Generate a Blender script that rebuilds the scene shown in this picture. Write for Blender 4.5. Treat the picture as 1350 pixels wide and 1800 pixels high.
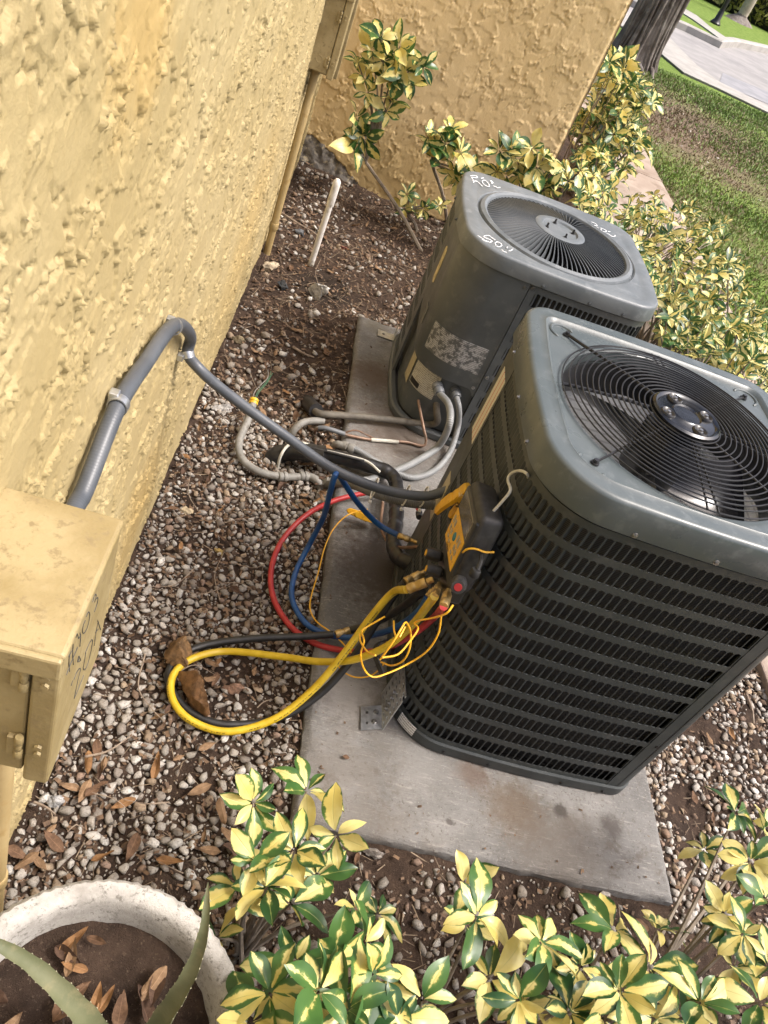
import bpy, bmesh, math, random
import numpy as np
from mathutils import Matrix, Vector, Quaternion

for o in list(bpy.data.objects):
    bpy.data.objects.remove(o)
random.seed(7)
rng = np.random.default_rng(11)
SC = bpy.context.scene
COL = SC.collection

# ---------------------------------------------------------------- camera
FPX = 1433.06                      # focal length in pixels of the 1350 x 1800 photograph
ROT = np.array([[0.9419001, -0.2810347, -0.1839665],
                [0.0543758, 0.6680450, -0.7421315],
                [0.3314626, 0.6890104, 0.6445132]])
EYE = np.array([0.0, 0.0, 1.74])
cd = bpy.data.cameras.new('camera')
cam = bpy.data.objects.new('camera', cd)
COL.objects.link(cam)
M4 = Matrix.Identity(4)
for i in range(3):
    for j in range(3):
        M4[i][j] = ROT[i][j]
M4.translation = Vector(EYE)
cam.matrix_world = M4
cd.sensor_fit = 'VERTICAL'
cd.sensor_height = 36.0
cd.lens = FPX / 1800 * 36.0
cd.clip_start = 0.02
cd.clip_end = 800
SC.camera = cam

# ---------------------------------------------------------------- sky and sun
SUN_AZ, SUN_EL = math.radians(96), math.radians(57)      # azimuth from +Y towards +X
w = bpy.data.worlds.new('World')
SC.world = w
w.use_nodes = True
nt = w.node_tree
nt.nodes.clear()
sky = nt.nodes.new('ShaderNodeTexSky')
sky.sky_type = 'NISHITA'
sky.sun_disc = False
sky.sun_elevation = SUN_EL
sky.sun_rotation = SUN_AZ
sky.air_density = 0.6
sky.dust_density = 8.0
sky.ozone_density = 1.0
bg = nt.nodes.new('ShaderNodeBackground')
bg.inputs[1].default_value = 0.15
wo = nt.nodes.new('ShaderNodeOutputWorld')
nt.links.new(sky.outputs[0], bg.inputs[0])
nt.links.new(bg.outputs[0], wo.inputs[0])
sd = bpy.data.lights.new('sun', 'SUN')
sd.energy = 1.3
sd.angle = math.radians(10)
sd.color = (1.0, 0.975, 0.94)
sun = bpy.data.objects.new('sun', sd)
COL.objects.link(sun)
sdir = Vector((math.sin(SUN_AZ) * math.cos(SUN_EL), math.cos(SUN_AZ) * math.cos(SUN_EL), math.sin(SUN_EL)))
sun.rotation_mode = 'QUATERNION'
sun.rotation_quaternion = sdir.to_track_quat('Z', 'Y')
SC.view_settings.view_transform = 'Standard'
SC.view_settings.look = 'None'
SC.view_settings.exposure = 0.98
SC.view_settings.gamma = 1.0
SC.view_settings.use_curve_mapping = False
SC.cycles.max_bounces = 8

# ---------------------------------------------------------------- helpers
def ray(x, y):
    d = ROT @ np.array([x - 675.0, -(y - 900.0), -FPX])
    return d / np.linalg.norm(d)

def at(x, y, z=0.0, axis=2):
    """world point where the view through photo pixel (x, y) meets the plane axis = z"""
    d = ray(x, y)
    return EYE + d * ((z - EYE[axis]) / d[axis])

def ata(pts, z=0.0, axis=2):
    return [at(p[0], p[1], z, axis) for p in pts]

def V3(p):
    return Vector((float(p[0]), float(p[1]), float(p[2])))

def put(o, parent=None):
    COL.objects.link(o)
    if parent is not None:
        o.parent = parent
        o.matrix_parent_inverse = parent.matrix_basis.inverted() if parent.parent is None else Matrix.Identity(4)
    return o

def loc_part(o, parent):
    """part whose geometry is in the local frame of its parent"""
    COL.objects.link(o)
    o.parent = parent
    return o

def tag(o, label=None, cat=None, group=None, kind=None):
    if label: o['label'] = label
    if cat: o['category'] = cat
    if group: o['group'] = group
    if kind: o['kind'] = kind
    return o

def thing(name, loc, label, cat, group=None, mat=None):
    o = bpy.data.objects.new(name, None)
    o.empty_display_size = 0.05
    if mat is not None:
        o.matrix_basis = mat
    else:
        o.location = V3(loc)
    o.matrix_basis = o.matrix_basis.copy() if mat is not None else Matrix.Translation(V3(loc))
    COL.objects.link(o)
    return tag(o, label, cat, group)

def mesh(name, V, F, mat=None, smooth=True):
    """V (n,3); F a list of faces or an (m,3)/(m,4) array"""
    me = bpy.data.meshes.new(name)
    V = np.asarray(V, dtype=np.float32)
    if isinstance(F, np.ndarray):
        k = F.shape[1]
        me.vertices.add(len(V))
        me.vertices.foreach_set('co', V.ravel())
        me.loops.add(F.size)
        me.loops.foreach_set('vertex_index', F.astype(np.int32).ravel())
        me.polygons.add(len(F))
        me.polygons.foreach_set('loop_start', np.arange(0, F.size, k, dtype=np.int32))
        try:
            me.polygons.foreach_set('loop_total', np.full(len(F), k, dtype=np.int32))
        except Exception:
            pass
        me.update(calc_edges=True)
    else:
        me.from_pydata([tuple(map(float, v)) for v in V], [], [tuple(map(int, f)) for f in F])
    me.validate()
    if smooth:
        me.polygons.foreach_set('use_smooth', [True] * len(me.polygons))
    if smooth and len(me.polygons) < 60000:
        try:
            me.set_sharp_from_angle(angle=math.radians(38))
        except Exception:
            pass
    if mat is not None:
        me.materials.append(mat)
    me.update()
    return me

def obj(name, V, F, mat=None, parent=None, smooth=True):
    return put(bpy.data.objects.new(name, mesh(name, V, F, mat, smooth)), parent)

def bm_obj(name, bm, mat=None, parent=None, smooth=False, local=False):
    me = bpy.data.meshes.new(name)
    bm.to_mesh(me)
    bm.free()
    if smooth:
        me.polygons.foreach_set('use_smooth', [True] * len(me.polygons))
    if mat is not None:
        me.materials.append(mat)
    o = bpy.data.objects.new(name, me)
    return loc_part(o, parent) if local else put(o, parent)

def bm_box(bm, lo, hi, bevel=0.0, seg=2, mat4=None):
    r = bmesh.ops.create_cube(bm, size=1.0)
    vs = r['verts']
    lo, hi = Vector(lo), Vector(hi)
    for v in vs:
        v.co = Vector([(lo[i] + hi[i]) / 2 + v.co[i] * (hi[i] - lo[i]) for i in range(3)])
    if bevel > 0:
        es = list({e for v in vs for e in v.link_edges})
        r2 = bmesh.ops.bevel(bm, geom=es, offset=bevel, segments=seg, profile=0.5, affect='EDGES')
        vs = list({v for f in r2['faces'] for v in f.verts} | {v for v in vs if v.is_valid})
    if mat4 is not None:
        bmesh.ops.transform(bm, matrix=mat4, verts=[v for v in vs if v.is_valid])
    return vs

def box(name, lo, hi, mat, parent=None, bevel=0.003, seg=2, mat4=None, local=False, smooth=False):
    bm = bmesh.new()
    bm_box(bm, lo, hi, bevel, seg, mat4)
    return bm_obj(name, bm, mat, parent, smooth, local)

def catmull(P, n=8, closed=False):
    P = [np.asarray(p, float) for p in P]
    m = len(P)
    out = []
    rngi = range(m if closed else m - 1)
    for i in rngi:
        if closed:
            p0, p1, p2, p3 = P[(i - 1) % m], P[i], P[(i + 1) % m], P[(i + 2) % m]
        else:
            p1, p2 = P[i], P[i + 1]
            p0 = P[i - 1] if i > 0 else 2 * p1 - p2
            p3 = P[i + 2] if i + 2 < m else 2 * p2 - p1
        for k in range(n):
            t = k / n
            out.append(0.5 * ((2 * p1) + (-p0 + p2) * t + (2 * p0 - 5 * p1 + 4 * p2 - p3) * t * t + (-p0 + 3 * p1 - 3 * p2 + p3) * t ** 3))
    if not closed:
        out.append(P[-1])
    return np.array(out)

def resample(Q, step):
    d = np.r_[0, np.cumsum(np.linalg.norm(np.diff(Q, axis=0), axis=1))]
    n = max(2, int(d[-1] / step) + 1)
    s = np.linspace(0, d[-1], n)
    return np.stack([np.interp(s, d, Q[:, i]) for i in range(3)], 1)

def tube_geo(Q, r, seg=10, cap=True, flat=None, closed=False):
    """sweep a ring along polyline Q; r is a number or one radius per point"""
    Q = np.asarray(Q, float)
    n = len(Q)
    R = np.full(n, r) if np.isscalar(r) else np.asarray(r, float)
    if closed:
        T = np.roll(Q, -1, 0) - np.roll(Q, 1, 0)
    else:
        T = np.gradient(Q, axis=0)
    T /= np.linalg.norm(T, axis=1)[:, None] + 1e-12
    a = np.array([0, 0, 1.0]) if abs(T[0][2]) < 0.9 else np.array([1.0, 0, 0])
    u = np.cross(T[0], a); u /= np.linalg.norm(u)
    ang = np.linspace(0, 2 * math.pi, seg, endpoint=False)
    V = np.zeros((n, seg, 3))
    for i in range(n):
        u = u - T[i] * (u @ T[i]); u /= np.linalg.norm(u) + 1e-12
        v = np.cross(T[i], u)
        V[i] = Q[i] + R[i] * (np.cos(ang)[:, None] * u + np.sin(ang)[:, None] * v)
    F = []
    for i in range(n if closed else n - 1):
        b0, b1 = i * seg, ((i + 1) % n) * seg
        for j in range(seg):
            k = (j + 1) % seg
            F.append((b0 + j, b0 + k, b1 + k, b1 + j))
    V = V.reshape(-1, 3)
    if cap and not closed:
        F.append(tuple(range(seg - 1, -1, -1)))
        F.append(tuple(range((n - 1) * seg, n * seg)))
    return V, F

def tube(name, P, r, mat, parent=None, seg=10, step=0.012, smooth_path=True, n=8, closed=False):
    Q = catmull(P, n, closed) if smooth_path else np.array([np.asarray(p, float) for p in P])
    if smooth_path and step and not closed:
        Q = resample(Q, step)
    V, F = tube_geo(Q, r, seg, True, closed=closed)
    return obj(name, V, F, mat, parent)

def lathe_geo(prof, seg=32, c=(0, 0, 0)):
    V, F = [], []
    for (r, z) in prof:
        for j in range(seg):
            a = 2 * math.pi * j / seg
            V.append((c[0] + r * math.cos(a), c[1] + r * math.sin(a), c[2] + z))
    for i in range(len(prof) - 1):
        for j in range(seg):
            k = (j + 1) % seg
            F.append((i * seg + j, i * seg + k, (i + 1) * seg + k, (i + 1) * seg + j))
    return V, F

def frame(o, x, z):
    """matrix with given origin, x axis and (approximate) z axis"""
    x = Vector(x).normalized()
    z = Vector(z)
    z = (z - x * z.dot(x)).normalized()
    y = z.cross(x)
    m = Matrix((x, y, z)).transposed().to_4x4()
    m.translation = Vector([float(a) for a in o])
    return m

def xf(V, m):
    A = np.array(m)
    V = np.asarray(V, float)
    return V @ A[:3, :3].T + A[:3, 3]

# ---- numpy gradient noise
_perm = rng.permutation(512)
_perm = np.r_[_perm, _perm, _perm]
_gr = rng.normal(size=(512, 2)); _gr /= np.linalg.norm(_gr, axis=1)[:, None]
def pn(x, y, seed=0):
    x = np.asarray(x, float) + seed * 17.31; y = np.asarray(y, float) + seed * 9.17
    xi = np.floor(x).astype(int); yi = np.floor(y).astype(int)
    xf_, yf_ = x - xi, y - yi
    def g(ix, iy, dx, dy):
        h = _gr[_perm[(_perm[ix & 511] + iy) & 511]]
        return h[..., 0] * dx + h[..., 1] * dy
    u = xf_ ** 3 * (xf_ * (xf_ * 6 - 15) + 10); v = yf_ ** 3 * (yf_ * (yf_ * 6 - 15) + 10)
    a = g(xi, yi, xf_, yf_); b = g(xi + 1, yi, xf_ - 1, yf_)
    c = g(xi, yi + 1, xf_, yf_ - 1); d = g(xi + 1, yi + 1, xf_ - 1, yf_ - 1)
    return (a + (b - a) * u) * (1 - v) + (c + (d - c) * u) * v
def fbm(x, y, o=4, seed=0, gain=0.5):
    s, a, f = 0, 1, 1
    for i in range(o):
        s = s + a * pn(x * f, y * f, seed + i); a *= gain; f *= 2.03
    return s
def sstep(a, b, x):
    t = np.clip((x - a) / (b - a), 0, 1)
    return t * t * (3 - 2 * t)

# ---------------------------------------------------------------- materials
def nodes(name):
    m = bpy.data.materials.new(name)
    m.use_nodes = True
    t = m.node_tree
    t.nodes.clear()
    out = t.nodes.new('ShaderNodeOutputMaterial')
    b = t.nodes.new('ShaderNodeBsdfPrincipled')
    t.links.new(b.outputs[0], out.inputs[0])
    return m, t, b, out

def nd(t, kind, **kw):
    n = t.nodes.new(kind)
    for k, v in kw.items():
        if k.startswith('i_'):
            n.inputs[int(k[2:])].default_value = v
        else:
            setattr(n, k, v)
    return n

def noise(t, vec, scale, detail=4, rough=0.55):
    n = t.nodes.new('ShaderNodeTexNoise')
    n.inputs['Scale'].default_value = scale
    n.inputs['Detail'].default_value = detail
    n.inputs['Roughness'].default_value = rough
    if vec is not None:
        t.links.new(vec, n.inputs['Vector'])
    return n.outputs['Fac']

def mix(t, fac, a, b, blend='MIX'):
    n = t.nodes.new('ShaderNodeMix')
    n.data_type = 'RGBA'
    n.blend_type = blend
    for s, v in ((n.inputs[0], fac), (n.inputs[6], a), (n.inputs[7], b)):
        if isinstance(v, bpy.types.NodeSocket):
            t.links.new(v, s)
        elif isinstance(v, (tuple, list)):
            s.default_value = (*v[:3], 1)
        else:
            s.default_value = v
    return n.outputs[2]

def ramp(t, fac, a, b):
    n = t.nodes.new('ShaderNodeMapRange')
    n.interpolation_type = 'SMOOTHSTEP'
    n.inputs[1].default_value = a
    n.inputs[2].default_value = b
    t.links.new(fac, n.inputs[0])
    return n.outputs[0]

def math_n(t, op, a, b=0.0, c=None):
    n = t.nodes.new('ShaderNodeMath')
    n.operation = op
    for i, v in enumerate((a, b) if c is None else (a, b, c)):
        if isinstance(v, bpy.types.NodeSocket):
            t.links.new(v, n.inputs[i])
        else:
            n.inputs[i].default_value = v
    return n.outputs[0]

def bump(t, b, h, dist=0.002, strength=1.0):
    n = t.nodes.new('ShaderNodeBump')
    n.inputs['Strength'].default_value = strength
    n.inputs['Distance'].default_value = dist
    t.links.new(h, n.inputs['Height'])
    t.links.new(n.outputs[0], b.inputs['Normal'])

def wpos(t, sx=1, sy=1, sz=1):
    g = t.nodes.new('ShaderNodeNewGeometry').outputs['Position']
    if (sx, sy, sz) == (1, 1, 1):
        return g
    m = t.nodes.new('ShaderNodeMapping')
    m.inputs['Scale'].default_value = (sx, sy, sz)
    t.links.new(g, m.inputs[0])
    return m.outputs[0]

def mk(name, c1, c2=None, scale=20, rough=0.55, metal=0.0, bmp=0.0, bscale=200, lo=0.35, hi=0.65, spec=0.5, c3=None, s3=4, rvar=0.0, coat=0.0):
    m, t, b, o = nodes(name)
    p = wpos(t)
    if c2 is None:
        b.inputs['Base Color'].default_value = (*c1, 1)
    else:
        col = mix(t, ramp(t, noise(t, p, scale, 5), lo, hi), c1, c2)
        if c3 is not None:
            col = mix(t, ramp(t, noise(t, p, s3, 6, 0.65), 0.52, 0.68), col, c3)
        t.links.new(col, b.inputs['Base Color'])
    b.inputs['Roughness'].default_value = rough
    if rvar:
        r = nd(t, 'ShaderNodeMapRange', i_1=0.3, i_2=0.7, i_3=rough - rvar, i_4=rough + rvar)
        t.links.new(noise(t, p, scale * 1.7, 4), r.inputs[0])
        t.links.new(r.outputs[0], b.inputs['Roughness'])
    b.inputs['Metallic'].default_value = metal
    b.inputs['Specular IOR Level'].default_value = spec
    b.inputs['Coat Weight'].default_value = coat
    if bmp:
        bump(t, b, noise(t, p, bscale, 4), bmp)
    return m

MT = {}
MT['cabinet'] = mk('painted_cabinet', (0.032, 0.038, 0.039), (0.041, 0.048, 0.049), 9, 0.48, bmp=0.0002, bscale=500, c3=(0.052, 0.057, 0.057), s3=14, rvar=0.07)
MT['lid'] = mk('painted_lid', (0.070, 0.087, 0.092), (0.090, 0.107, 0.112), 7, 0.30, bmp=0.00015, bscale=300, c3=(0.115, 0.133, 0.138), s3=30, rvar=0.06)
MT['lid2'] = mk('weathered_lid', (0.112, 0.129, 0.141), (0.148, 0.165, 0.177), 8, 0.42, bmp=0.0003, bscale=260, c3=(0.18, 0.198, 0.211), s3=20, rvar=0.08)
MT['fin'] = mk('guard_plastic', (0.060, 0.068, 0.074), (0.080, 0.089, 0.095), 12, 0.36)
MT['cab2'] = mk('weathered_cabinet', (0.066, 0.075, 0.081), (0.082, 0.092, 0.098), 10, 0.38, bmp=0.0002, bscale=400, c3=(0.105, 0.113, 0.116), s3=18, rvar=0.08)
MT['black'] = mk('black_metal', (0.012, 0.012, 0.013), (0.02, 0.02, 0.021), 30, 0.30)
MT['wire'] = mk('grille_wire', (0.010, 0.010, 0.010), (0.016, 0.016, 0.016), 40, 0.34, spec=0.5)
MT['fanblade'] = mk('fan_blade', (0.02, 0.021, 0.024), (0.03, 0.03, 0.034), 12, 0.22, spec=0.7)
MT['dark'] = mk('dark_inside', (0.02, 0.02, 0.02), (0.03, 0.028, 0.026), 30, 0.8)
MT['chrome'] = mk('worn_plate', (0.055, 0.058, 0.062), (0.10, 0.103, 0.108), 25, 0.2, metal=1.0, rvar=0.05)
MT['zinc'] = mk('galvanised', (0.45, 0.47, 0.49), (0.62, 0.64, 0.66), 60, 0.32, metal=0.85, bmp=0.0002, bscale=300)
MT['steel'] = mk('steel_screw', (0.25, 0.25, 0.25), (0.4, 0.4, 0.4), 200, 0.3, metal=0.9)
MT['pvc_grey'] = mk('grey_conduit_plastic', (0.105, 0.115, 0.128), (0.15, 0.16, 0.172), 15, 0.42, c3=(0.23, 0.235, 0.23), s3=25)
MT['pvc_old'] = mk('old_grey_conduit', (0.17, 0.165, 0.15), (0.24, 0.235, 0.215), 22, 0.6, c3=(0.12, 0.105, 0.085), s3=30)
MT['pvc_white'] = mk('white_pipe', (0.66, 0.64, 0.60), (0.76, 0.74, 0.70), 18, 0.5, c3=(0.45, 0.42, 0.36), s3=26)
MT['copper'] = mk('dull_copper', (0.18, 0.105, 0.07), (0.26, 0.17, 0.12), 40, 0.5, metal=0.35, c3=(0.2, 0.19, 0.16), s3=18)
MT['insul'] = mk('black_insulation', (0.013, 0.013, 0.014), (0.026, 0.025, 0.025), 30, 0.42, bmp=0.0006, bscale=90)
MT['insul_old'] = mk('dirty_insulation', (0.085, 0.075, 0.062), (0.14, 0.125, 0.10), 25, 0.7, bmp=0.0006, bscale=120)
MT['rub'] = mk('black_rubber', (0.016, 0.016, 0.017), (0.028, 0.028, 0.029), 60, 0.5, bmp=0.0002, bscale=700, c3=(0.035, 0.035, 0.035), s3=60)
MT['hose_black'] = mk('black_hose', (0.012, 0.012, 0.012), (0.022, 0.022, 0.021), 50, 0.42)
MT['hose_yellow'] = mk('yellow_hose', (0.62, 0.44, 0.015), (0.72, 0.53, 0.03), 30, 0.38, c3=(0.45, 0.30, 0.02), s3=60)
MT['hose_red'] = mk('red_hose', (0.34, 0.022, 0.025), (0.42, 0.035, 0.035), 30, 0.42)
MT['hose_blue'] = mk('blue_hose', (0.008, 0.055, 0.19), (0.012, 0.08, 0.25), 30, 0.4)
MT['wire_yellow'] = mk('orange_yellow_wire', (0.75, 0.38, 0.02), (0.82, 0.46, 0.03), 40, 0.4)
MT['clamp_yellow'] = mk('yellow_plastic', (0.60, 0.31, 0.012), (0.70, 0.39, 0.02), 30, 0.42, c3=(0.42, 0.22, 0.02), s3=50)
MT['brass'] = mk('brass', (0.42, 0.28, 0.10), (0.55, 0.40, 0.18), 80, 0.34, metal=0.8)
MT['tie'] = mk('white_nylon', (0.72, 0.70, 0.64), (0.8, 0.78, 0.74), 50, 0.4)
MT['ink'] = mk('black_marker', (0.035, 0.04, 0.045), (0.07, 0.075, 0.08), 300, 0.6)
MT['chalk'] = mk('white_paint_marker', (0.82, 0.84, 0.86), None, rough=0.6)
MT['red_cap'] = mk('red_plastic', (0.28, 0.016, 0.018), None, rough=0.4)
MT['teal'] = mk('teal_button', (0.02, 0.16, 0.20), None, rough=0.5)
MT['button'] = mk('grey_button', (0.30, 0.27, 0.20), None, rough=0.5)
MT['screen'] = mk('lcd_glass', (0.10, 0.085, 0.055), (0.14, 0.12, 0.085), 18, 0.12, spec=0.7)
MT['green_wire'] = mk('green_wire', (0.03, 0.09, 0.05), (0.05, 0.12, 0.07), 60, 0.5)
MT['white_wire'] = mk('white_wire', (0.45, 0.44, 0.38), (0.55, 0.54, 0.48), 60, 0.5)

# ================================================================ setting: walls, ground, pad, lawn, road
def blob(t, p, c, r0, r1, wob=0.0, wscale=12):
    """soft-edged spot in world space: 1 inside r0, 0 outside r1"""
    d = nd(t, 'ShaderNodeVectorMath', operation='DISTANCE')
    t.links.new(p, d.inputs[0])
    d.inputs[1].default_value = tuple(float(a) for a in c)
    dist = d.outputs['Value']
    if wob:
        n = noise(t, p, wscale, 6, 0.7)
        dist = math_n(t, 'ADD', dist, math_n(t, 'MULTIPLY', math_n(t, 'SUBTRACT', n, 0.5), wob))
    return ramp(t, dist, r1, r0)

def stucco_mat(name, c1, c2, c3, spots=()):
    m, t, b, o = nodes(name)
    p = wpos(t)
    col = mix(t, ramp(t, noise(t, p, 3.2, 5), 0.35, 0.68), c1, c2)
    col = mix(t, math_n(t, 'MULTIPLY', ramp(t, noise(t, p, 38, 5, 0.7), 0.5, 0.8), 0.35), col, c3)
    pz = wpos(t, 14, 14, 2.0)
    col = mix(t, math_n(t, 'MULTIPLY', ramp(t, noise(t, pz, 1.0, 4), 0.56, 0.78), 0.4), col, c3)
    for (c, r0, r1, cc, f) in spots:
        col = mix(t, math_n(t, 'MULTIPLY', blob(t, p, c, r0, r1, 0.22, 9), f), col, cc)
    t.links.new(col, b.inputs['Base Color'])
    b.inputs['Roughness'].default_value = 0.62
    b.inputs['Specular IOR Level'].default_value = 0.45
    h = math_n(t, 'ADD', noise(t, p, 110, 6, 0.7), math_n(t, 'MULTIPLY', noise(t, p, 420, 4, 0.7), 0.5))
    bump(t, b, h, 0.0010, 1.0)
    return m

WSL = 0.0146
def wall_x(y):
    return -0.217 + WSL * (y - 0.58)

MT['stucco'] = stucco_mat('left_yellow_stucco', (0.385, 0.305, 0.148), (0.425, 0.345, 0.18), (0.325, 0.238, 0.098),  # left wall has its own tone, darker than the end wall
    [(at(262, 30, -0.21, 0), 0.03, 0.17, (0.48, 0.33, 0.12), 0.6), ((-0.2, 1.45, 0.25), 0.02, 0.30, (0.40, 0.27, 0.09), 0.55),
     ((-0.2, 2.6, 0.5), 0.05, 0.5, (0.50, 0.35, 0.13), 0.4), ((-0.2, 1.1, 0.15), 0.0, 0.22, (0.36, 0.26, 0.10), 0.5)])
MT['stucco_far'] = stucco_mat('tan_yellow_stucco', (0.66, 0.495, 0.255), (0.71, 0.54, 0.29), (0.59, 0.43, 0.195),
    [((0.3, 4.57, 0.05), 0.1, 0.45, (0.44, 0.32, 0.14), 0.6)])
MT['paint_box'] = mk('painted_box_yellow', (0.255, 0.196, 0.088), (0.335, 0.268, 0.138), 13, 0.52, bmp=0.0009, bscale=110, c3=(0.225, 0.172, 0.085), s3=75, rvar=0.08)
MT['paint_pipe'] = mk('painted_pipe_tan', (0.37, 0.275, 0.125), (0.44, 0.335, 0.165), 12, 0.5, bmp=0.0003, bscale=150, c3=(0.36, 0.25, 0.10), s3=24)

def stucco_h(u, v, fr=1.0):
    u = u * fr; v = v * fr
    wu = u + 0.026 * fbm(u * 9, v * 9, 3, 3); wv = v + 0.026 * fbm(u * 9, v * 9, 3, 8)
    n = fbm(wu * 13, wv * 13, 4, 1)
    m2 = fbm(u * 6 + 4, v * 6, 3, 5)
    act = 0.2 + 0.8 * sstep(-0.16, 0.14, m2)
    plate = sstep(-0.012, 0.012, n) * 0.0024 * (0.25 + 0.75 * act)
    ridge = np.exp(-(n / 0.024) ** 2) * act * 0.0042
    n4 = fbm(wu * 21 + 7, wv * 21, 3, 12)
    ridge2 = np.exp(-(n4 / 0.035) ** 2) * sstep(0.12, 0.3, fbm(u * 7, v * 7 + 9, 2, 15)) * 0.0024
    n3 = fbm(wu * 55, wv * 55, 2, 20)
    nub = sstep(0.32, 0.42, n3) * 0.0012 * sstep(0.0, 0.25, m2)
    crack = -np.exp(-(fbm(wu * 15 + 31, wv * 15, 3, 44) / 0.022) ** 2) * sstep(0.02, 0.24, fbm(u * 6 + 2, v * 6, 2, 48)) * 0.0050
    return (plate + ridge + ridge2 + nub + crack) / fr ** 0.5 + 0.0014 * fbm(u * 3, v * 3, 2, 30) + 0.0004 * fbm(u * 95, v * 95, 3, 33)

def steps(*segs):
    out = []
    for a, b, d in segs:
        n = max(1, int(round((b - a) / d)))
        out.append(np.linspace(a, b, n, endpoint=False))
    out.append(np.array([segs[-1][1]]))
    return np.concatenate(out)

def grid_faces(nu, nv):
    i = np.arange(nu - 1)[:, None] * nv + np.arange(nv - 1)[None, :]
    return np.stack([i, i + nv, i + nv + 1, i + 1], -1).reshape(-1, 4)

FAR_Y = 4.57
COR_X = wall_x(FAR_Y)
# left wall, running away from the camera
ys = steps((-1.6, 0.14, 0.09), (0.14, 0.9, 0.0025), (0.9, 1.9, 0.0036), (1.9, 3.0, 0.005), (3.0, FAR_Y + 0.02, 0.008))
zs = steps((-0.12, 1.75, 0.0038), (1.75, 2.7, 0.06))
Yg, Zg = np.meshgrid(ys, zs, indexing='ij')
H = 1.4 * (stucco_h(Yg, Zg, 1.05) + 0.0002 * fbm(Yg * 210, Zg * 210, 2, 36)) * np.clip((Yg - 0.1) / 0.1, 0, 1) * np.clip((1.82 - Zg) / 0.1, 0, 1)
# stucco breaks off unevenly just above the soil
brk = 0.022 + 0.02 * fbm(Yg * 5, Yg * 0 + 2, 3, 40)
H = H - 0.012 * sstep(0.006, -0.006, Zg - brk)
Vw = np.stack([wall_x(Yg) + H, Yg, Zg], -1).reshape(-1, 3)
lw = thing('stucco_wall', (-0.21, 1.5, 0), 'long pale yellow stucco wall running along the left beside the gravel', 'wall'); lw['kind'] = 'thing'
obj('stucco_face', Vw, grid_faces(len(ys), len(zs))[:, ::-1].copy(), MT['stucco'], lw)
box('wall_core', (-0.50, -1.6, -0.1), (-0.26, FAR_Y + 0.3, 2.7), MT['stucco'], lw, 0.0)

# far wall, facing the camera
low = [(-0.2, None)]
lowpx = [(552, 244), (571, 265), (603, 295), (640, 345), (667, 359), (757, 383)]
lp = [at(x, y, FAR_Y, 1) for x, y in lowpx]
lx = [-0.3] + [p[0] for p in lp] + [0.9, 1.2]
lz = [lp[0][2] + 0.02] + [max(p[2], -0.02) for p in lp] + [-0.03, -0.03]
FW1 = 1.142
xs = steps((COR_X - 0.05, FW1, 0.0046))
ts = steps((0, 0.6, 0.0022), (0.6, 1.0, 0.05))
Xg, Tg = np.meshgrid(xs, ts, indexing='ij')
zl = np.interp(Xg, lx, lz) + 0.02 * fbm(Xg * 14, Xg * 0, 3, 50)
Zf = zl + Tg * (2.7 - zl)
Hf = stucco_h(Xg + 20, Zf + 5, 1.0) * 1.35 * np.clip((1.6 - Zf) / 0.1, 0, 1)
edge = 0.010 * sstep(0.02, 0.0, FW1 - Xg)                      # rounded outer corner
Hf = Hf - edge - 0.02 * sstep(0.012, 0.0, Zf - zl)
Vf = np.stack([Xg, FAR_Y - Hf, Zf], -1).reshape(-1, 3)
fw = thing('stucco_wall', (0.5, FAR_Y, 0), 'tan yellow stucco end wall facing the camera behind the far air conditioner', 'wall'); fw['kind'] = 'thing'
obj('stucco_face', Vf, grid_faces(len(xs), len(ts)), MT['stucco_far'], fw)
ys2 = steps((FAR_Y + 0.004, FAR_Y + 0.4, 0.02), (FAR_Y + 0.4, 9.0, 0.3))
zs2 = steps((-0.1, 2.7, 0.03))
Y2, Z2 = np.meshgrid(ys2, zs2, indexing='ij')
V2 = np.stack([FW1 + 0.004 + stucco_h(Y2 + 40, Z2), Y2, Z2], -1).reshape(-1, 3)
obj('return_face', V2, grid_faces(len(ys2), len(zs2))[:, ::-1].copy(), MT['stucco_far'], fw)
# rough bare footing where the stucco has broken away near the inner corner
MT['footing'] = mk('rough_concrete_footing', (0.11, 0.10, 0.09), (0.22, 0.20, 0.175), 30, 0.9, bmp=0.004, bscale=70, c3=(0.42, 0.36, 0.25), s3=28)
xq = steps((COR_X - 0.02, 0.62, 0.012)); tq = steps((0, 1, 0.05))
Xq, Tq = np.meshgrid(xq, tq, indexing='ij')
zt = np.interp(Xq, lx, lz) + 0.03
Zq = -0.08 + Tq * (zt + 0.08)
Hq = 0.035 * (1 - Tq) + 0.014 * fbm(Xq * 22, Zq * 22, 4, 60) + 0.006
obj('footing', np.stack([Xq, FAR_Y + 0.012 - Hq, Zq], -1).reshape(-1, 3), grid_faces(len(xq), len(tq)), MT['footing'], fw)

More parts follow.
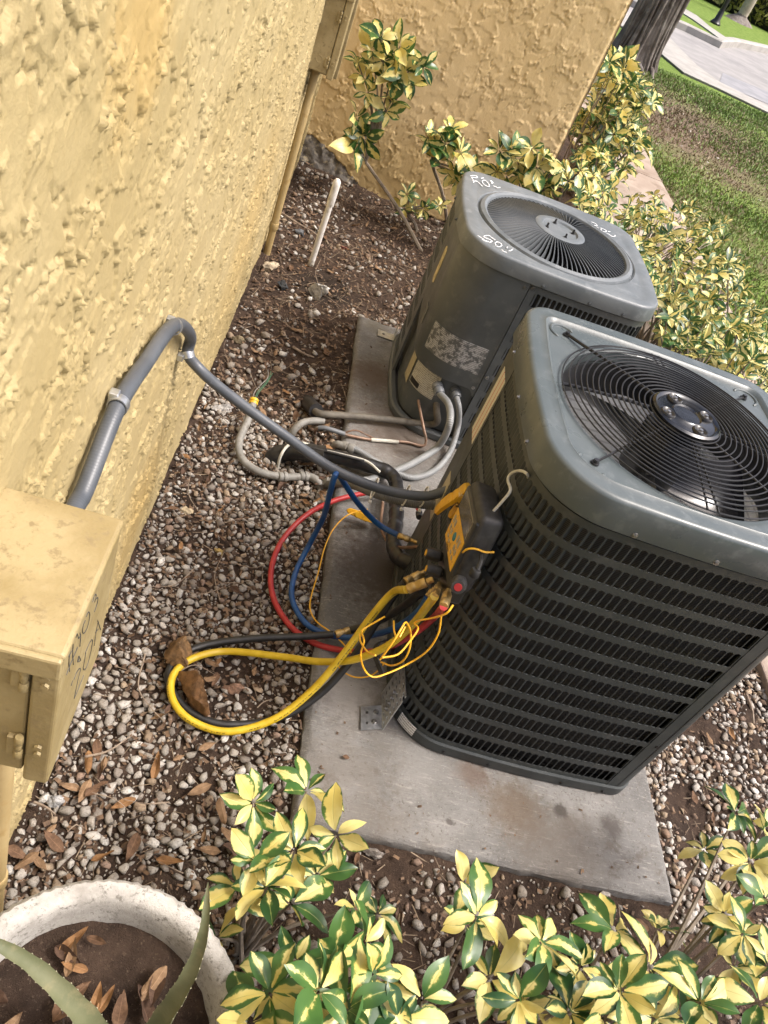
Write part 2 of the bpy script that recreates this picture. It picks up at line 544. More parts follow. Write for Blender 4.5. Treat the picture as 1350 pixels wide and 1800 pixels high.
# ---------------------------------------------------------------- ground
def soil_h(x, y):
    near = np.clip((3.2 - x) / 0.6, 0, 1) * np.clip((6.6 - y) / 0.8, 0, 1) * np.clip((y + 0.6) / 0.5, 0, 1) * np.clip((x + 0.6) / 0.2, 0, 1)
    h = 0.016 * fbm(x * 3.1, y * 3.1, 3, 70) + 0.007 * fbm(x * 17, y * 17, 4, 74) + 0.0035 * fbm(x * 70, y * 70, 3, 79)
    h = h + 0.05 * np.exp(-(((x + 0.15) / 0.35) ** 2 + ((y - 4.5) / 0.35) ** 2))
    pl = 0.330 - 0.0125 * (y - 0.866)
    dl = np.hypot(np.clip(np.maximum(pl - x, x - 1.288), 0, None), np.clip(np.maximum(0.866 - y, y - 3.113), 0, None))
    h = h + 0.030 * np.exp(-(dl / 0.10) ** 2)
    h = h - 0.012 * np.exp(-(((x - 0.1) / 0.12) ** 2 + ((y - 3.35) / 0.18) ** 2))
    return h * near - 0.004
gx = steps((-300, -4, 60), (-4, -0.34, 0.6), (-0.34, 1.9, 0.011), (1.9, 3.2, 0.04), (3.2, 12, 0.8), (12, 300, 40))
gy = steps((-300, -2, 60), (-2, 0.0, 0.1), (0.0, 5.0, 0.012), (5.0, 8, 0.06), (8, 30, 1.0), (30, 400, 40))
GX, GY = np.meshgrid(gx, gy, indexing='ij')
GZ = soil_h(GX, GY)
m, t, b, o = nodes('dark_soil')
p = wpos(t)
col = mix(t, ramp(t, noise(t, p, 14, 6, 0.65), 0.3, 0.7), (0.026, 0.016, 0.011), (0.070, 0.045, 0.031))
col = mix(t, ramp(t, noise(t, p, 160, 5, 0.7), 0.55, 0.75), col, (0.15, 0.11, 0.08))
col = mix(t, math_n(t, 'MULTIPLY', blob(t, p, (0.14, 3.36, 0), 0.08, 0.2, 0.12), 0.75), col, (0.022, 0.016, 0.012))
t.links.new(col, b.inputs['Base Color'])
b.inputs['Roughness'].default_value = 0.9
b.inputs['Specular IOR Level'].default_value = 0.25
bump(t, b, math_n(t, 'ADD', noise(t, p, 120, 6, 0.7), noise(t, p, 420, 3)), 0.006, 0.9)
MT['soil'] = m
tag(obj('ground', np.stack([GX, GY, GZ], -1).reshape(-1, 3), grid_faces(len(gx), len(gy)), MT['soil']), kind='structure',
    label='dark brown soil bed round the air conditioners', cat='soil')
def gz(x, y):
    return float(soil_h(np.array([x]), np.array([y]))[0])

# ---------------------------------------------------------------- concrete pad under both units
PAD_Z = 0.06
PNL, PNR, PFL, PFR = (0.330, 0.866), (1.288, 0.870), (0.302, 3.113), (1.285, 3.115)
uu = steps((0, 0.03, 0.003), (0.03, 0.97, 0.0105), (0.97, 1, 0.003)); vv = steps((0, 0.02, 0.0016), (0.02, 0.985, 0.0052), (0.985, 1, 0.002))
U, Vv = np.meshgrid(uu, vv, indexing='ij')
bil = lambda k: (1 - U) * (1 - Vv) * PNL[k] + U * (1 - Vv) * PNR[k] + (1 - U) * Vv * PFL[k] + U * Vv * PFR[k]
Xp, Yp = bil(0), bil(1)
eu = np.minimum(U, 1 - U) * 0.96; ev = np.minimum(Vv, 1 - Vv) * 2.24
ed = np.minimum(eu, ev)
chip = 0.006 + 0.012 * np.clip(fbm(Xp * 16, Yp * 16, 3, 90), 0, 1) + 0.02 * np.clip(fbm(Xp * 7 + 3, Yp * 7, 2, 94) - 0.25, 0, 1)
Zp = PAD_Z - 0.014 * np.exp(-(ed / chip) ** 1.3) + 0.0012 * fbm(Xp * 9, Yp * 9, 3, 97) + 0.0005 * fbm(Xp * 90, Yp * 30, 3, 99)
jit = 0.005 * fbm(Xp * 9, Yp * 9, 3, 101) * (ed < 0.004)
top = np.stack([Xp + jit, Yp + jit, Zp], -1).reshape(-1, 3)
nu, nv = len(uu), len(vv)
idx = np.arange(nu * nv).reshape(nu, nv)
bd = np.concatenate([idx[:, 0], idx[-1, 1:], idx[-2::-1, -1], idx[0, -2:0:-1]])
bot = top[bd].copy(); bot[:, 2] = -0.07
mid = top[bd].copy(); mid[:, 2] = 0.030; mid[:, :2] += 0.0035 * np.stack([fbm(mid[:, 0] * 18, mid[:, 1] * 18, 3, 103), fbm(mid[:, 0] * 18, mid[:, 1] * 18, 3, 105)], 1)
Vpad = np.concatenate([top, mid, bot])
nb = len(bd); b0 = nu * nv
Fpad = [tuple(f) for f in grid_faces(nu, nv)]
for i in range(nb):
    j = (i + 1) % nb
    Fpad.append((bd[i], b0 + i, b0 + j, bd[j]))
    Fpad.append((b0 + i, b0 + nb + i, b0 + nb + j, b0 + j))
m, t, b, o = nodes('grey_concrete')
p = wpos(t)
col = mix(t, ramp(t, noise(t, p, 5, 7, 0.65), 0.32, 0.7), (0.125, 0.122, 0.116), (0.235, 0.230, 0.221))
col = mix(t, ramp(t, noise(t, wpos(t, 22, 160, 40), 1.0, 5, 0.7), 0.54, 0.74), col, (0.34, 0.325, 0.30))
col = mix(t, ramp(t, noise(t, p, 95, 6, 0.8), 0.54, 0.66), col, (0.105, 0.093, 0.08))
col = mix(t, math_n(t, 'MULTIPLY', ramp(t, noise(t, p, 150, 5, 0.8), 0.56, 0.68), 0.7), col, (0.40, 0.38, 0.35))
col = mix(t, ramp(t, noise(t, p, 11, 7, 0.75), 0.54, 0.68), col, (0.128, 0.113, 0.098))
col = mix(t, math_n(t, 'MULTIPLY', ramp(t, noise(t, p, 3.3, 6, 0.7), 0.46, 0.64), 0.55), col, (0.150, 0.132, 0.113))
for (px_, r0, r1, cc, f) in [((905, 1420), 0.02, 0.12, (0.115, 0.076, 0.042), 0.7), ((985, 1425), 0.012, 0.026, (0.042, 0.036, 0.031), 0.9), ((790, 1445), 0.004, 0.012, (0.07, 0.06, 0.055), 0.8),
                             ((1075, 1455), 0.01, 0.05, (0.06, 0.051, 0.045), 0.85), ((690, 1000), 0.08, 0.27, (0.050, 0.037, 0.028), 0.9), ((655, 660), 0.03, 0.17, (0.10, 0.068, 0.048), 0.8),  # large dark blob: brown stain beside the near unit, its shade painted in
                             ((700, 760), 0.04, 0.25, (0.10, 0.07, 0.05), 0.75), ((610, 1215), 0.02, 0.13, (0.40, 0.385, 0.365), 0.7), ((980, 1500), 0.03, 0.18, (0.12, 0.10, 0.083), 0.6),  # large pale spot paints sunlight onto the slab by the near-left corner
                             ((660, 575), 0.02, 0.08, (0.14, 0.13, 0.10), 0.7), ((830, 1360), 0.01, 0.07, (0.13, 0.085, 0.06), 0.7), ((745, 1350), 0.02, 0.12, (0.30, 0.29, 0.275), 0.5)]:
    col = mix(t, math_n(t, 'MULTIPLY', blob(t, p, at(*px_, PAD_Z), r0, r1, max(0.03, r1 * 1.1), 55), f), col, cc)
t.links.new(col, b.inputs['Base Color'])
b.inputs['Roughness'].default_value = 0.85
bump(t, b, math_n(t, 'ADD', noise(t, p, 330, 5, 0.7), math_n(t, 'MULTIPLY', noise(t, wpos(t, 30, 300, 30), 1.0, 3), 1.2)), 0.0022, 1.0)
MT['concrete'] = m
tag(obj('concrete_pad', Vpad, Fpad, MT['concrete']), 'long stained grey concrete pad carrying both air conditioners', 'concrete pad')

# ---------------------------------------------------------------- walkway, lawn, road far right
def poly_sheet(name, pts, z, mat, thick=0.0, cell=None):
    bm = bmesh.new()
    vs = [bm.verts.new((float(p[0]), float(p[1]), z)) for p in pts]
    f = bm.faces.new(vs)
    if f.normal.z < 0 or True:
        bm.normal_update()
        if f.normal.z < 0:
            f.normal_flip()
    if thick:
        r = bmesh.ops.extrude_face_region(bm, geom=[f])
        for v in [g for g in r['geom'] if isinstance(g, bmesh.types.BMVert)]:
            v.co.z = z
        for v in vs:
            v.co.z = z - thick
    bmesh.ops.triangulate(bm, faces=bm.faces[:])
    return bm_obj(name, bm, mat)

MT['walk'] = mk('beige_walkway_concrete', (0.27, 0.215, 0.175), (0.36, 0.30, 0.25), 6, 0.9, bmp=0.001, bscale=160, c3=(0.20, 0.15, 0.115), s3=3)
for k, (ya, yb) in enumerate([(-3.0, 0.6), (0.612, 2.2), (2.212, 3.8), (3.812, 5.4), (5.412, 7.0), (7.012, 9.2)]):
    tag(box('walkway', (1.86, ya, -0.06), (2.66, yb, 0.026), MT['walk'], None, 0.006), kind='structure')
m, t, b, o = nodes('lawn_turf')
p = wpos(t)
g_ = mix(t, ramp(t, noise(t, p, 9, 6, 0.7), 0.3, 0.7), (0.12, 0.19, 0.038), (0.20, 0.275, 0.07))
br = mix(t, ramp(t, noise(t, p, 22, 6, 0.7), 0.3, 0.7), (0.12, 0.088, 0.06), (0.22, 0.17, 0.125))
msk = ramp(t, noise(t, wpos(t, 0.5, 0.35, 1), 1.0, 5, 0.6), 0.47, 0.62)
msk = math_n(t, 'MAXIMUM', msk, blob(t, p, (3.5, 9.4, 0), 0.6, 2.2, 1.2, 1.5))
far_ = nd(t, 'ShaderNodeSeparateXYZ'); t.links.new(p, far_.inputs[0])
msk = math_n(t, 'MULTIPLY', msk, ramp(t, far_.outputs['Y'], 12.2, 11.2))
t.links.new(mix(t, msk, g_, br), b.inputs['Base Color'])
b.inputs['Roughness'].default_value = 0.9
b.inputs['Specular IOR Level'].default_value = 0.1
bump(t, b, noise(t, p, 60, 6, 0.7), 0.02, 0.8)
MT['turf'] = m
lx_ = steps((2.64, 6, 0.14), (6, 60, 3.0)); ly_ = steps((-20, 2, 2.0), (2, 12.4, 0.16), (12.4, 120, 4.0))
LX, LY = np.meshgrid(lx_, ly_, indexing='ij')
LZ = 0.008 + 0.012 * (fbm(LX * 1.3, LY * 1.3, 3, 110) + 0.3) * np.clip((12 - LY) / 1.0, 0, 1) * np.clip((LX - 2.64) / 0.2, 0, 1)
tag(obj('lawn', np.stack([LX, LY, LZ], -1).reshape(-1, 3), grid_faces(len(lx_), len(ly_)), MT['turf']), kind='structure')
tag(poly_sheet('lawn', [(1.15, 9.2), (2.64, 9.2), (2.64, 120), (-40, 120), (-40, 30), (1.15, 30)], 0.006, MT['turf']), kind='structure')
MT['asphalt'] = mk('pale_worn_asphalt', (0.25, 0.245, 0.24), (0.30, 0.29, 0.285), 3, 0.9, bmp=0.004, bscale=60, c3=(0.22, 0.215, 0.215), s3=0.9)
MT['kerb'] = mk('pale_kerb_concrete', (0.31, 0.30, 0.275), (0.38, 0.365, 0.34), 5, 0.85, bmp=0.003, bscale=50)
near_edge = [at(1137, 77), at(1165, 103), at(1200, 132), at(1257, 158), at(1350, 203)]
far_edge = [at(1350, 98), at(1290, 86), at(1262, 88), at(1205, 60), at(1148, 36)]
ne = [np.array([2.0, 16.0, 0])] + near_edge + [np.array([30, 12.6, 0])]
fe = [np.array([40, 19.2, 0])] + far_edge + [np.array([2.5, 18.0, 0])]
tag(poly_sheet('road', ne + fe, 0.030, MT['asphalt'], 0.08), kind='structure')
ap = [np.array([2.0, 16.1, 0])] + near_edge + [np.array([30, 12.65, 0]), np.array([30, 13.0, 0]), at(1350, 191), at(1262, 148), at(1222, 118), at(1196, 92), at(1168, 62), np.array([2.4, 17.6, 0])]
tag(poly_sheet('concrete_apron', ap, 0.036, MT['kerb'], 0.09), kind='structure')
tag(poly_sheet('asphalt_patch', [at(1262, 150), at(1268, 132), at(1300, 146), at(1350, 166), at(1350, 188)], 0.035, mk('bluish_asphalt', (0.22, 0.225, 0.24), (0.28, 0.28, 0.295), 4, 0.9)), kind='structure')
fk = [np.array([2.5, 18.05, 0])] + far_edge[::-1] + [np.array([40, 19.25, 0])]
fk = resample(np.array(fk), 0.35)
kbm = bmesh.new()
prof = [(0, 0.0), (0.0, 0.13), (0.03, 0.15), (0.16, 0.15), (0.16, 0.0)]
rings = []
Tn = np.gradient(fk, axis=0); Tn /= np.linalg.norm(Tn, axis=1)[:, None]
for q, tt in zip(fk, Tn):
    nrm = np.array([-tt[1], tt[0], 0])
    rings.append([kbm.verts.new(tuple(q + nrm * a + np.array([0, 0, z]))) for a, z in prof])
for a_, b_ in zip(rings[:-1], rings[1:]):
    for i in range(len(prof) - 1):
        kbm.faces.new((a_[i], b_[i], b_[i + 1], a_[i + 1]))
tag(bm_obj('kerb', kbm, MT['kerb']), kind='structure')
pth = [at(1158, 0), at(1216, 36), at(1236, 50), at(1285, 86), at(1300, 86), at(1245, 48), at(1224, 30), at(1172, 0)]
tag(poly_sheet('footpath', pth, 0.030, MT['kerb'], 0.08), kind='structure')

# ================================================================ the two air conditioner units
class Outline:
    """rounded, slightly bowed rectangle; runs far-left > near-left > near-right > far-right, normal points outward"""
    def __init__(s, x0, x1, y0, y1, rFL, rNL, rNR, rFR, bow=0.006):
        P = []
        def arc(cx, cy, r, a0, a1, n):
            for k in range(n + 1):
                a = math.radians(a0 + (a1 - a0) * k / n)
                P.append((cx + r * math.cos(a), cy + r * math.sin(a)))
        def side(a, b, nx, ny):
            n = 24
            for k in range(1, n):
                t = k / n
                q = bow * (1 - (2 * t - 1) ** 2)
                P.append((a[0] + (b[0] - a[0]) * t + nx * q, a[1] + (b[1] - a[1]) * t + ny * q))
        arc(x0 + rFL, y1 - rFL, rFL, 90, 180, 16)
        side((x0, y1 - rFL), (x0, y0 + rNL), -1, 0)
        arc(x0 + rNL, y0 + rNL, rNL, 180, 270, 24)
        side((x0 + rNL, y0), (x1 - rNR, y0), 0, -1)
        arc(x1 - rNR, y0 + rNR, rNR, 270, 360, 16)
        side((x1, y0 + rNR), (x1, y1 - rFR), 1, 0)
        arc(x1 - rFR, y1 - rFR, rFR, 0, 90, 16)
        side((x1 - rFR, y1), (x0 + rFL, y1), 0, 1)
        P = np.array(P + [P[0]])
        d = np.r_[0, np.cumsum(np.linalg.norm(np.diff(P, axis=0), axis=1))]
        keep = np.r_[True, np.diff(d) > 1e-6]
        s.P, s.d, s.L = P[keep], d[keep], d[-1]
        s.c = np.array([(x0 + x1) / 2, (y0 + y1) / 2])
        s.box = (x0, x1, y0, y1)
    def at(s, q):
        q = np.mod(np.asarray(q, float), s.L)
        return np.stack([np.interp(q, s.d, s.P[:, 0]), np.interp(q, s.d, s.P[:, 1])], -1)
    def nt(s, q):
        a, b = s.at(np.asarray(q) - 0.004), s.at(np.asarray(q) + 0.004)
        T = b - a
        T /= np.linalg.norm(T, axis=-1)[..., None] + 1e-12
        return np.stack([T[..., 1], -T[..., 0]], -1), T
    def find(s, x, y):
        q = np.linspace(0, s.L, 3000)
        return float(q[np.argmin(np.linalg.norm(s.at(q) - np.array([x, y]), axis=1))])

def strip(ol, q0, q1, prof, step=0.012, closed=False, cap=True):
    """sweep a profile of (outward offset, z) along the outline from q0 to q1"""
    n = max(2, int((q1 - q0) / step) + 1)
    q = np.linspace(q0, q1, n, endpoint=not closed)
    P = ol.at(q); N, T = ol.nt(q)
    k = len(prof)
    V = np.zeros((n, k, 3))
    for j, (o, z) in enumerate(prof):
        V[:, j, :2] = P + N * o
        V[:, j, 2] = z
    F = []
    for i in range(n if closed else n - 1):
        a, b = i * k, ((i + 1) % n) * k
        for j in range(k - 1):
            F.append((a + j, b + j, b + j + 1, a + j + 1))
    if cap and not closed:
        F.append(tuple(range(k))[::-1]); F.append(tuple((n - 1) * k + j for j in range(k)))
    return V.reshape(-1, 3), F

def patch(name, ol, q0, q1, z0, z1, off, mat, parent, rnd=0.0, step=0.008, slant=0.0):
    """thin curved sheet lying on the cabinet (a sticker or a plate) with uv"""
    n = max(2, int((q1 - q0) / step) + 1)
    q = np.linspace(q0, q1, n)
    P = ol.at(q); N, T = ol.nt(q)
    V, F = [], []
    for i in range(n):
        u = i / (n - 1)
        e = 0.0
        if rnd:
            x = min(u, 1 - u) * (q1 - q0)
            e = rnd - math.sqrt(max(0, rnd ** 2 - (rnd - min(x, rnd)) ** 2))
        for (o, z) in ((off, z0 + e), (off, z1 - e), (off - 0.0012, z1 - e), (off - 0.0012, z0 + e)):
            V.append((*(P[i] + N[i] * o), z + slant * u))
    for i in range(n - 1):
        for j in range(4):
            a, b = i * 4, (i + 1) * 4
            F.append((a + j, b + j, b + (j + 1) % 4, a + (j + 1) % 4)[::-1])
    F.append((0, 1, 2, 3)); F.append(tuple((n - 1) * 4 + j for j in (3, 2, 1, 0)))
    o = obj(name, V, F, mat, parent, smooth=False)
    uv = o.data.uv_layers.new(name='UVMap')
    for l in o.data.loops:
        vi = l.vertex_index
        uv.data[l.index].uv = (vi // 4 / (n - 1), 1.0 if vi % 4 in (1, 2) else 0.0)
    return o

def slat_proto(h, pitch, web=0.0023, vane=0.0085, ang=50):
    """one louver vane between two openings: web in the skin plane, flaring at both ends to round the openings, and a vane bent inward; x tangent, y outward, z up"""
    e = min(0.0048, pitch * 0.36)
    zs = [0, e * 0.22, e * 0.6, e, h - e, h - e * 0.6, h - e * 0.22, h]
    fl = [1.0, 0.52, 0.14, 0.0, 0.0, 0.14, 0.52, 1.0]
    V, F = [], []
    a = math.radians(ang)
    for z, f in zip(zs, fl):
        hw = web / 2 + f * (pitch - web) / 2
        V += [(-hw, 0.0, z), (hw, 0.0, z)]
    n = len(zs)
    for i in range(n - 1):
        F.append((i * 2, i * 2 + 1, i * 2 + 3, i * 2 + 2))
    o = len(V)
    for z in (e * 0.7, h - e * 0.7):
        V += [(web / 2, -0.0004, z), (web / 2 + vane * math.cos(a), -vane * math.sin(a), z)]
    F.append((o, o + 1, o + 3, o + 2))
    return np.array(V), F

def louvers(ol, rows, runs, pitch, skin, mat, parent, n_single, rank):
    """rows: (z0, z1) of the openings; runs: outline ranges; the n_single best by rank() become parts, the rest one mesh"""
    items = []
    for (z0, z1) in rows:
        for (a, b) in runs:
            n = int(round((b - a) / pitch))
            for k in range(n + 1):
                items.append((a + (b - a) * k / n, z0, z1))
    q = np.array([i[0] for i in items])
    P = ol.at(q); N, T = ol.nt(q)
    sc = [rank(P[i], items[i][1]) for i in range(len(items))]
    order = np.argsort(sc)
    single = set(order[:n_single].tolist())
    protos = {}
    VV, FF, off = [], [], 0
    for i, (qq, z0, z1) in enumerate(items):
        h = round(z1 - z0, 5)
        if h not in protos:
            Vp, Fp = slat_proto(h, pitch)
            protos[h] = (Vp, Fp, mesh('slat', Vp, Fp, mat, False))
        Vp, Fp, me = protos[h]
        n3, t3 = N[i], T[i]
        if i in single:
            o = bpy.data.objects.new('slat', me)
            M = Matrix(((t3[0], n3[0], 0, P[i][0] + n3[0] * skin), (t3[1], n3[1], 0, P[i][1] + n3[1] * skin), (0, 0, 1, z0), (0, 0, 0, 1)))
            o.matrix_basis = M
            put(o, parent)
        else:
            W = np.empty_like(Vp)
            W[:, 0] = P[i][0] + n3[0] * (skin + Vp[:, 1]) + t3[0] * Vp[:, 0]
            W[:, 1] = P[i][1] + n3[1] * (skin + Vp[:, 1]) + t3[1] * Vp[:, 0]
            W[:, 2] = z0 + Vp[:, 2]
            VV.append(W); FF += [tuple(v + off for v in f) for f in Fp]; off += len(Vp)
    if VV:
        o = obj('louver_slats', np.concatenate(VV), FF, mat, parent, False)
        o['kind'] = 'stuff'

def bolt(name, c, n, r, h, mat, parent, washer=True):
    """hex headed screw with its washer, head pointing along n"""
    bm = bmesh.new()
    bmesh.ops.create_cone(bm, cap_ends=True, segments=6, radius1=r, radius2=r * 0.9, depth=h, matrix=Matrix.Translation((0, 0, h / 2)))
    if washer:
        bmesh.ops.create_cone(bm, cap_ends=True, segments=12, radius1=r * 1.5, radius2=r * 1.4, depth=h * 0.3, matrix=Matrix.Translation((0, 0, h * 0.15)))
    bmesh.ops.transform(bm, matrix=Matrix.Translation(V3(c)) @ Vector(n).to_track_quat('Z', 'Y').to_matrix().to_4x4(), verts=bm.verts)
    return bm_obj(name, bm, mat, parent)

def lid(ol, zb, zt, prof_in, r_open, z_open, lip, mat, parent, name='lid', n=300):
    """pressed top cover: skirt, rounded shoulder, embossed step, flat deck and round fan opening with turned-down lip"""
    q = np.linspace(0, ol.L, n, endpoint=False)
    P = ol.at(q); N, _ = ol.nt(q)
    rings = []
    rings.append(np.c_[P + N * -0.006, np.full(n, zb)])
    rings.append(np.c_[P + N * 0.010, np.full(n, zb)])
    h = zt - zb
    rings.append(np.c_[P + N * 0.011, np.full(n, zb + 0.002)])
    rings.append(np.c_[P + N * 0.007, np.full(n, zb + h * 0.62)])
    R = 0.012
    for k in range(1, 7):
        a = math.pi / 2 * k / 6
        rings.append(np.c_[P + N * (0.007 - R * (1 - math.cos(a))), np.full(n, zt - R + R * math.sin(a) - 0.002)])
    for (o, z) in prof_in:
        rings.append(np.c_[P + N * (-o), np.full(n, z)])
    C = P - ol.c
    C /= np.linalg.norm(C, axis=1)[:, None]
    last = rings[-1]
    circ = ol.c + C * (r_open + 0.004)
    for f in (0.25, 0.5, 0.75):
        rings.append(np.c_[last[:, :2] * (1 - f) + circ * f, last[:, 2] * (1 - f) + z_open * f])
    rings.append(np.c_[circ, np.full(n, z_open)])
    rings.append(np.c_[ol.c + C * r_open, np.full(n, z_open - 0.004)])
    rings.append(np.c_[ol.c + C * (r_open - 0.001), np.full(n, z_open - lip)])
    V = np.concatenate(rings)
    F = []
    for i in range(len(rings) - 1):
        for j in range(n):
            k = (j + 1) % n
            F.append((i * n + j, i * n + k, (i + 1) * n + k, (i + 1) * n + j))
    return obj(name, V, F, mat, parent)

def coil_mat():
    m, t, b, o = nodes('shaded_coil_fins')
    s = nd(t, 'ShaderNodeSeparateXYZ'); t.links.new(wpos(t), s.inputs[0])
    wv = math_n(t, 'SINE', math_n(t, 'MULTIPLY', s.outputs['Z'], 2 * math.pi / 0.0042))
    t.links.new(mix(t, ramp(t, wv, -0.6, 0.6), (0.022, 0.022, 0.022), (0.075, 0.074, 0.072)), b.inputs['Base Color'])  # aluminium fins darkened: shade behind the slots is in the colour
    b.inputs['Roughness'].default_value = 0.6
    return m
MT['coil'] = coil_mat()
def coil_in_mat():
    m, t, b, o = nodes('sunlit_coil_fins')
    s = nd(t, 'ShaderNodeSeparateXYZ'); t.links.new(wpos(t), s.inputs[0])
    wv = math_n(t, 'SINE', math_n(t, 'MULTIPLY', s.outputs['Z'], 2 * math.pi / 0.022))
    col = mix(t, ramp(t, wv, 0.55, 0.95), (0.84, 0.85, 0.86), (0.60, 0.60, 0.61))  # inner face of the same fins, sunlit brightness put into the colour
    col = mix(t, ramp(t, noise(t, wpos(t), 190, 3), 0.60, 0.7), col, (0.55, 0.55, 0.56))
    t.links.new(col, b.inputs['Base Color'])
    b.inputs['Roughness'].default_value = 0.5
    return m
MT['coil_in'] = coil_in_mat()

def print_mat(name, paper, ink, rows=9, wear=0.0, wearcol=(0.1, 0.1, 0.1), density=0.5, stripes=None):
    """flat print: lines of small type on paper, some of it worn off"""
    m, t, b, o = nodes(name)
    uv = nd(t, 'ShaderNodeUVMap').outputs[0]
    s = nd(t, 'ShaderNodeSeparateXYZ'); t.links.new(uv, s.inputs[0])
    line = math_n(t, 'PINGPONG', math_n(t, 'MULTIPLY', s.outputs['Y'], rows), 0.5)
    mp = nd(t, 'ShaderNodeMapping'); mp.inputs['Scale'].default_value = (26, rows, 1); t.links.new(uv, mp.inputs[0])
    ns = noise(t, mp.outputs[0], 1.6, 2)
    msk = math_n(t, 'MULTIPLY', ramp(t, line, 0.22, 0.3), ramp(t, ns, 0.62 - density * 0.25, 0.66 - density * 0.25))
    col = mix(t, math_n(t, 'MULTIPLY', msk, 0.8), paper, ink)
    if stripes:
        sp = math_n(t, 'FRACT', math_n(t, 'MULTIPLY', s.outputs['X'], stripes[0]))
        st = math_n(t, 'MULTIPLY', ramp(t, sp, stripes[1], stripes[1] + 0.02), ramp(t, sp, stripes[2] + 0.02, stripes[2]))
        col = mix(t, st, col, stripes[3])
    if wear:
        w_ = noise(t, wpos(t), 55, 6, 0.7)
        col = mix(t, ramp(t, w_, 0.62 - wear * 0.2, 0.70 - wear * 0.2), col, wearcol)
    t.links.new(col, b.inputs['Base Color'])
    b.inputs['Roughness'].default_value = 0.5
    return m
MT['warn'] = print_mat('warning_label', (0.58, 0.54, 0.45), (0.34, 0.31, 0.26), 30, 0.0, (0.45, 0.38, 0.26), 0.25, (2.5, 0.80, 0.97, (0.42, 0.09, 0.03)))
MT['foil'] = print_mat('worn_silver_label', (0.36, 0.365, 0.37), (0.10, 0.10, 0.105), 16, 0.75, (0.085, 0.09, 0.093), 0.75)
MT['rating'] = print_mat('rating_plate', (0.50, 0.49, 0.44), (0.12, 0.12, 0.12), 14, 0.35, (0.30, 0.28, 0.24), 0.7)
MT['cream'] = print_mat('cream_label', (0.40, 0.35, 0.23), (0.32, 0.27, 0.17), 5, 0.3, (0.29, 0.25, 0.16), 0.3)
MT['barcode'] = print_mat('barcode_label', (0.72, 0.72, 0.72), (0.12, 0.12, 0.12), 4, 0.0, density=0.7)
MT['badge'] = mk('faded_badge', (0.42, 0.35, 0.18), (0.55, 0.46, 0.25), 30, 0.5, c3=(0.22, 0.18, 0.10), s3=40)
MT['blacklabel'] = mk('black_label', (0.015, 0.015, 0.016), None, rough=0.4)

# ---------------------------------------------------------------- near unit
NX0, NX1, NY0, NY1 = 0.530, 1.190, 1.118, 1.775
NB, NS, NT = 0.066, 0.893, 0.962            # base, underside of the lid skirt, top of lid
ol = Outline(NX0, NX1, NY0, NY1, 0.075, 0.150, 0.045, 0.075, 0.008)
u1 = thing('air_conditioner', (ol.c[0], ol.c[1], PAD_Z), 'dark green grey louvred air conditioner with wire fan grille, nearer one with the hanging gauge', 'air conditioner', 'outdoor air conditioner units')
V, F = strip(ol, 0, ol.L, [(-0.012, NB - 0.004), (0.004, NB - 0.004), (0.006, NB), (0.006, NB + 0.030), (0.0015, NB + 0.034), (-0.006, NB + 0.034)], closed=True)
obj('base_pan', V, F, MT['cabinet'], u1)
for fx, fy in ((NX0 + .1, NY0 + .1), (NX1 - .1, NY0 + .1), (NX0 + .1, NY1 - .1), (NX1 - .1, NY1 - .1)):
    box('foot', (fx - .03, fy - .03, PAD_Z - .001), (fx + .03, fy + .03, NB + .004), MT['black'], u1, 0.003)
bmf = bmesh.new()
qq = ol.at(np.linspace(0, ol.L, 120, endpoint=False))
bmf.faces.new([bmf.verts.new((q[0], q[1], NB + 0.012)) for q in (qq - ol.c) * 0.98 + ol.c])
bm_obj('pan_floor', bmf, MT['dark'], u1)
q_a = ol.find(NX0, 1.590)                 # louvres start on the wall side after the far corner panel
q_b = ol.find(1.118, NY0)                 # and end before the corner post on the right
q_c = ol.find(NX1, NY0 + 0.17); q_d = ol.find(NX1 - 0.10, NY1)
NROW = 12
z_lo, z_hi = NB + 0.048, NS - 0.010
pit = (z_hi - z_lo) / NROW
bandh = 0.0165
rows, bands = [], []
for k in range(NROW):
    a = z_lo + k * pit
    rows.append((a, a + pit - bandh))
    bands.append((a + pit - bandh, a + pit))
bands = [(NB + 0.0345, z_lo)] + bands
runs = [(q_a + 0.006, q_b - 0.004), (q_c + 0.006, q_d - 0.004)]
for (a, b) in bands:
    V, F = strip(ol, q_a - 0.004, q_b + 0.004, [(-0.009, a - 0.002), (-0.0015, a - 0.0012), (0.0, a), (0.0, b), (-0.0006, b + 0.0006), (-0.0025, b + 0.0006)])
    obj('louver_band', V, F, MT['cabinet'], u1)
    V, F = strip(ol, q_c - 0.004, q_d + 0.004, [(-0.009, a - 0.002), (-0.0015, a - 0.0012), (0.0, a), (0.0, b), (-0.0006, b + 0.0006), (-0.0025, b + 0.0006)])
    obj('louver_band', V, F, MT['cabinet'], u1)
eye2 = EYE
louvers(ol, rows, runs, 0.0178, 0.0, MT['cabinet'], u1, 300, lambda p, z: math.hypot(p[0] - 0.56, p[1] - 1.12) + 0.5 * abs(z - 0.7) + (9 if p[1] > NY0 + 0.12 else 0))
prof_panel = [(-0.010, NB + 0.034), (0.001, NB + 0.034), (0.001, NS + 0.004), (-0.010, NS + 0.004)]
V, F = strip(ol, q_b, q_c, prof_panel, 0.008); obj('corner_post', V, F, MT['cabinet'], u1)
V, F = strip(ol, q_d, ol.L + q_a, prof_panel, 0.008); obj('corner_panel', V, F, MT['cabinet'], u1)
q_e = ol.find(1.148, NY0)
V, F = strip(ol, q_e, q_e + 0.0022, [(0.0012, NB + 0.036), (0.0016, NB + 0.036), (0.0016, NS), (0.0012, NS)], 0.001); obj('post_seam', V, F, MT['black'], u1)
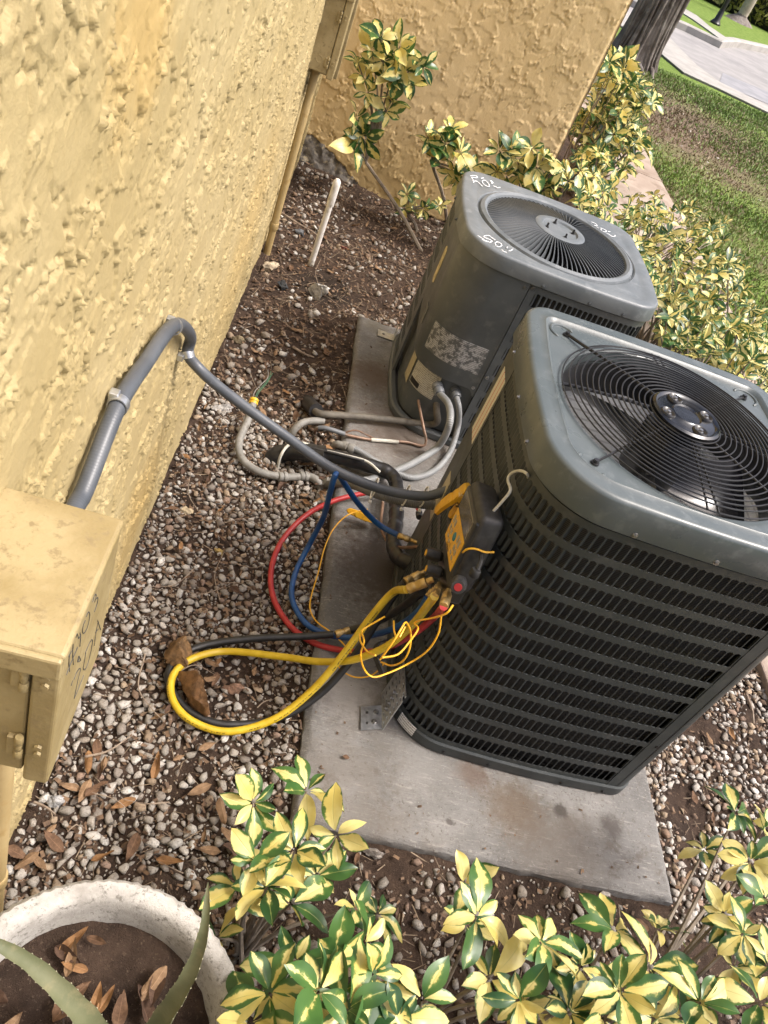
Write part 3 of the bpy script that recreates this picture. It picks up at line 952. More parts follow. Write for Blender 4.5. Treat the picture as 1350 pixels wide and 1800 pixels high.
# coil behind the louvres
cq = Outline(NX0 + .03, NX1 - .03, NY0 + .03, NY1 - .03, 0.06, 0.125, 0.04, 0.06, 0.004)
V, F = strip(cq, 0, cq.L, [(0, NB + .02), (0, NS + 0.01)], closed=True); obj('coil', V, F, MT['coil'], u1)
ci = Outline(NX0 + .05, NX1 - .05, NY0 + .05, NY1 - .05, 0.05, 0.11, 0.03, 0.05, 0.004)
V, F = strip(ci, 0, ci.L, [(0, NS + 0.01), (0, NB + .02)], closed=True); obj('coil_inside', V, F, MT['coil_in'], u1)
# lid
RO = 0.270
ZD = NT - 0.010
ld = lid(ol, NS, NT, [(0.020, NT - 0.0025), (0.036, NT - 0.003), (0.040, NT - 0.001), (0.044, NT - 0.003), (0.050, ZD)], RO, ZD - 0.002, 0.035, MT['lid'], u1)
V, F = lathe_geo([(RO - 0.001, ZD - 0.030), (RO + 0.001, ZD - 0.09), (RO + 0.018, ZD - 0.135), (RO + 0.03, ZD - 0.14)], 96, (ol.c[0], ol.c[1], 0)); obj('fan_shroud', V, F, MT['black'], u1)
# screws along the skirt and the base
for q in [ol.find(*p) for p in ((NX0, 1.62), (NX0, 1.44), (NX0, 1.29), (0.72, NY0), (0.89, NY0), (1.06, NY0))]:
    p_, (n_, t_) = ol.at(q), ol.nt(q)
    bolt('screw', (*(p_ + n_ * 0.0105), NS + 0.007), (*n_, 0), 0.0042, 0.005, MT['steel'], u1)
for x_ in (0.68, 0.80, 1.00, 1.12):
    q = ol.find(x_, NY0); p_, (n_, t_) = ol.at(q), ol.nt(q)
    bolt('screw', (*(p_ + n_ * 0.005), NB + 0.008), (*n_, 0), 0.004, 0.005, MT['black'], u1)
q = ol.find(1.141, NY0); p_, (n_, t_) = ol.at(q), ol.nt(q)
bolt('screw', (*p_, 0.30), (*n_, 0), 0.004, 0.004, MT['black'], u1)
# wire grille: concentric rings, spokes, motor plate
CX, CY = ol.c
def dome(r):
    return ZD + 0.010 + 0.018 * (1 - (r / 0.3) ** 2)
NR_ = 16
for k in range(NR_):
    r = 0.082 + (0.276 - 0.082) * k / (NR_ - 1)
    a = np.linspace(0, 2 * math.pi, 97)[:-1]
    Q = np.c_[CX + r * np.cos(a), CY + r * np.sin(a), np.full(96, dome(r))]
    if k == NR_ - 1:
        Q[:, 2] -= 0.006
    V, F = tube_geo(Q, 0.0017, 6, closed=True)
    obj('grille_ring', V, F, MT['wire'], u1)
def spoke(ang, r0, r1, w_, tail=0.0):
    a = math.radians(ang)
    rr = np.linspace(r0, r1, 12)
    Q = np.c_[CX + rr * math.cos(a), CY + rr * math.sin(a), [dome(r) - 0.0042 for r in rr]]
    if tail:
        Q = np.r_[Q, [[CX + (r1 + tail) * math.cos(a), CY + (r1 + tail) * math.sin(a), ZD + 0.004]]]
    V, F = tube_geo(Q, w_, 6)
    return obj('grille_spoke', V, F, MT['wire'], u1)
for ang in (45, 135, 225, 315):
    spoke(ang, 0.07, 0.284, 0.0036 if ang == 135 else 0.0028, 0.046)
    c_ = (CX + 0.333 * math.cos(math.radians(ang)), CY + 0.333 * math.sin(math.radians(ang)))
    bolt('grille_bolt', (*c_, ZD + 0.001), (0, 0, 1), 0.006, 0.009, MT['black'], u1)
for ang in (0, 88, 92, 180, 268, 273, 360 - 8):
    spoke(ang, 0.07, 0.278, 0.0036 if ang == 180 else 0.0022)
# pressed crescents at the corners of the deck
for ang in (45, 135, 225, 315):
    a = np.radians(np.linspace(ang - 105, ang + 105, 22))
    cc = np.array([CX + 0.345 * math.cos(math.radians(ang)), CY + 0.345 * math.sin(math.radians(ang))])
    ax = np.array([math.cos(math.radians(ang)), math.sin(math.radians(ang))])
    Q = np.c_[cc[0] + 0.030 * np.cos(a), cc[1] + 0.030 * np.sin(a), np.full(22, ZD - 0.0005)]
    V, F = tube_geo(Q, np.r_[0.002, np.full(20, 0.0042), 0.002], 8)
    obj('pressed_rib', V, F, MT['lid'], u1)
pz = dome(0.07)
V, F = lathe_geo([(0.0, 0.006), (0.030, 0.006), (0.033, 0.009), (0.037, 0.006), (0.066, 0.005), (0.070, 0.009), (0.074, 0.010), (0.079, 0.006), (0.080, -0.004), (0.076, -0.006)], 64, (CX, CY, pz))
plate = obj('motor_plate', V, F, MT['chrome'], u1)
for ang in (20, 110, 200, 290):
    a = math.radians(ang)
    c_ = (CX + 0.053 * math.cos(a), CY + 0.053 * math.sin(a))
    V, F = lathe_geo([(0.0, 0.0062), (0.010, 0.0062), (0.0125, 0.009), (0.015, 0.0105), (0.0175, 0.0075), (0.018, 0.005)], 24, (*c_, pz))
    w_ = obj('bolt_well', V, F, MT['black'], plate)
    bolt('motor_bolt', (*c_, pz + 0.006), (0, 0, 1), 0.0048, 0.006, MT['steel'], plate)
# fan: motor, hub and three pitched blades
V, F = lathe_geo([(0.0, ZD - 0.01), (0.06, ZD - 0.01), (0.066, ZD - 0.018), (0.066, ZD - 0.13), (0.0, ZD - 0.13)], 40, (CX, CY, 0)); obj('fan_motor', V, F, MT['black'], u1)
fb = bmesh.new()
NBL, NRR, NW = 3, 10, 9
Vb, Fb = [], []
for i in range(NRR):
    r = 0.055 + (0.258 - 0.055) * i / (NRR - 1)
    wid = math.radians(30 + 20 * i / (NRR - 1))
    for j in range(NW):
        f = j / (NW - 1) - 0.5
        a = f * wid + 0.25 * (i / NRR)
        z = -0.115 + 0.085 * f + 0.018 * (f * f * 4) - 0.02 * (i / NRR)
        Vb.append((r * math.cos(a), r * math.sin(a), z))
for i in range(NRR - 1):
    for j in range(NW - 1):
        Fb.append((i * NW + j, (i + 1) * NW + j, (i + 1) * NW + j + 1, i * NW + j + 1))
bme = mesh('fan_blade', Vb, Fb, MT['fanblade'])
for k in range(3):
    o = bpy.data.objects.new('fan_blade', bme)
    o.matrix_basis = Matrix.Translation((CX, CY, ZD)) @ Matrix.Rotation(math.radians(106 + 120 * k), 4, 'Z')
    put(o, u1)
V, F = lathe_geo([(0.0, 0.46), (0.05, 0.455), (0.085, 0.43), (0.092, 0.40), (0.092, 0.14), (0.10, 0.10), (0.0, 0.10)], 32, (CX + 0.05, CY - 0.02, 0)); obj('compressor', V, F, MT['black'], u1)
# stickers
q0 = ol.find(NX0, 1.595); 
patch('warning_label', ol, ol.L + q0 - 0.080, ol.L + q0 - 0.008, 0.64, 0.83, 0.0022, MT['warn'], u1)
patch('warning_label', ol, ol.L + q0 - 0.066, ol.L + q0 - 0.012, 0.36, 0.50, 0.0022, MT['cream'], u1)
qn = ol.find(0.565, 1.165)
patch('barcode_sticker', ol, qn - 0.012, qn + 0.040, NB + 0.006, NB + 0.040, 0.0075, MT['barcode'], u1)

# ---------------------------------------------------------------- far unit
FX0, FX1, FY0, FY1 = 0.468, 1.140, 2.405, 3.055
FB, FS, FT = 0.066, 0.742, 0.797
of = Outline(FX0, FX1, FY0, FY1, 0.09, 0.15, 0.10, 0.09, 0.010)
u2 = thing('air_conditioner', (of.c[0], of.c[1], PAD_Z), 'weathered grey air conditioner with moulded radial fan guard and painted numbers, farther one', 'air conditioner', 'outdoor air conditioner units')
V, F = strip(of, 0, of.L, [(-0.02, FB - 0.004), (0.006, FB - 0.004), (0.010, FB), (0.010, FB + 0.020), (0.004, FB + 0.026), (-0.012, FB + 0.026)], closed=True)
obj('base_pan', V, F, MT['cab2'], u2)
bmf = bmesh.new()
qq = of.at(np.linspace(0, of.L, 120, endpoint=False))
bmf.faces.new([bmf.verts.new((q[0], q[1], FB + 0.010)) for q in (qq - of.c) * 0.98 + of.c])
bm_obj('pan_floor', bmf, MT['dark'], u2)
for fx, fy in ((FX0 + .1, FY0 + .1), (FX1 - .1, FY0 + .1), (FX0 + .1, FY1 - .1), (FX1 - .1, FY1 - .1)):
    box('foot', (fx - .03, fy - .03, PAD_Z - .001), (fx + .03, fy + .03, FB + .004), MT['black'], u2, 0.003)
f_a = of.find(FX0, FY0 + 0.31)            # control panel from here round the near-left corner ...
f_b = of.find(FX0 + 0.235, FY0)           # ... to this seam
f_p = of.find(FX0, FY0 + 0.37)            # left edge strip
FRW = 9
fz0, fz1 = FB + 0.040, FS - 0.006
fp = (fz1 - fz0) / FRW
frow, fband = [], [(FB + 0.0265, fz0)]
for k in range(FRW):
    a = fz0 + k * fp
    frow.append((a, a + fp - 0.020)); fband.append((a + fp - 0.020, a + fp))
f_end = of.L + f_p - 0.004
for (a, b) in fband:
    V, F = strip(of, f_b + 0.004, f_end, [(-0.009, a - 0.002), (-0.0015, a - 0.0012), (0.0, a), (0.0, b), (-0.0006, b + 0.0006), (-0.0025, b + 0.0006)])
    obj('louver_band', V, F, MT['cab2'], u2)
louvers(of, frow, [(f_b + 0.030, f_end - 0.006)], 0.0185, 0.0, MT['cab2'], u2, 260, lambda p, z: math.hypot(p[0] - 0.72, p[1] - FY0) - 0.6 * z + (9 if p[1] > FY0 + 0.05 else 0))
V, F = strip(of, f_b + 0.003, f_b + 0.026, [(-0.008, FB + .026), (0.0006, FB + .026), (0.0006, FS + .004), (-0.008, FS + .004)], 0.008); obj('seam_strip', V, F, MT['cab2'], u2)
V, F = strip(of, f_p, f_a - 0.003, [(-0.008, FB + .026), (0.0006, FB + .026), (0.0006, FS + .004), (-0.008, FS + .004)], 0.008); obj('edge_strip', V, F, MT['cab2'], u2)
# removable service panel with a sloping lower edge, over a recessed valve compartment
def service(q0, q1):
    n = 60
    q = np.linspace(q0, q1, n); P = of.at(q); N, T = of.nt(q)
    V = []
    for i in range(n):
        u = i / (n - 1)
        zl_ = FB + 0.245 + 0.13 * max(0.0, 1 - u * 2.1) ** 1.4 - 0.028 * math.exp(-((u - 1.0) / 0.03) ** 2)
        for (o_, z) in ((-0.010, zl_), (0.0025, zl_), (0.004, zl_ + 0.003), (0.004, FS + 0.003), (-0.01, FS + 0.003)):
            V.append((*(P[i] + N[i] * o_), z))
    F = [(i * 5 + j, (i + 1) * 5 + j, (i + 1) * 5 + j + 1, i * 5 + j + 1) for i in range(n - 1) for j in range(4)]
    return V, F
V, F = service(f_a, f_b); sp_ = obj('service_panel', V, F, MT['cab2'], u2)
V, F = strip(of, f_a - 0.002, f_b + 0.004, [(-0.022, FB + .026), (-0.022, FB + .42)], 0.008); obj('valve_compartment', V, F, MT['cab2'], u2)
qm = (f_a + f_b) / 2
patch('foil_label', of, of.find(0.492, 2.475), f_b - 0.022, 0.374, 0.476, 0.0056, MT['foil'], sp_, slant=0.0)
patch('foil_patch', of, of.find(FX0, 2.60), of.find(FX0, 2.56), 0.40, 0.47, 0.0056, mk('scuffed_patch', (0.08, 0.085, 0.085), (0.13, 0.13, 0.13), 40, 0.5), sp_)
patch('badge', of, of.find(FX0, 2.672), of.find(FX0, 2.632), 0.520, 0.655, 0.0056, MT['badge'], sp_, rnd=0.018, step=0.003)
patch('rating_plate', of, of.find(0.474, 2.505), of.find(0.575, 2.41), 0.200, 0.300, -0.019, MT['rating'], u2)
patch('brand_plate', of, of.find(0.476, 2.50), of.find(0.512, 2.45), 0.206, 0.226, -0.0172, MT['blacklabel'], u2)
patch('cream_label', of, of.find(FX0, 2.59), of.find(FX0 + .004, 2.525), 0.175, 0.315, -0.019, MT['cream'], u2)
for q, z in ((f_b - 0.014, FB + 0.255), (f_b - 0.012, FS - 0.02), (f_b + 0.013, FB + 0.31), (f_b + 0.013, FS - 0.012)):
    p_, (n_, t_) = of.at(q), of.nt(q)
    bolt('screw', (*(p_ + n_ * 0.003), z), (*n_, 0), 0.0048, 0.005, MT['steel'], u2)
co = Outline(FX0 + .03, FX1 - .03, FY0 + .03, FY1 - .03, 0.07, 0.12, 0.08, 0.07, 0.004)
V, F = strip(co, co.find(FX0 + .25, FY0 + .03), co.L + co.find(FX0 + .03, FY0 + .32), [(0, FB + .02), (0, FS + 0.01)]); obj('coil', V, F, MT['coil'], u2)
# lid with raised collar round the fan guard
RF = 0.262
FD = FT - 0.006
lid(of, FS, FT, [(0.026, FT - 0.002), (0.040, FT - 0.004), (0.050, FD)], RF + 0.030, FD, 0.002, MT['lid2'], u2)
V, F = lathe_geo([(RF + 0.031, FD - 0.004), (RF + 0.030, FD - 0.006), (RF + 0.026, FD - 0.006), (RF + 0.022, FD + 0.004), (RF + 0.010, FD + 0.009), (RF, FD + 0.004), (RF - 0.006, FD - 0.010), (RF - 0.006, FD - 0.04)], 120, (of.c[0], of.c[1], 0))
gd = obj('guard_collar', V, F, MT['lid2'], u2)
OX, OY = of.c
NF = 84
Vf_, Ff_ = [], []
nr = 10
for i in range(nr):
    u = i / (nr - 1)
    r = 0.086 + (RF - 0.002 - 0.086) * u
    a = 0.20 * math.sin(u * math.pi * 0.5) - 0.10 * u
    zt_ = FD + 0.024 - 0.026 * u ** 1.6
    th = 0.0009 + 0.0009 * u
    for (dz, s_) in ((0, -1), (0, 1), (-0.012, 1), (-0.012, -1)):
        da = s_ * th / r + (0.006 / r if dz < 0 else 0)
        Vf_.append((r * math.cos(a + da), r * math.sin(a + da), zt_ + dz))
for i in range(nr - 1):
    for j in range(4):
        k = (j + 1) % 4
        Ff_.append((i * 4 + j, i * 4 + k, (i + 1) * 4 + k, (i + 1) * 4 + j))
fme = mesh('guard_fin', Vf_, Ff_, MT['fin'], False)
for k in range(NF):
    o = bpy.data.objects.new('guard_fin', fme)
    o.matrix_basis = Matrix.Translation((OX, OY, 0)) @ Matrix.Rotation(2 * math.pi * k / NF, 4, 'Z')
    put(o, u2)
V, F = lathe_geo([(0, FD + 0.020), (0.062, FD + 0.020), (0.066, FD + 0.026), (0.082, FD + 0.028), (0.092, FD + 0.024), (0.095, FD + 0.012), (0.090, FD - 0.004)], 64, (OX, OY, 0))
hub = obj('guard_hub', V, F, MT['lid2'], u2)
for ang in (15, 105, 195, 285):
    a = math.radians(ang)
    c_ = (OX + 0.052 * math.cos(a), OY + 0.052 * math.sin(a), FD + 0.020)
    bolt('motor_bolt', c_, (0, 0, 1), 0.0055, 0.005, MT['black'], hub)
    V, F = lathe_geo([(0.0036, 0.0), (0.0036, 0.015), (0.0, 0.016)], 8, c_); obj('stud', V, F, MT['black'], hub)
for k in range(4):
    o = bpy.data.objects.new('fan_blade', bme)
    o.matrix_basis = Matrix.Translation((OX, OY, FD - 0.03)) @ Matrix.Rotation(math.radians(40 + 90 * k), 4, 'Z')
    put(o, u2)
V, F = lathe_geo([(RF - 0.004, FD - 0.03), (RF - 0.004, FD - 0.16), (RF + 0.02, FD - 0.2)], 64, (OX, OY, 0)); obj('fan_shroud', V, F, MT['black'], u2)
V, F = lathe_geo([(0, FD - 0.02), (0.07, FD - 0.02), (0.07, FD - 0.16), (0, FD - 0.16)], 32, (OX, OY, 0)); obj('fan_motor', V, F, MT['black'], u2)
for q in [of.find(*p) for p in ((0.74, FY0), (0.90, FY0), (1.02, FY0), (FX0, 2.66), (FX0, 2.84))]:
    p_, (n_, t_) = of.at(q), of.nt(q)
    bolt('screw', (*(p_ + n_ * 0.0105), FS + 0.007), (*n_, 0), 0.0045, 0.005, MT['cab2'], u2)

# handwriting, stroke by stroke, as ribbons of paint lying on their surface
def strokes(name, S, ox, oy, sc, plane, axis, width, nrm, mat, parent, lift=0.0008):
    VV, FF = [], []
    nrm = np.array(nrm, float)
    for st in S:
        P = [at(ox + x / sc, oy + y / sc, plane, axis) for x, y in st]
        Q = catmull(P, 5) if len(P) > 2 else np.array(P)
        T = np.gradient(Q, axis=0); T /= np.linalg.norm(T, axis=1)[:, None] + 1e-12
        B = np.cross(nrm, T)
        o_ = len(VV)
        for i in range(len(Q)):
            w_ = width * (0.8 + 0.35 * math.sin(i * 1.7 + len(st)))
            VV += [Q[i] - B[i] * w_ / 2 + nrm * lift * 0.2, Q[i] - B[i] * w_ * 0.3 + nrm * lift, Q[i] + B[i] * w_ * 0.3 + nrm * lift, Q[i] + B[i] * w_ / 2 + nrm * lift * 0.2]
        for i in range(len(Q) - 1):
            for j in range(3):
                a = o_ + i * 4 + j
                FF.append((a, a + 4, a + 5, a + 1))
    return obj(name, VV, FF, mat, parent)
lz_ = FT - 0.002
strokes('painted_number', [[(335, 200), (400, 245), (440, 275), (520, 305)], [(400, 255), (450, 285), (520, 300), (545, 280), (480, 250), (430, 225), (440, 208), (500, 205), (560, 245), (600, 270)],
    [(590, 320), (620, 295), (670, 315), (690, 345), (660, 370), (610, 355), (590, 320)], [(690, 410), (720, 440), (765, 452)], [(775, 372), (765, 388)], [(790, 432), (830, 425), (850, 405)]],
    800, 390, 8.4375, lz_, 2, 0.0036, (0, 0, 1), MT['chalk'], u2)
strokes('painted_number', [[(245, 200), (330, 190), (430, 210), (425, 245), (370, 245), (290, 240), (320, 300), (335, 375), (350, 340), (420, 340), (500, 400), (575, 480)],
    [(560, 345), (610, 310), (680, 340), (750, 430), (740, 475), (670, 460), (590, 400), (560, 345)], [(770, 320), (820, 340), (790, 360), (850, 375), (800, 400)], [(850, 460), (920, 480), (960, 515), (1040, 495)], [(530, 262), (600, 250)]],
    810, 296, 15, lz_, 2, 0.0038, (0, 0, 1), MT['chalk'], u2)
strokes('painted_number', [[(290, 210), (390, 250), (440, 300), (360, 300), (275, 245), (320, 330), (350, 345), (420, 340), (470, 370), (505, 415)],
    [(545, 370), (590, 390), (670, 430), (685, 460), (630, 475), (560, 440), (545, 370)], [(730, 460), (790, 470)], [(700, 505), (760, 545), (830, 590), (900, 595), (920, 560)]],
    1020, 376, 15, lz_, 2, 0.0036, (0, 0, 1), MT['chalk'], u2)

# ================================================================ wall boxes, pipes and conduit
def elec_box(y0, y1, xo, z0, z1, name, label, lip=0.028, th=0.020, hinge_z=None, cover_drop=0.012):
    r = thing(name, (wall_x(y0), (y0 + y1) / 2, z0), label, 'electrical box', 'painted electrical boxes on the wall')
    xw = wall_x(y0) - 0.004
    mb = MT['paint_box']
    box('body', (xw, y0 + 0.004, z0), (xo - lip, y1 - 0.004, z1 - 0.008), mb, r, 0.003)
    c = box('cover', (xo - lip + 0.0015, y0, z0 - cover_drop), (xo, y1, z1 - 0.0085), mb, r, 0.004, 3)
    bm = bmesh.new()
    bm_box(bm, (xw, y0 - 0.002, z1 - 0.010), (xo + 0.0015, y1 + 0.002, z1), 0.0045, 3)
    bm_box(bm, (xw, y0 - 0.009, z1 - 0.030), (xo + 0.0005, y0 - 0.0015, z1 - 0.0005), 0.003, 2)
    for v in bm.verts:
        v.co.z += 0.0014 * math.sin(v.co.y * 37)
    bm_obj('hood', bm, mb, r)
    for hz in hinge_z or (z0 + 0.06, z1 - 0.085):
        h = thing_part('hinge', r)
        for (za, zb_, rr) in ((hz - 0.020, hz - 0.006, 0.0046), (hz - 0.005, hz + 0.006, 0.0036), (hz + 0.007, hz + 0.020, 0.0046)):
            V, F = lathe_geo([(0, za), (rr * .8, za), (rr, za + .0015), (rr, zb_ - .0015), (rr * .8, zb_), (0, zb_)], 14, (xo - lip - 0.004, y0 - 0.001, 0))
            obj('knuckle', V, F, mb, h)
        box('leaf_plate', (xo - lip - 0.016, y0 - 0.0015, hz - 0.016), (xo - lip - 0.004, y0 + 0.0045, hz + 0.016), mb, h, 0.001)
        for dz in (-0.005, 0.008):
            bolt('rivet', (xo - 0.013, y0 - 0.0005, hz + dz), (0, -1, 0), 0.0042, 0.003, mb, r, False)
    # round knock-out pressed in the side
    a = np.linspace(0, 2 * math.pi, 33)[:-1]
    Q = np.c_[xw + 0.035 + 0.0125 * np.cos(a), np.full(32, y0 + 0.0038), z0 + 0.045 + 0.0125 * np.sin(a)]
    V, F = tube_geo(Q, 0.0008, 5, closed=True); obj('knockout_ring', V, F, mb, r)
    return r

def thing_part(name, parent):
    o = bpy.data.objects.new(name, None)
    o.empty_display_size = 0.02
    return put(o, parent)

BX = -0.097
nb_ = elec_box(0.431, 0.608, BX, 0.872, 1.100, 'disconnect_box', 'large yellow painted electrical box with handwritten numbers, close in the left foreground', hinge_z=(0.928, 1.052))
ox_, oy_, s_ = 100, 1020, 7.5
strokes('marker_writing', [[(210, 840), (205, 960), (215, 1110)], [(165, 985), (155, 1070), (165, 1200)], [(120, 1250), (165, 1130), (240, 950), (270, 880)], [(150, 1010), (195, 925)],
    [(300, 690), (310, 740), (300, 870)], [(248, 755), (262, 700), (285, 765), (312, 715)],
    [(385, 480), (410, 420), (430, 440), (420, 530), (390, 640), (350, 700), (335, 670), (345, 590), (370, 530)],
    [(465, 290), (500, 190), (515, 200), (495, 290)], [(500, 262), (535, 225), (530, 290), (490, 420)],
    [(268, 1080), (285, 1000), (310, 1055), (272, 1072), (290, 1030)],
    [(185, 1390), (205, 1320)], [(220, 1310), (260, 1210), (300, 1160), (305, 1190), (270, 1330), (225, 1560)], [(225, 1560), (280, 1430), (350, 1250)],
    [(370, 960), (420, 840), (460, 780), (465, 820), (440, 960), (400, 1110), (365, 1180), (345, 1150), (360, 1060), (380, 930)],
    [(490, 860), (510, 700), (535, 560)], [(535, 525), (575, 655)], [(502, 690), (545, 640)]],
    ox_, oy_, s_, BX + 0.0002, 0, 0.0011, (1, 0, 0), MT['ink'], nb_, 0.0006)
fb_ = elec_box(3.400, 3.580, -0.077, 0.812, 1.105, 'utility_box', 'small tan painted electrical box high on the wall above the thin pipe', hinge_z=(0.855, 1.015))
box('back_trim', (wall_x(3.6) - 0.004, 3.585, 0.76), (-0.066, 3.597, 1.10), MT['paint_box'], fb_, 0.002)

def pipe_run(name, P, r, mat, label, cat, couplings=(), group=None, seg=14, smooth_path=True, step=0.02):
    root = thing(name, P[0], label, cat, group)
    o = tube('pipe', P, r, mat, root, seg, step, smooth_path)
    for (c, d, rr, h) in couplings:
        d = Vector(d).normalized()
        M = Matrix.Translation(V3(c)) @ d.to_track_quat('Z', 'Y').to_matrix().to_4x4()
        V, F = lathe_geo([(r * .9, -h / 2), (rr * .96, -h / 2), (rr, -h / 2 + .002), (rr, h / 2 - .002), (rr * .96, h / 2), (r * .9, h / 2)], seg)
        obj('coupling', xf(V, M), F, mat, root)
    return root
wx = wall_x(3.49) + 0.024
pipe_run('wall_pipe', [(wx, 3.49, -0.04), (wx, 3.49, 0.3), (wx + 0.002, 3.49, 0.6), (wx, 3.49, 0.815)], 0.0165, MT['paint_pipe'], 'thin tan painted pipe running down the wall from the small box to the soil', 'pipe', [((wx, 3.49, 0.13), (0, 0, 1), 0.0195, 0.03), ((wx, 3.49, 0.795), (0, 0, 1), 0.0205, 0.03)])
wx = wall_x(0.585) + 0.024
pipe_run('wall_pipe', [(wx, 0.575, -0.04), (wx, 0.575, 0.3), (wx, 0.575, 0.5), (wx, 0.575, 0.876)], 0.0175, MT['paint_pipe'], 'tan painted pipe under the foreground electrical box at the left edge', 'pipe', [((wx, 0.575, 0.20), (0, 0, 1), 0.021, 0.035)])
pb, pt = at(547, 463, 0.0), None
r_ = thing('white_pipe', (pb[0], pb[1], -0.02), 'white plastic pipe standing upright in the soil near the corner', 'pipe')
tube('pipe', [(pb[0], pb[1], -0.03), (pb[0] + 0.002, pb[1], 0.2), (pb[0] + 0.004, pb[1], 0.40)], 0.0135, MT['pvc_white'], r_, 16, 0.03)
V, F = lathe_geo([(0.0137, 0.29), (0.0165, 0.29), (0.0168, 0.292), (0.0168, 0.385), (0.0155, 0.398), (0.009, 0.408), (0, 0.411)], 20, (pb[0] + 0.0035, pb[1], 0)); obj('cap', V, F, MT['pvc_white'], r_)

def fitting(name, c, d, r0, h, mat, parent, hexa=False, seg=18):
    d = Vector(d).normalized()
    M = Matrix.Translation(V3(c)) @ d.to_track_quat('Z', 'Y').to_matrix().to_4x4()
    V, F = lathe_geo([(0, -h / 2), (r0 * .86, -h / 2), (r0, -h / 2 + h * .1), (r0, -h * .08), (r0 * .82, -h * .05), (r0 * .82, h * .05), (r0, h * .08), (r0, h / 2 - h * .1), (r0 * .86, h / 2), (0, h / 2)], 6 if hexa else seg)
    o = obj(name, xf(V, M), F, mat, parent, smooth=not hexa)
    return o

# --- liquid-tight conduit: ribbed plastic whip from the disconnect box along the wall and across to the near unit
def ribbed(t_name, c1, c2, pitch, rough=0.4):
    m, t, b, o = nodes(t_name)
    uv = nd(t, 'ShaderNodeUVMap').outputs[0]
    s = nd(t, 'ShaderNodeSeparateXYZ'); t.links.new(uv, s.inputs[0])
    wv = math_n(t, 'SINE', math_n(t, 'MULTIPLY', s.outputs['X'], 2 * math.pi / pitch))
    p = wpos(t)
    col = mix(t, ramp(t, noise(t, p, 14, 5), 0.35, 0.65), c1, c2)
    col = mix(t, ramp(t, noise(t, p, 60, 5, 0.7), 0.62, 0.75), col, tuple(min(1, a * 1.6) for a in c2))
    t.links.new(col, b.inputs['Base Color'])
    b.inputs['Roughness'].default_value = rough
    bump(t, b, wv, 0.00006 if pitch < 0.0049 else 0.0005, 0.8)
    return m
MT['whip'] = ribbed('ribbed_grey_conduit', (0.066, 0.075, 0.088), (0.088, 0.098, 0.112), 0.0048)
MT['whip2'] = ribbed('ribbed_pale_conduit', (0.20, 0.21, 0.215), (0.27, 0.28, 0.285), 0.005)
MT['whip3'] = ribbed('ribbed_dull_conduit', (0.105, 0.105, 0.10), (0.15, 0.148, 0.14), 0.005, 0.55)
MT['corr'] = ribbed('wrapped_black_line', (0.012, 0.012, 0.013), (0.02, 0.02, 0.021), 0.03, 0.35)
def hose_print_mat():
    m, t, b, o = nodes('printed_yellow_hose')
    uv = nd(t, 'ShaderNodeUVMap').outputs[0]
    s = nd(t, 'ShaderNodeSeparateXYZ'); t.links.new(uv, s.inputs[0])
    p = wpos(t)
    col = mix(t, ramp(t, noise(t, p, 30, 5), 0.35, 0.65), (0.50, 0.34, 0.012), (0.60, 0.43, 0.03))
    band = math_n(t, 'MULTIPLY', ramp(t, s.outputs['Y'], 0.22, 0.235), ramp(t, s.outputs['Y'], 0.295, 0.28))
    mp = nd(t, 'ShaderNodeMapping'); mp.inputs['Scale'].default_value = (330, 14, 1); t.links.new(uv, mp.inputs[0])
    n1 = noise(t, mp.outputs[0], 1.0, 1)
    mp2 = nd(t, 'ShaderNodeMapping'); mp2.inputs['Scale'].default_value = (16, 1, 1); t.links.new(uv, mp2.inputs[0])
    n2 = noise(t, mp2.outputs[0], 1.0, 0)
    msk = math_n(t, 'MULTIPLY', band, math_n(t, 'MULTIPLY', ramp(t, n1, 0.48, 0.52), ramp(t, n2, 0.42, 0.45)))
    t.links.new(mix(t, math_n(t, 'MULTIPLY', msk, 0.85), col, (0.03, 0.025, 0.01)), b.inputs['Base Color'])
    b.inputs['Roughness'].default_value = 0.36
    return m
MT['hose_print'] = hose_print_mat()

def hose(name, P, r, mat, parent, seg=14, step=0.008, twist=0.0, wob=0.0):
    """flexible line with uv: u in metres along, v round the section"""
    Q = resample(catmull(P, 10), step)
    n = len(Q)
    R = r if not wob else r * (1 + wob * np.sin(np.arange(n) * step * 2 * math.pi / 0.055) + wob * rng.normal(size=n) * .4)
    V, F = tube_geo(Q, R, seg)
    o = obj(name, V, F, mat, parent)
    uv = o.data.uv_layers.new(name='UVMap')
    for poly in o.data.polygons:
        vis = [o.data.loops[l].vertex_index for l in poly.loop_indices]
        seam = len(vis) == 4 and (max(v % seg for v in vis) - min(v % seg for v in vis)) > 1
        for l, v in zip(poly.loop_indices, vis):
            j = v % seg
            uv.data[l].uv = ((v // seg) * step, (seg if (seam and j == 0) else j) / seg)
    return o

xw_ = lambda y: wall_x(y) + 0.022
def onwall(x, y):
    p = at(x, y, -0.185, 0)
    return at(x, y, xw_(p[1]), 0)
w0 = [np.array([xw_(0.62) + 0.01, 0.60, 0.905]), onwall(128, 900), onwall(150, 858), onwall(208, 712), onwall(258, 634), onwall(296, 580), onwall(318, 571), onwall(335, 592)]
w1 = onwall(330, 622)
c1_ = [at(350, 648, 1.57, 1), at(380, 676, 1.58, 1), at(440, 722, 1.60, 1), at(500, 765, 1.61, 1), at(570, 815, 1.62, 1), at(625, 843, 1.62, 1), at(680, 862, 1.62, 1), at(740, 872, 1.62, 1), at(775, 866, 1.625, 1), at(800, 856, 1.63, 1)]
wh = thing('conduit', w0[0], 'thick smooth grey conduit strapped to the stucco and looping down to the near unit', 'conduit')
hose('jacket', w0 + [w1] + c1_, 0.0130, MT['whip'], wh, 18)
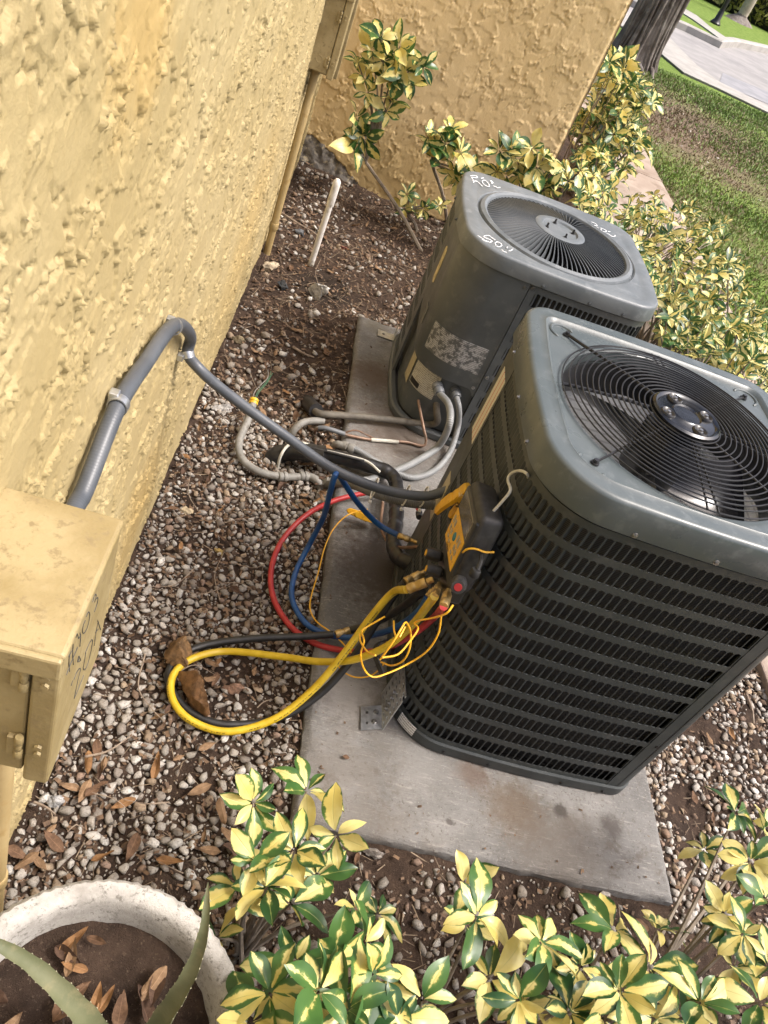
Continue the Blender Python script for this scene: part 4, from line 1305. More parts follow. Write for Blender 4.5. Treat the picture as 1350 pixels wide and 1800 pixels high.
def strap(p, d, r, parent, tabdir):
    """pressed pipe strap: half hoop with screw tab"""
    d = Vector(d).normalized()
    M = Matrix.Translation(V3(p)) @ frame((0, 0, 0), tuple(d), (0.3, 0, 1)).to_quaternion().to_matrix().to_4x4()
    V, F = [], []
    n = 22
    for i in range(n):
        a = 2 * math.pi * i / n
        for (x, rr) in ((-0.008, r + 0.0004), (-0.008, r + 0.0022), (0.008, r + 0.0022), (0.008, r + 0.0004)):
            V.append((x, rr * math.cos(a), rr * math.sin(a)))
    for i in range(n):
        k = (i + 1) % n
        for j in range(4):
            F.append((i * 4 + j, i * 4 + (j + 1) % 4, k * 4 + (j + 1) % 4, k * 4 + j))
    st = obj('strap', xf(V, M), F, MT['zinc'], parent)
    q = V3(p) + Vector(tabdir) * (r + 0.006)
    box('strap_tab', (q.x - 0.016, q.y - 0.008, q.z - 0.008), (q.x - 0.002, q.y + 0.008, q.z + 0.008), MT['zinc'], st, 0.0015)
s1, s2 = onwall(208, 712), onwall(331, 612)
strap(s1, onwall(225, 684) - onwall(195, 735), 0.0130, wh, (0, 0.35, 0.5))
strap(onwall(306, 574), onwall(314, 571) - onwall(290, 590), 0.0130, wh, (0, 0.1, 0.4))
strap(w1, at(345, 645, 1.56, 1) - onwall(334, 600), 0.0130, wh, (-0.2, -0.6, -0.3))
for (x, y) in ((661, 856), (717, 869), (749, 871)):
    c = at(x, y, 1.625, 1); 
    a = np.linspace(0, 2 * math.pi, 25)[:-1]
    Q = np.c_[np.full(24, c[0]), c[1] + 0.019 * np.cos(a) + 0.010, c[2] - 0.014 + 0.033 * np.sin(a)]
    V, F = tube_geo(Q, 0.0022, 6, closed=True)
    tie = obj('cable_tie', V, F, MT['tie'], wh)
    box('tie_head', (c[0] - 0.004, c[1] - 0.014, c[2] - 0.050), (c[0] + 0.004, c[1] - 0.005, c[2] - 0.043), MT['tie'], tie, 0.001)

lw_ = thing('conduit', at(578, 850, 0.03), 'dull grey conduit tied under the thick one, from the ground elbow to the near unit', 'conduit')
hose('jacket', [at(575, 852, 0.035), at(592, 849, 1.95, 1), at(620, 852, 1.76, 1), at(661, 868, 1.655, 1), at(713, 883, 1.645, 1), at(758, 888, 1.64, 1), at(785, 893, 1.65, 1)], 0.0125, MT['whip3'], lw_)
fitting('connector', at(577, 850, 0.035), at(592, 848, 0.05) - at(575, 852, 0.03), 0.017, 0.045, MT['pvc_old'], lw_)

fc = thing('conduit', at(770, 678, 2.42, 1), 'pale ribbed grey conduit curving from the far unit down across the pad', 'conduit')
a0, a1 = at(768, 676, 2.425, 1), at(772, 690, 2.395, 1)
hose('jacket', [a0, a1, at(789, 712, 2.33, 1), at(790, 745, 2.25, 1), at(772, 783, 0.115), at(740, 806, 0.085), at(700, 826, 0.078), at(655, 842, 0.078), at(615, 848, 0.078), at(590, 850, 0.06)], 0.0125, MT['whip2'], fc)
fitting('connector', a0 * .45 + a1 * .55, a1 - a0, 0.0195, 0.042, MT['pvc_grey'], fc)
fd = thing('conduit', at(800, 690, 2.42, 1), 'second pale conduit from the far unit, the one nearer the louvres', 'conduit')
a0, a1 = at(799, 684, 2.43, 1), at(802, 697, 2.40, 1)
hose('jacket', [a0, a1, at(807, 720, 2.38, 1), at(805, 750, 0.15), at(792, 792, 0.085), at(767, 824, 0.075), at(733, 839, 0.073), at(704, 834, 0.073), at(661, 811, 0.073), at(628, 791, 0.073), at(604, 784, 0.065)], 0.0105, MT['whip2'], fd)
fitting('connector', a0 * .45 + a1 * .55, a1 - a0, 0.018, 0.038, MT['pvc_grey'], fd)
fitting('connector', at(612, 786, 0.068), at(632, 793, 0.073) - at(600, 783, 0.06), 0.0165, 0.045, MT['pvc_old'], fd)
tube('elbow', [at(604, 784, 0.066), at(592, 781, 0.06), at(587, 787, 0.03), at(588, 798, -0.03)], 0.0135, MT['pvc_old'], fd, 12, 0.01)

# old grey conduit rising out of the gravel with a yellow bushing and loose wires
oc = thing('conduit', at(445, 712, 0.1), 'old grey plastic conduit with yellow bushing lying in the gravel', 'conduit')
cp = [at(446, 708, 0.075), at(436, 738, 0.06), at(420, 778, 0.04), at(427, 808, 0.03), at(456, 829, 0.028), at(495, 838, 0.026), at(530, 838, 0.026)]
hose('pipe', cp, 0.0125, MT['pvc_old'], oc)
tube('elbow', [at(528, 838, 0.026), at(545, 838, 0.028), at(560, 848, 0.03), at(567, 868, 0.0), at(570, 882, -0.04)], 0.0135, MT['pvc_old'], oc, 12, 0.01)
for x, y in ((497, 838), (534, 837)):
    fitting('coupling', at(x, y, 0.027), at(540, 838, .026) - at(490, 838, .026), 0.0165, 0.03, MT['pvc_old'], oc)
fitting('bushing', at(446, 706, 0.077), at(448, 700, 0.09) - at(443, 718, 0.07), 0.0155, 0.022, mk('yellow_bushing', (0.60, 0.36, 0.015), (0.68, 0.44, 0.03), 60, 0.45), oc)
for k, dx in enumerate((-3, 2, 5)):
    tube('loose_wire', [at(446 + dx * .4, 706, 0.08), at(450 + dx, 690, 0.10), at(462 + dx, 676, 0.09), at(472 + dx * .5, 664, 0.08), at(474 + dx, 650 + 3 * k, 0.05)], 0.0016, MT['green_wire' if k else 'pvc_old'], oc, 6, 0.01)
ec = thing('conduit_elbow', at(578, 850, -0.04), 'grey plastic conduit elbow standing in the soil beside the pad', 'pipe fitting')
tube('elbow', [at(580, 880, -0.05), at(575, 862, 0.0), at(573, 851, 0.03), at(580, 846, 0.045)], 0.0165, MT['pvc_old'], ec, 14, 0.01)

# refrigerant lines
sl = thing('refrigerant_line', at(557, 726, 0.05), 'dirty insulated pipe crossing the pad into the far unit', 'pipe')
e0 = at(767, 706, 2.44, 1)
tube('insulation', [at(548, 716, -0.03), at(550, 718, 0.045), at(562, 727, 0.085), at(600, 730, 0.09), at(640, 733, 0.09), at(713, 741, 0.092), at(752, 746, 0.10), at(768, 742, 0.13), at(768, 726, 0.17), e0], 0.0125, MT['insul_old'], sl, 12, 0.012)
tube('tape_wrap', [at(540, 706, -0.02), at(545, 712, 0.03), at(556, 722, 0.075)], [0.026] * 3, MT['insul'], sl, 12, None, False)
l2 = thing('pipe_stub', at(517, 757, 0.0), 'short grey bent pipe stub rising beside the pad', 'pipe')
tube('pipe', [at(508, 778, -0.03), at(514, 760, 0.03), at(530, 744, 0.06), at(548, 740, 0.065), at(569, 740, 0.065)], 0.0125, MT['pvc_old'], l2, 12, 0.012)
l3 = thing('copper_line', at(565, 752, 0.05), 'thin dull copper line with wires crossing the pad to the far unit', 'pipe')
tube('tube', [at(552, 770, -0.02), at(556, 755, 0.05), at(572, 752, 0.075), at(602, 762, 0.07), at(620, 767, 0.07), at(654, 773, 0.07), at(713, 777, 0.07), at(742, 784, 0.072), at(749, 775, 0.09), at(744, 750, 0.13), at(735, 703, 2.44, 1)], 0.0052, MT['copper'], l3, 8, 0.012)
tube('sleeve', [at(560, 752, 0.065), at(575, 753, 0.075), at(606, 763, 0.071)], 0.0085, MT['pvc_grey'], l3, 10, 0.012)
tube('white_wrap', [at(652, 773, 0.07), at(680, 775, 0.07), at(700, 777, 0.07)], 0.0068, MT['white_wire'], l3, 8, 0.012)
tube('loose_wire', [at(600, 765, 0.065), at(614, 758, 0.085), at(628, 757, 0.09), at(648, 766, 0.08), at(664, 774, 0.066)], 0.0032, MT['copper'], l3, 6, 0.01)

bl = thing('insulated_line', at(480, 812, 0.0), 'thick black insulated line from the soil over the pad into the near unit', 'pipe')
hose('insulation', [at(478, 822, -0.06), at(486, 806, 0.00), at(506, 795, 0.05), at(540, 795, 0.085), at(590, 803, 0.095), at(640, 816, 0.10), at(678, 828, 0.105), at(695, 846, 0.105), at(697, 880, 0.11), at(696, 915, 0.115), at(692, 950, 0.125), at(697, 974, 0.14), at(715, 988, 0.175), at(735, 990, 1.60, 1)], 0.0235, MT['corr'], bl, 18, 0.008, wob=0.045)
hose('tape_boot', [at(468, 822, -0.05), at(480, 806, 0.0), at(508, 794, 0.045), at(545, 796, 0.08), at(570, 800, 0.092)], 0.031, MT['insul'], bl, 16, 0.01, wob=0.06)
for k, (pp, rr, mm) in enumerate([([at(487, 826, 0.0), at(494, 800, 0.06), at(508, 782, 0.085), at(530, 779, 0.10), at(553, 784, 0.105)], 0.0048, 'white_wire'),
                                  ([at(575, 793, 0.12), at(610, 801, 0.125), at(645, 811, 0.13), at(668, 830, 0.125)], 0.0042, 'white_wire'),
                                  ([at(540, 786, 0.105), at(590, 797, 0.125), at(640, 810, 0.13)], 0.004, 'rub'),
                                  ([at(555, 770, 0.02), at(555, 784, 0.06), at(560, 800, 0.10)], 0.0035, 'copper')]):
    tube('signal_wire', pp, rr, MT[mm], bl, 8, 0.01)
l5 = thing('copper_line', at(672, 870, 0.1), 'thin copper line hanging beside the black insulated pipe near the yellow clamp', 'pipe')
tube('tube', [at(672, 858, 0.10), at(673, 885, 0.10), at(670, 915, 0.09), at(672, 935, 0.085), at(684, 955, 0.10), at(700, 962, 0.15), at(722, 962, 1.615, 1), at(740, 960, 1.60, 1)], 0.0048, MT['copper'], l5, 8, 0.012)

# ================================================================ gauge set, hoses, clamps, bracket
GX_ = 0.472
gA, gB, gC, gD = [at(x, y, GX_, 0) for x, y in ((828, 862), (840, 924), (797, 1005), (787, 937))]
gc = (gA + gB + gC + gD) / 4
gxv = Vector(V3(gB) - V3(gA)); gzv = Vector((0.0, 0.0, 1.0))
GM = frame(gc, tuple(gxv), (0, 0, 1))
gw = (np.linalg.norm(gB - gA) + np.linalg.norm(gC - gD)) / 2 / 2       # half width of the face
gh = (gA[2] + gB[2] - gC[2] - gD[2]) / 4                               # half height of the face
gauge = thing('gauge', None, 'black digital manifold gauge with yellow keypad hung on the near unit', 'gauge', mat=GM)
def lp_(name, V, F, mat, parent=gauge, smooth=True):
    return loc_part(bpy.data.objects.new(name, mesh(name, V, F, mat, smooth)), parent)
# housing: rounded shell, side outline bulges at mid height, thicker in the middle
bm = bmesh.new()
hw, h0, h1 = gw + 0.016, -gh - 0.040, gh + 0.022
bm_box(bm, (-hw, -0.002, h0), (hw, 0.052, h1), 0.014, 4)
for v in bm.verts:
    t_ = (v.co.z - h0) / (h1 - h0)
    v.co.x *= 0.90 + 0.10 * math.sin(math.pi * min(1, max(0, t_ * 1.05)))
    if v.co.y > 0.03:
        v.co.x *= 0.93
bm_obj('housing', bm, MT['rub'], gauge, True, True)
bm = bmesh.new(); bm_box(bm, (-gw - 0.006, -0.0065, -gh - 0.004), (gw + 0.006, 0.004, gh + 0.004), 0.004, 2)
bm_obj('bezel', bm, MT['black'], gauge, False, True)
zs_ = gh * 0.22
bm = bmesh.new(); bm_box(bm, (-gw + 0.004, -0.0078, zs_), (gw - 0.006, 0.0, gh - 0.003), 0.0012, 1)
scr = bm_obj('screen', bm, MT['screen'], gauge, False, True)
bm = bmesh.new(); bm_box(bm, (-gw + 0.002, -0.0082, -gh), (gw - 0.002, 0.0, zs_ - 0.002), 0.0012, 1)
kp = bm_obj('keypad', bm, MT['clamp_yellow'], gauge, False, True)
kh = zs_ + gh
def key(x, z, wx_, wz_, mat, name='key'):
    bm = bmesh.new(); bm_box(bm, (x - wx_, -0.0098, z - wz_), (x + wx_, -0.007, z + wz_), 0.0008, 1)
    o = bm_obj(name, bm, mat, kp, False); o.parent = kp; o.matrix_parent_inverse = Matrix.Identity(4)
for kx in (-0.72, -0.46, 0.40, 0.66):
    key(kx * gw, -gh + kh * 0.72, 0.0055, 0.008, MT['button'])
    key(kx * gw, -gh + kh * 0.44, 0.0055, 0.006, MT['button'])
for kx in (-0.6, -0.3, 0.3, 0.6):
    key(kx * gw, -gh + kh * 0.22, 0.006, 0.003, MT['button'])
V, F = lathe_geo([(0, 0.002), (0.0085, 0.002), (0.010, 0.0), (0.010, -0.002)], 24)
o = obj('round_key', [(v[0] + 0.0, -v[2] - 0.0085, v[1] - gh + kh * 0.55) for v in V], F, MT['teal']); o.parent = kp
# printed brand line along the lower keypad edge: FIELDPIECE
fc_ = bpy.data.curves.new('brand_text', 'FONT'); fc_.body = 'Fieldpiece'; fc_.size = 0.0085; fc_.extrude = 0.0002; fc_.align_x = 'CENTER'
tmp = bpy.data.objects.new('brand_text', fc_); COL.objects.link(tmp)
dg = bpy.context.evaluated_depsgraph_get(); me = bpy.data.meshes.new_from_object(tmp.evaluated_get(dg))
bpy.data.objects.remove(tmp); me.materials.clear(); me.materials.append(MT['black'])
o = bpy.data.objects.new('brand_text', me); COL.objects.link(o); o.parent = kp
o.matrix_basis = Matrix.Translation((-gw * 0.2, -0.0086, -gh + 0.003)) @ Matrix.Rotation(math.radians(90), 4, 'X')
# yellow trim and dangling plug on the side facing the camera
tube_pts = [(hw - 0.012, -0.0035, -0.006), (hw - 0.003, -0.001, 0.010), (hw - 0.001, 0.014, 0.017), (hw - 0.001, 0.034, 0.016), (hw - 0.004, 0.052, 0.020)]
V, F = tube_geo(resample(catmull(tube_pts, 6), 0.004), 0.0022, 8); lp_('yellow_trim', V, F, MT['clamp_yellow'])
V, F = tube_geo(resample(catmull([(hw - 0.004, 0.030, 0.006), (hw + 0.012, 0.030, 0.0), (hw + 0.022, 0.028, -0.014)], 6), 0.004), 0.0045, 8); pl = lp_('sensor_plug', V, F, MT['rub'])
V, F = lathe_geo([(0, -0.009), (0.0095, -0.009), (0.0105, -0.006), (0.0105, 0.006), (0.009, 0.009), (0, 0.009)], 20, (hw + 0.022, 0.026, -0.022)); o = lp_('plug_cap', V, F, MT['rub'], pl)
# manifold block, knobs, brass ports
bm = bmesh.new(); bm_box(bm, (-hw * 0.86, 0.004, h0 - 0.034), (hw * 0.80, 0.044, h0 + 0.012), 0.005, 2)
blk = bm_obj('manifold_block', bm, MT['black'], gauge, False, True)
def knob(c, d, r, h, cap=None):
    M = Matrix.Translation(V3(c)) @ Vector(d).to_track_quat('Z', 'Y').to_matrix().to_4x4()
    V, F = [], []
    prof = [(0.0, 0), (r * .7, 0), (r * .8, h * .12), (r * 1.0, h * .2), (r * .96, h * .85), (r * .86, h), (0.0, h)]
    seg = 36
    for (rr, z) in prof:
        for j in range(seg):
            a = 2 * math.pi * j / seg
            q = rr * (1 + (0.06 if (j // 2) % 3 == 0 and h * .15 < z < h * .9 else 0))
            V.append((q * math.cos(a), q * math.sin(a), z))
    for i in range(len(prof) - 1):
        for j in range(seg):
            k = (j + 1) % seg
            F.append((i * seg + j, i * seg + k, (i + 1) * seg + k, (i + 1) * seg + j))
    o = lp_('knob', xf(V, M), F, MT['rub'])
    if cap:
        V, F = lathe_geo([(0, h + .0012), (r * .5, h + .0012), (r * .55, h - .001)], 20)
        lp_('knob_cap', xf(V, M), F, cap, o)
kz = h0 - 0.008
knob((-hw * 0.62, 0.004, kz), (0, -1, 0.0), 0.0135, 0.038, MT['clamp_yellow'])
knob((-hw * 0.02, 0.004, kz - 0.006), (0, -1, 0.0), 0.0135, 0.038, MT['clamp_yellow'])

GMI = np.array(GM.inverted())
def tol(p):
    return GMI[:3, :3] @ np.asarray(p) + GMI[:3, 3]
kc0, kc1 = tol(at(808, 1022, 0.478, 0)), tol(at(803, 1040, 0.458, 0))
knob(tuple(kc0), tuple(kc1 - kc0), 0.0155, 0.042, MT['red_cap'])
def gfit(pa, pb, r, name='brass_port'):
    """knurled brass fitting between two world points"""
    a, b = tol(pa), tol(pb)
    d = Vector(b - a); h = d.length
    M = Matrix.Translation(V3(a)) @ d.to_track_quat('Z', 'Y').to_matrix().to_4x4()
    V, F = lathe_geo([(0, 0), (r * .62, 0), (r * .62, h * .25), (r * .95, h * .28), (r, h * .32), (r, h * .62), (r * .9, h * .65), (r * .9, h * .69), (r, h * .72), (r, h * .95), (r * .8, h), (0, h)], 16)
    return lp_(name, xf(V, M), F, MT['brass'])

# ---- hose ends (world points)
fx = lambda x, y, d: at(x, y, d, 0)
E_black = fx(712, 1024, 0.445); E_yel = fx(716, 1036, 0.425); E_yel2 = fx(764, 1048, 0.445); E_red = fx(780, 1066, 0.45); E_blue = fx(752, 1050, 0.48); E_blk2 = fx(742, 1040, 0.49)
gfit(fx(748, 1006, 0.49), E_black, 0.0125)
gfit(fx(762, 1018, 0.47), E_yel, 0.0115)
gfit(fx(772, 1026, 0.47), E_yel2, 0.0085)
gfit(fx(788, 1038, 0.47), E_red, 0.0100)
gfit(fx(764, 1034, 0.49), E_blue, 0.0085)

def path(L):
    return [np.asarray(p) if len(p) == 3 and not isinstance(p[2], str) and isinstance(p, np.ndarray) else at(*p) for p in L]

hy = thing('hose', at(400, 1288, 0.0), 'yellow printed refrigerant hose looping out over the gravel and back to the gauge', 'hose')
hose('tube', [E_yel] + [at(*p) for p in [(690, 1042, 0.385), (652, 1085, 0.30), (600, 1155, 0.20), (545, 1217, 0.115), (480, 1265, 0.055), (400, 1286, 0.026), (335, 1266, 0.026), (303, 1228, 0.03), (305, 1186, 0.034), (340, 1157, 0.036), (400, 1145, 0.038), (500, 1155, 0.085), (560, 1163, 0.14), (620, 1160, 0.20), (680, 1136, 0.29), (725, 1098, 0.39)]] + [E_yel2], 0.0092, MT['hose_print'], hy)
hk = thing('hose', at(400, 1278, 0.0), 'black rubber hose lying along the yellow loop on the gravel', 'hose')
hose('tube', [E_black] + [at(*p) for p in [(695, 1042, 0.365), (664, 1090, 0.27), (616, 1162, 0.165), (560, 1222, 0.085), (490, 1262, 0.032), (400, 1274, 0.016), (338, 1254, 0.014), (303, 1215, 0.015), (297, 1180, 0.018), (322, 1150, 0.022), (370, 1132, 0.028), (450, 1122, 0.05), (530, 1119, 0.075), (586, 1115, 0.098)]], 0.0098, MT['hose_black'], hk)
fitting('brass_joint', at(603, 1112, 0.105), at(616, 1108, 0.11) - at(590, 1115, 0.10), 0.0115, 0.042, MT['brass'], hk)
hose('tube', [at(616, 1108, 0.11), at(650, 1098, 0.16), at(690, 1078, 0.25), at(720, 1058, 0.34), E_blk2], 0.0105, MT['hose_black'], hk)
hr = thing('hose', at(478, 1000, 0.0), 'red hose curving over the gravel from the gauge to the pipes', 'hose')
hose('tube', [E_red] + [at(*p) for p in [(762, 1086, 0.42), (730, 1112, 0.34), (690, 1134, 0.25), (650, 1146, 0.16), (600, 1143, 0.085), (552, 1130, 0.055), (510, 1100, 0.035), (481, 1052, 0.022), (477, 1000, 0.022), (496, 950, 0.024), (535, 908, 0.045), (580, 883, 0.075), (630, 869, 0.095), (665, 865, 0.11), (705, 868, 0.13), (728, 880, 0.16), (736, 895, 0.20)]], 0.0082, MT['hose_red'], hr)
fitting('end_coupling', at(737, 905, 0.215), at(738, 914, 0.22) - at(735, 893, 0.20), 0.0105, 0.032, MT['rub'], hr)
fitting('brass_end', at(740, 921, 0.23), at(742, 928, 0.235) - at(737, 908, 0.215), 0.0065, 0.024, MT['brass'], hr)
hb = thing('hose', at(512, 1045, 0.0), 'blue hose hooked over the grey conduit and curling down to the gauge', 'hose')
hose('tube', [E_blue] + [at(*p) for p in [(735, 1075, 0.40), (705, 1098, 0.31), (665, 1114, 0.21), (620, 1121, 0.125), (575, 1115, 0.075), (535, 1093, 0.05), (513, 1050, 0.036), (520, 1005, 0.045), (545, 955, 0.10)]] + [at(568, 910, 1.66, 1), at(579, 870, 1.61, 1), at(588, 838, 1.60, 1), at(594, 832, 1.625, 1), at(604, 848, 1.645, 1), at(632, 888, 1.66, 1), at(666, 922, 1.66, 1), at(698, 940, 1.64, 1)], 0.0080, MT['hose_blue'], hb)
fitting('brass_end', at(710, 945, 1.635, 1), at(722, 949, 1.63, 1) - at(700, 941, 1.64, 1), 0.0092, 0.034, MT['brass'], hb)
fitting('valve_core', at(727, 951, 1.63, 1), at(735, 954, 1.62, 1) - at(720, 948, 1.63, 1), 0.0055, 0.026, MT['brass'], hb)

# thermocouple wires, tangled under the gauge
tw = thing('sensor_wire', at(600, 1090, 0.06), 'thin orange yellow sensor wires tangled under the gauge', 'wire')
X_ = 0.505
wires = [
    [(646, 895, .115), (612, 905, .105), (586, 930, .10), (570, 965, .085), (560, 1005, .075), (548, 1045, .072), (545, 1070, .072), (556, 1092, .075), (580, 1110, .085), (600, 1128, .10), (622, 1150, .15), (650, 1152, .2)],
    [(796, 1064, .46, 0), (785, 1078, .45, 0), (762, 1086, .44, 0), (740, 1090, .435, 0), (728, 1096, .43, 0), (735, 1105, .43, 0), (722, 1125, .42, 0), (700, 1150, .40, 0), (672, 1156, .37, 0)],
    [(776, 1082, .47, 0), (770, 1115, .48, 0), (750, 1145, .475, 0), (715, 1168, .45, 0), (680, 1184, .41, 0), (655, 1190, .38, 0), (640, 1176, .36, 0), (634, 1150, .355, 0), (640, 1128, .35, 0), (636, 1110, .35, 0), (645, 1102, .36, 0), (676, 1084, .40, 0)],
    [(592, 1168, .11), (605, 1182, .10), (628, 1191, .10), (655, 1186, .12), (676, 1166, .17)],
    [(668, 1160, .37, 0), (690, 1130, .38, 0), (706, 1104, .39, 0), (714, 1094, .40, 0), (722, 1112, .42, 0), (720, 1140, .43, 0), (708, 1162, .43, 0), (688, 1170, .42, 0), (670, 1164, .41, 0)],
    [(632, 1114, .345, 0), (634, 1128, .345, 0), (646, 1146, .35, 0), (660, 1152, .355, 0)],
    [(692, 1092, .40, 0), (693, 1110, .39, 0), (700, 1122, .39, 0), (712, 1102, .40, 0)]]
for L in wires:
    tube('wire', [at(*p) for p in L], 0.0020, MT['wire_yellow'], tw, 7, 0.008)
hl = thing('hose_strap', at(672, 1150, 0.2), 'black strap bundling the hoses under the gauge', 'strap')
a = np.linspace(0, 2 * math.pi, 29)[:-1]
c_ = at(676, 1143, 0.235)
dirv = Vector(V3(at(690, 1134, .25)) - V3(at(650, 1146, .16))).normalized()
Mq = Matrix.Translation(V3(c_)) @ dirv.to_track_quat('X', 'Z').to_matrix().to_4x4()
V, F = [], []
for i in range(28):
    for (x, rr) in ((-0.009, 0.026), (0.009, 0.026), (0.009, 0.030), (-0.009, 0.030)):
        V.append((x, rr * math.cos(a[i]), rr * 0.8 * math.sin(a[i])))
for i in range(28):
    k = (i + 1) % 28
    for j in range(4):
        F.append((i * 4 + j, i * 4 + (j + 1) % 4, k * 4 + (j + 1) % 4, k * 4 + j))
obj('loop', xf(V, Mq), F, MT['rub'], hl)
box('tail', (-0.010, -0.034, -0.05), (0.010, -0.028, -0.005), MT['rub'], hl, 0.002, 2, Mq)

# spring clamps
def jaw(L, w0, w1, t0, t1):
    """tapering lever along +x with rounded end"""
    V, F = [], []
    n = 12
    for i in range(n + 1):
        u = i / n
        x = L * u
        w_ = (w0 + (w1 - w0) * u) * (math.sqrt(max(0.05, 1 - ((u - 0.85) / 0.15) ** 2)) if u > 0.85 else (0.75 + 0.25 * min(1, u / 0.1)))
        th = t0 + (t1 - t0) * u
        zc = 0.004 * math.sin(u * math.pi)
        for (y, z) in ((-w_, zc), (-w_ * .8, zc + th), (w_ * .8, zc + th), (w_, zc), (w_ * .8, zc - th * .4), (-w_ * .8, zc - th * .4)):
            V.append((x, y, z))
    for i in range(n):
        for j in range(6):
            k = (j + 1) % 6
            F.append((i * 6 + j, i * 6 + k, (i + 1) * 6 + k, (i + 1) * 6 + j))
    F.append(tuple(range(5, -1, -1))); F.append(tuple(n * 6 + j for j in range(6)))
    return V, F
def clamp(root, M, L, spread, w_):
    V, F = jaw(L, w_ * 1.0, w_ * 0.75, 0.010, 0.006)
    up_ = M @ Matrix.Translation((0, 0, 0.010)) @ Matrix.Rotation(-spread, 4, 'Y')
    dn_ = M @ Matrix.Translation((0, 0, -0.004)) @ Matrix.Rotation(math.pi, 4, 'X') @ Matrix.Rotation(-spread, 4, 'Y')
    obj('lever', xf(V, up_), F, MT['clamp_yellow'], root)
    obj('lever', xf(V, dn_), F, MT['clamp_yellow'], root)
    V, F = jaw(L * .55, w_ * 1.0, w_ * .6, 0.010, 0.004)
    obj('jaw', xf(V, M @ Matrix.Translation((0.004, 0, 0.009)) @ Matrix.Rotation(math.pi, 4, 'Z') @ Matrix.Rotation(math.radians(8), 4, 'Y')), F, MT['clamp_yellow'], root)
    obj('jaw', xf(V, M @ Matrix.Translation((0.004, 0, -0.003)) @ Matrix.Rotation(math.pi, 4, 'Z') @ Matrix.Rotation(math.pi, 4, 'X') @ Matrix.Rotation(math.radians(8), 4, 'Y')), F, MT['clamp_yellow'], root)
    V, F = lathe_geo([(0, -w_ * 1.12), (0.005, -w_ * 1.12), (0.0055, -w_), (0.0055, w_), (0.005, w_ * 1.12), (0, w_ * 1.12)], 14)
    obj('pivot', xf(V, M @ Matrix.Translation((0.006, 0, 0.003)) @ Matrix.Rotation(math.pi / 2, 4, 'X')), F, MT['brass'], root)
pA, pB = at(646, 910, 0.10), at(598, 893, 0.13)
cl = thing('spring_clamp', pA, 'yellow spring clamp gripping the thin copper line above the pad', 'clamp')
clamp(cl, frame(pA, tuple(pB - pA), (-0.25, -0.75, 0.6)), 0.068, math.radians(13), 0.012)
pA, pB = at(808, 876, 0.515, 0), at(771, 914, 0.505, 0)
c2 = thing('spring_clamp', pA, 'worn yellow spring clamp stuck behind the gauge against the louvres', 'clamp')
clamp(c2, frame(pA, tuple(pB - pA), (-1, -0.15, 0.2)), 0.085, math.radians(7), 0.017)
pC = at(840, 840, 0.515, 0)
V, F = jaw(0.062, 0.017, 0.016, 0.010, 0.008)
obj('handle', xf(V, frame(pA, tuple(pC - pA), (-1, -0.15, 0.2))), F, mk('worn_yellow_handle', (0.55, 0.30, 0.015), (0.62, 0.36, 0.02), 30, 0.45, c3=(0.66, 0.58, 0.46), s3=55), c2)
# the wire hook that carries the gauge
hkq = [at(866, 900, 0.500, 0), at(884, 880, 0.508, 0), at(897, 862, 0.513, 0), at(893, 846, 0.516, 0), at(895, 836, 0.518, 0), at(905, 829, 0.520, 0), at(918, 828, 0.523, 0), at(927, 834, 0.528, 0), at(929, 842, 0.545, 0)]
hook = thing('hanger_hook', hkq[0], 'bent white wire hook holding the gauge on the louvres', 'hook')
tube('wire', hkq, 0.0031, MT['white_wire'], hook, 10, 0.005)

# galvanised hold-down angle beside the near unit
br_ = thing('angle_bracket', at(650, 1258, PAD_Z), 'shiny perforated galvanised angle bracket bolted to the pad at the near unit', 'bracket')
b0, b1, b2 = at(634, 1242, PAD_Z + .006), at(671, 1240, PAD_Z + .006), at(672, 1281, PAD_Z + .006)
def perforated(u, v, origin, nu, nv, mat, name, parent, skip, th=0.0022):
    u, v = np.asarray(u, float), np.asarray(v, float)
    n_ = np.cross(u, v); n_ /= np.linalg.norm(n_)
    V, F = [], []
    solid = lambda i, j: 0 <= i < nu and 0 <= j < nv and not skip(i, j)
    P = lambda i, j, k: np.asarray(origin) + u * (i / nu) + v * (j / nv) + n_ * th * k
    def quad(*ps):
        o_ = len(V); V.extend(ps); F.append((o_, o_ + 1, o_ + 2, o_ + 3))
    for i in range(nu):
        for j in range(nv):
            if not solid(i, j): continue
            quad(P(i, j, .5), P(i + 1, j, .5), P(i + 1, j + 1, .5), P(i, j + 1, .5))
            quad(P(i, j + 1, -.5), P(i + 1, j + 1, -.5), P(i + 1, j, -.5), P(i, j, -.5))
            for (di, dj, A, B) in ((-1, 0, (i, j), (i, j + 1)), (1, 0, (i + 1, j + 1), (i + 1, j)), (0, -1, (i + 1, j), (i, j)), (0, 1, (i, j + 1), (i + 1, j + 1))):
                if not solid(i + di, j + dj):
                    quad(P(*A, .5), P(*B, .5), P(*B, -.5), P(*A, -.5))
    return obj(name, V, F, mat, parent, False)
uvec = b1 - b0; vvec = b2 - b1
perforated(uvec, vvec, b0, 9, 9, MT['zinc'], 'foot_plate', br_, lambda i, j: (i, j) in ((2, 2), (6, 2), (2, 6), (6, 6)))
topc = np.array([0.018, 0.03, 0.115])
perforated(-vvec * 1.6, topc, b2 + np.array([0.001, -0.004, 0]), 17, 21, MT['zinc'], 'upright_plate', br_, lambda i, j: i % 4 in (1, 2) and j % 3 == 1 and 0 < i < 16 or (j > 17 and (i < 20 - j or i > j - 4 + 0)))
for (uu_, vv_) in ((0.72, 0.28), (0.62, 0.70)):
    c_ = b0 + uvec * uu_ + vvec * vv_
    bolt('anchor_bolt', c_ + np.array([0, 0, .001]), (0, 0, 1), 0.0055, 0.006, MT['steel'], br_)
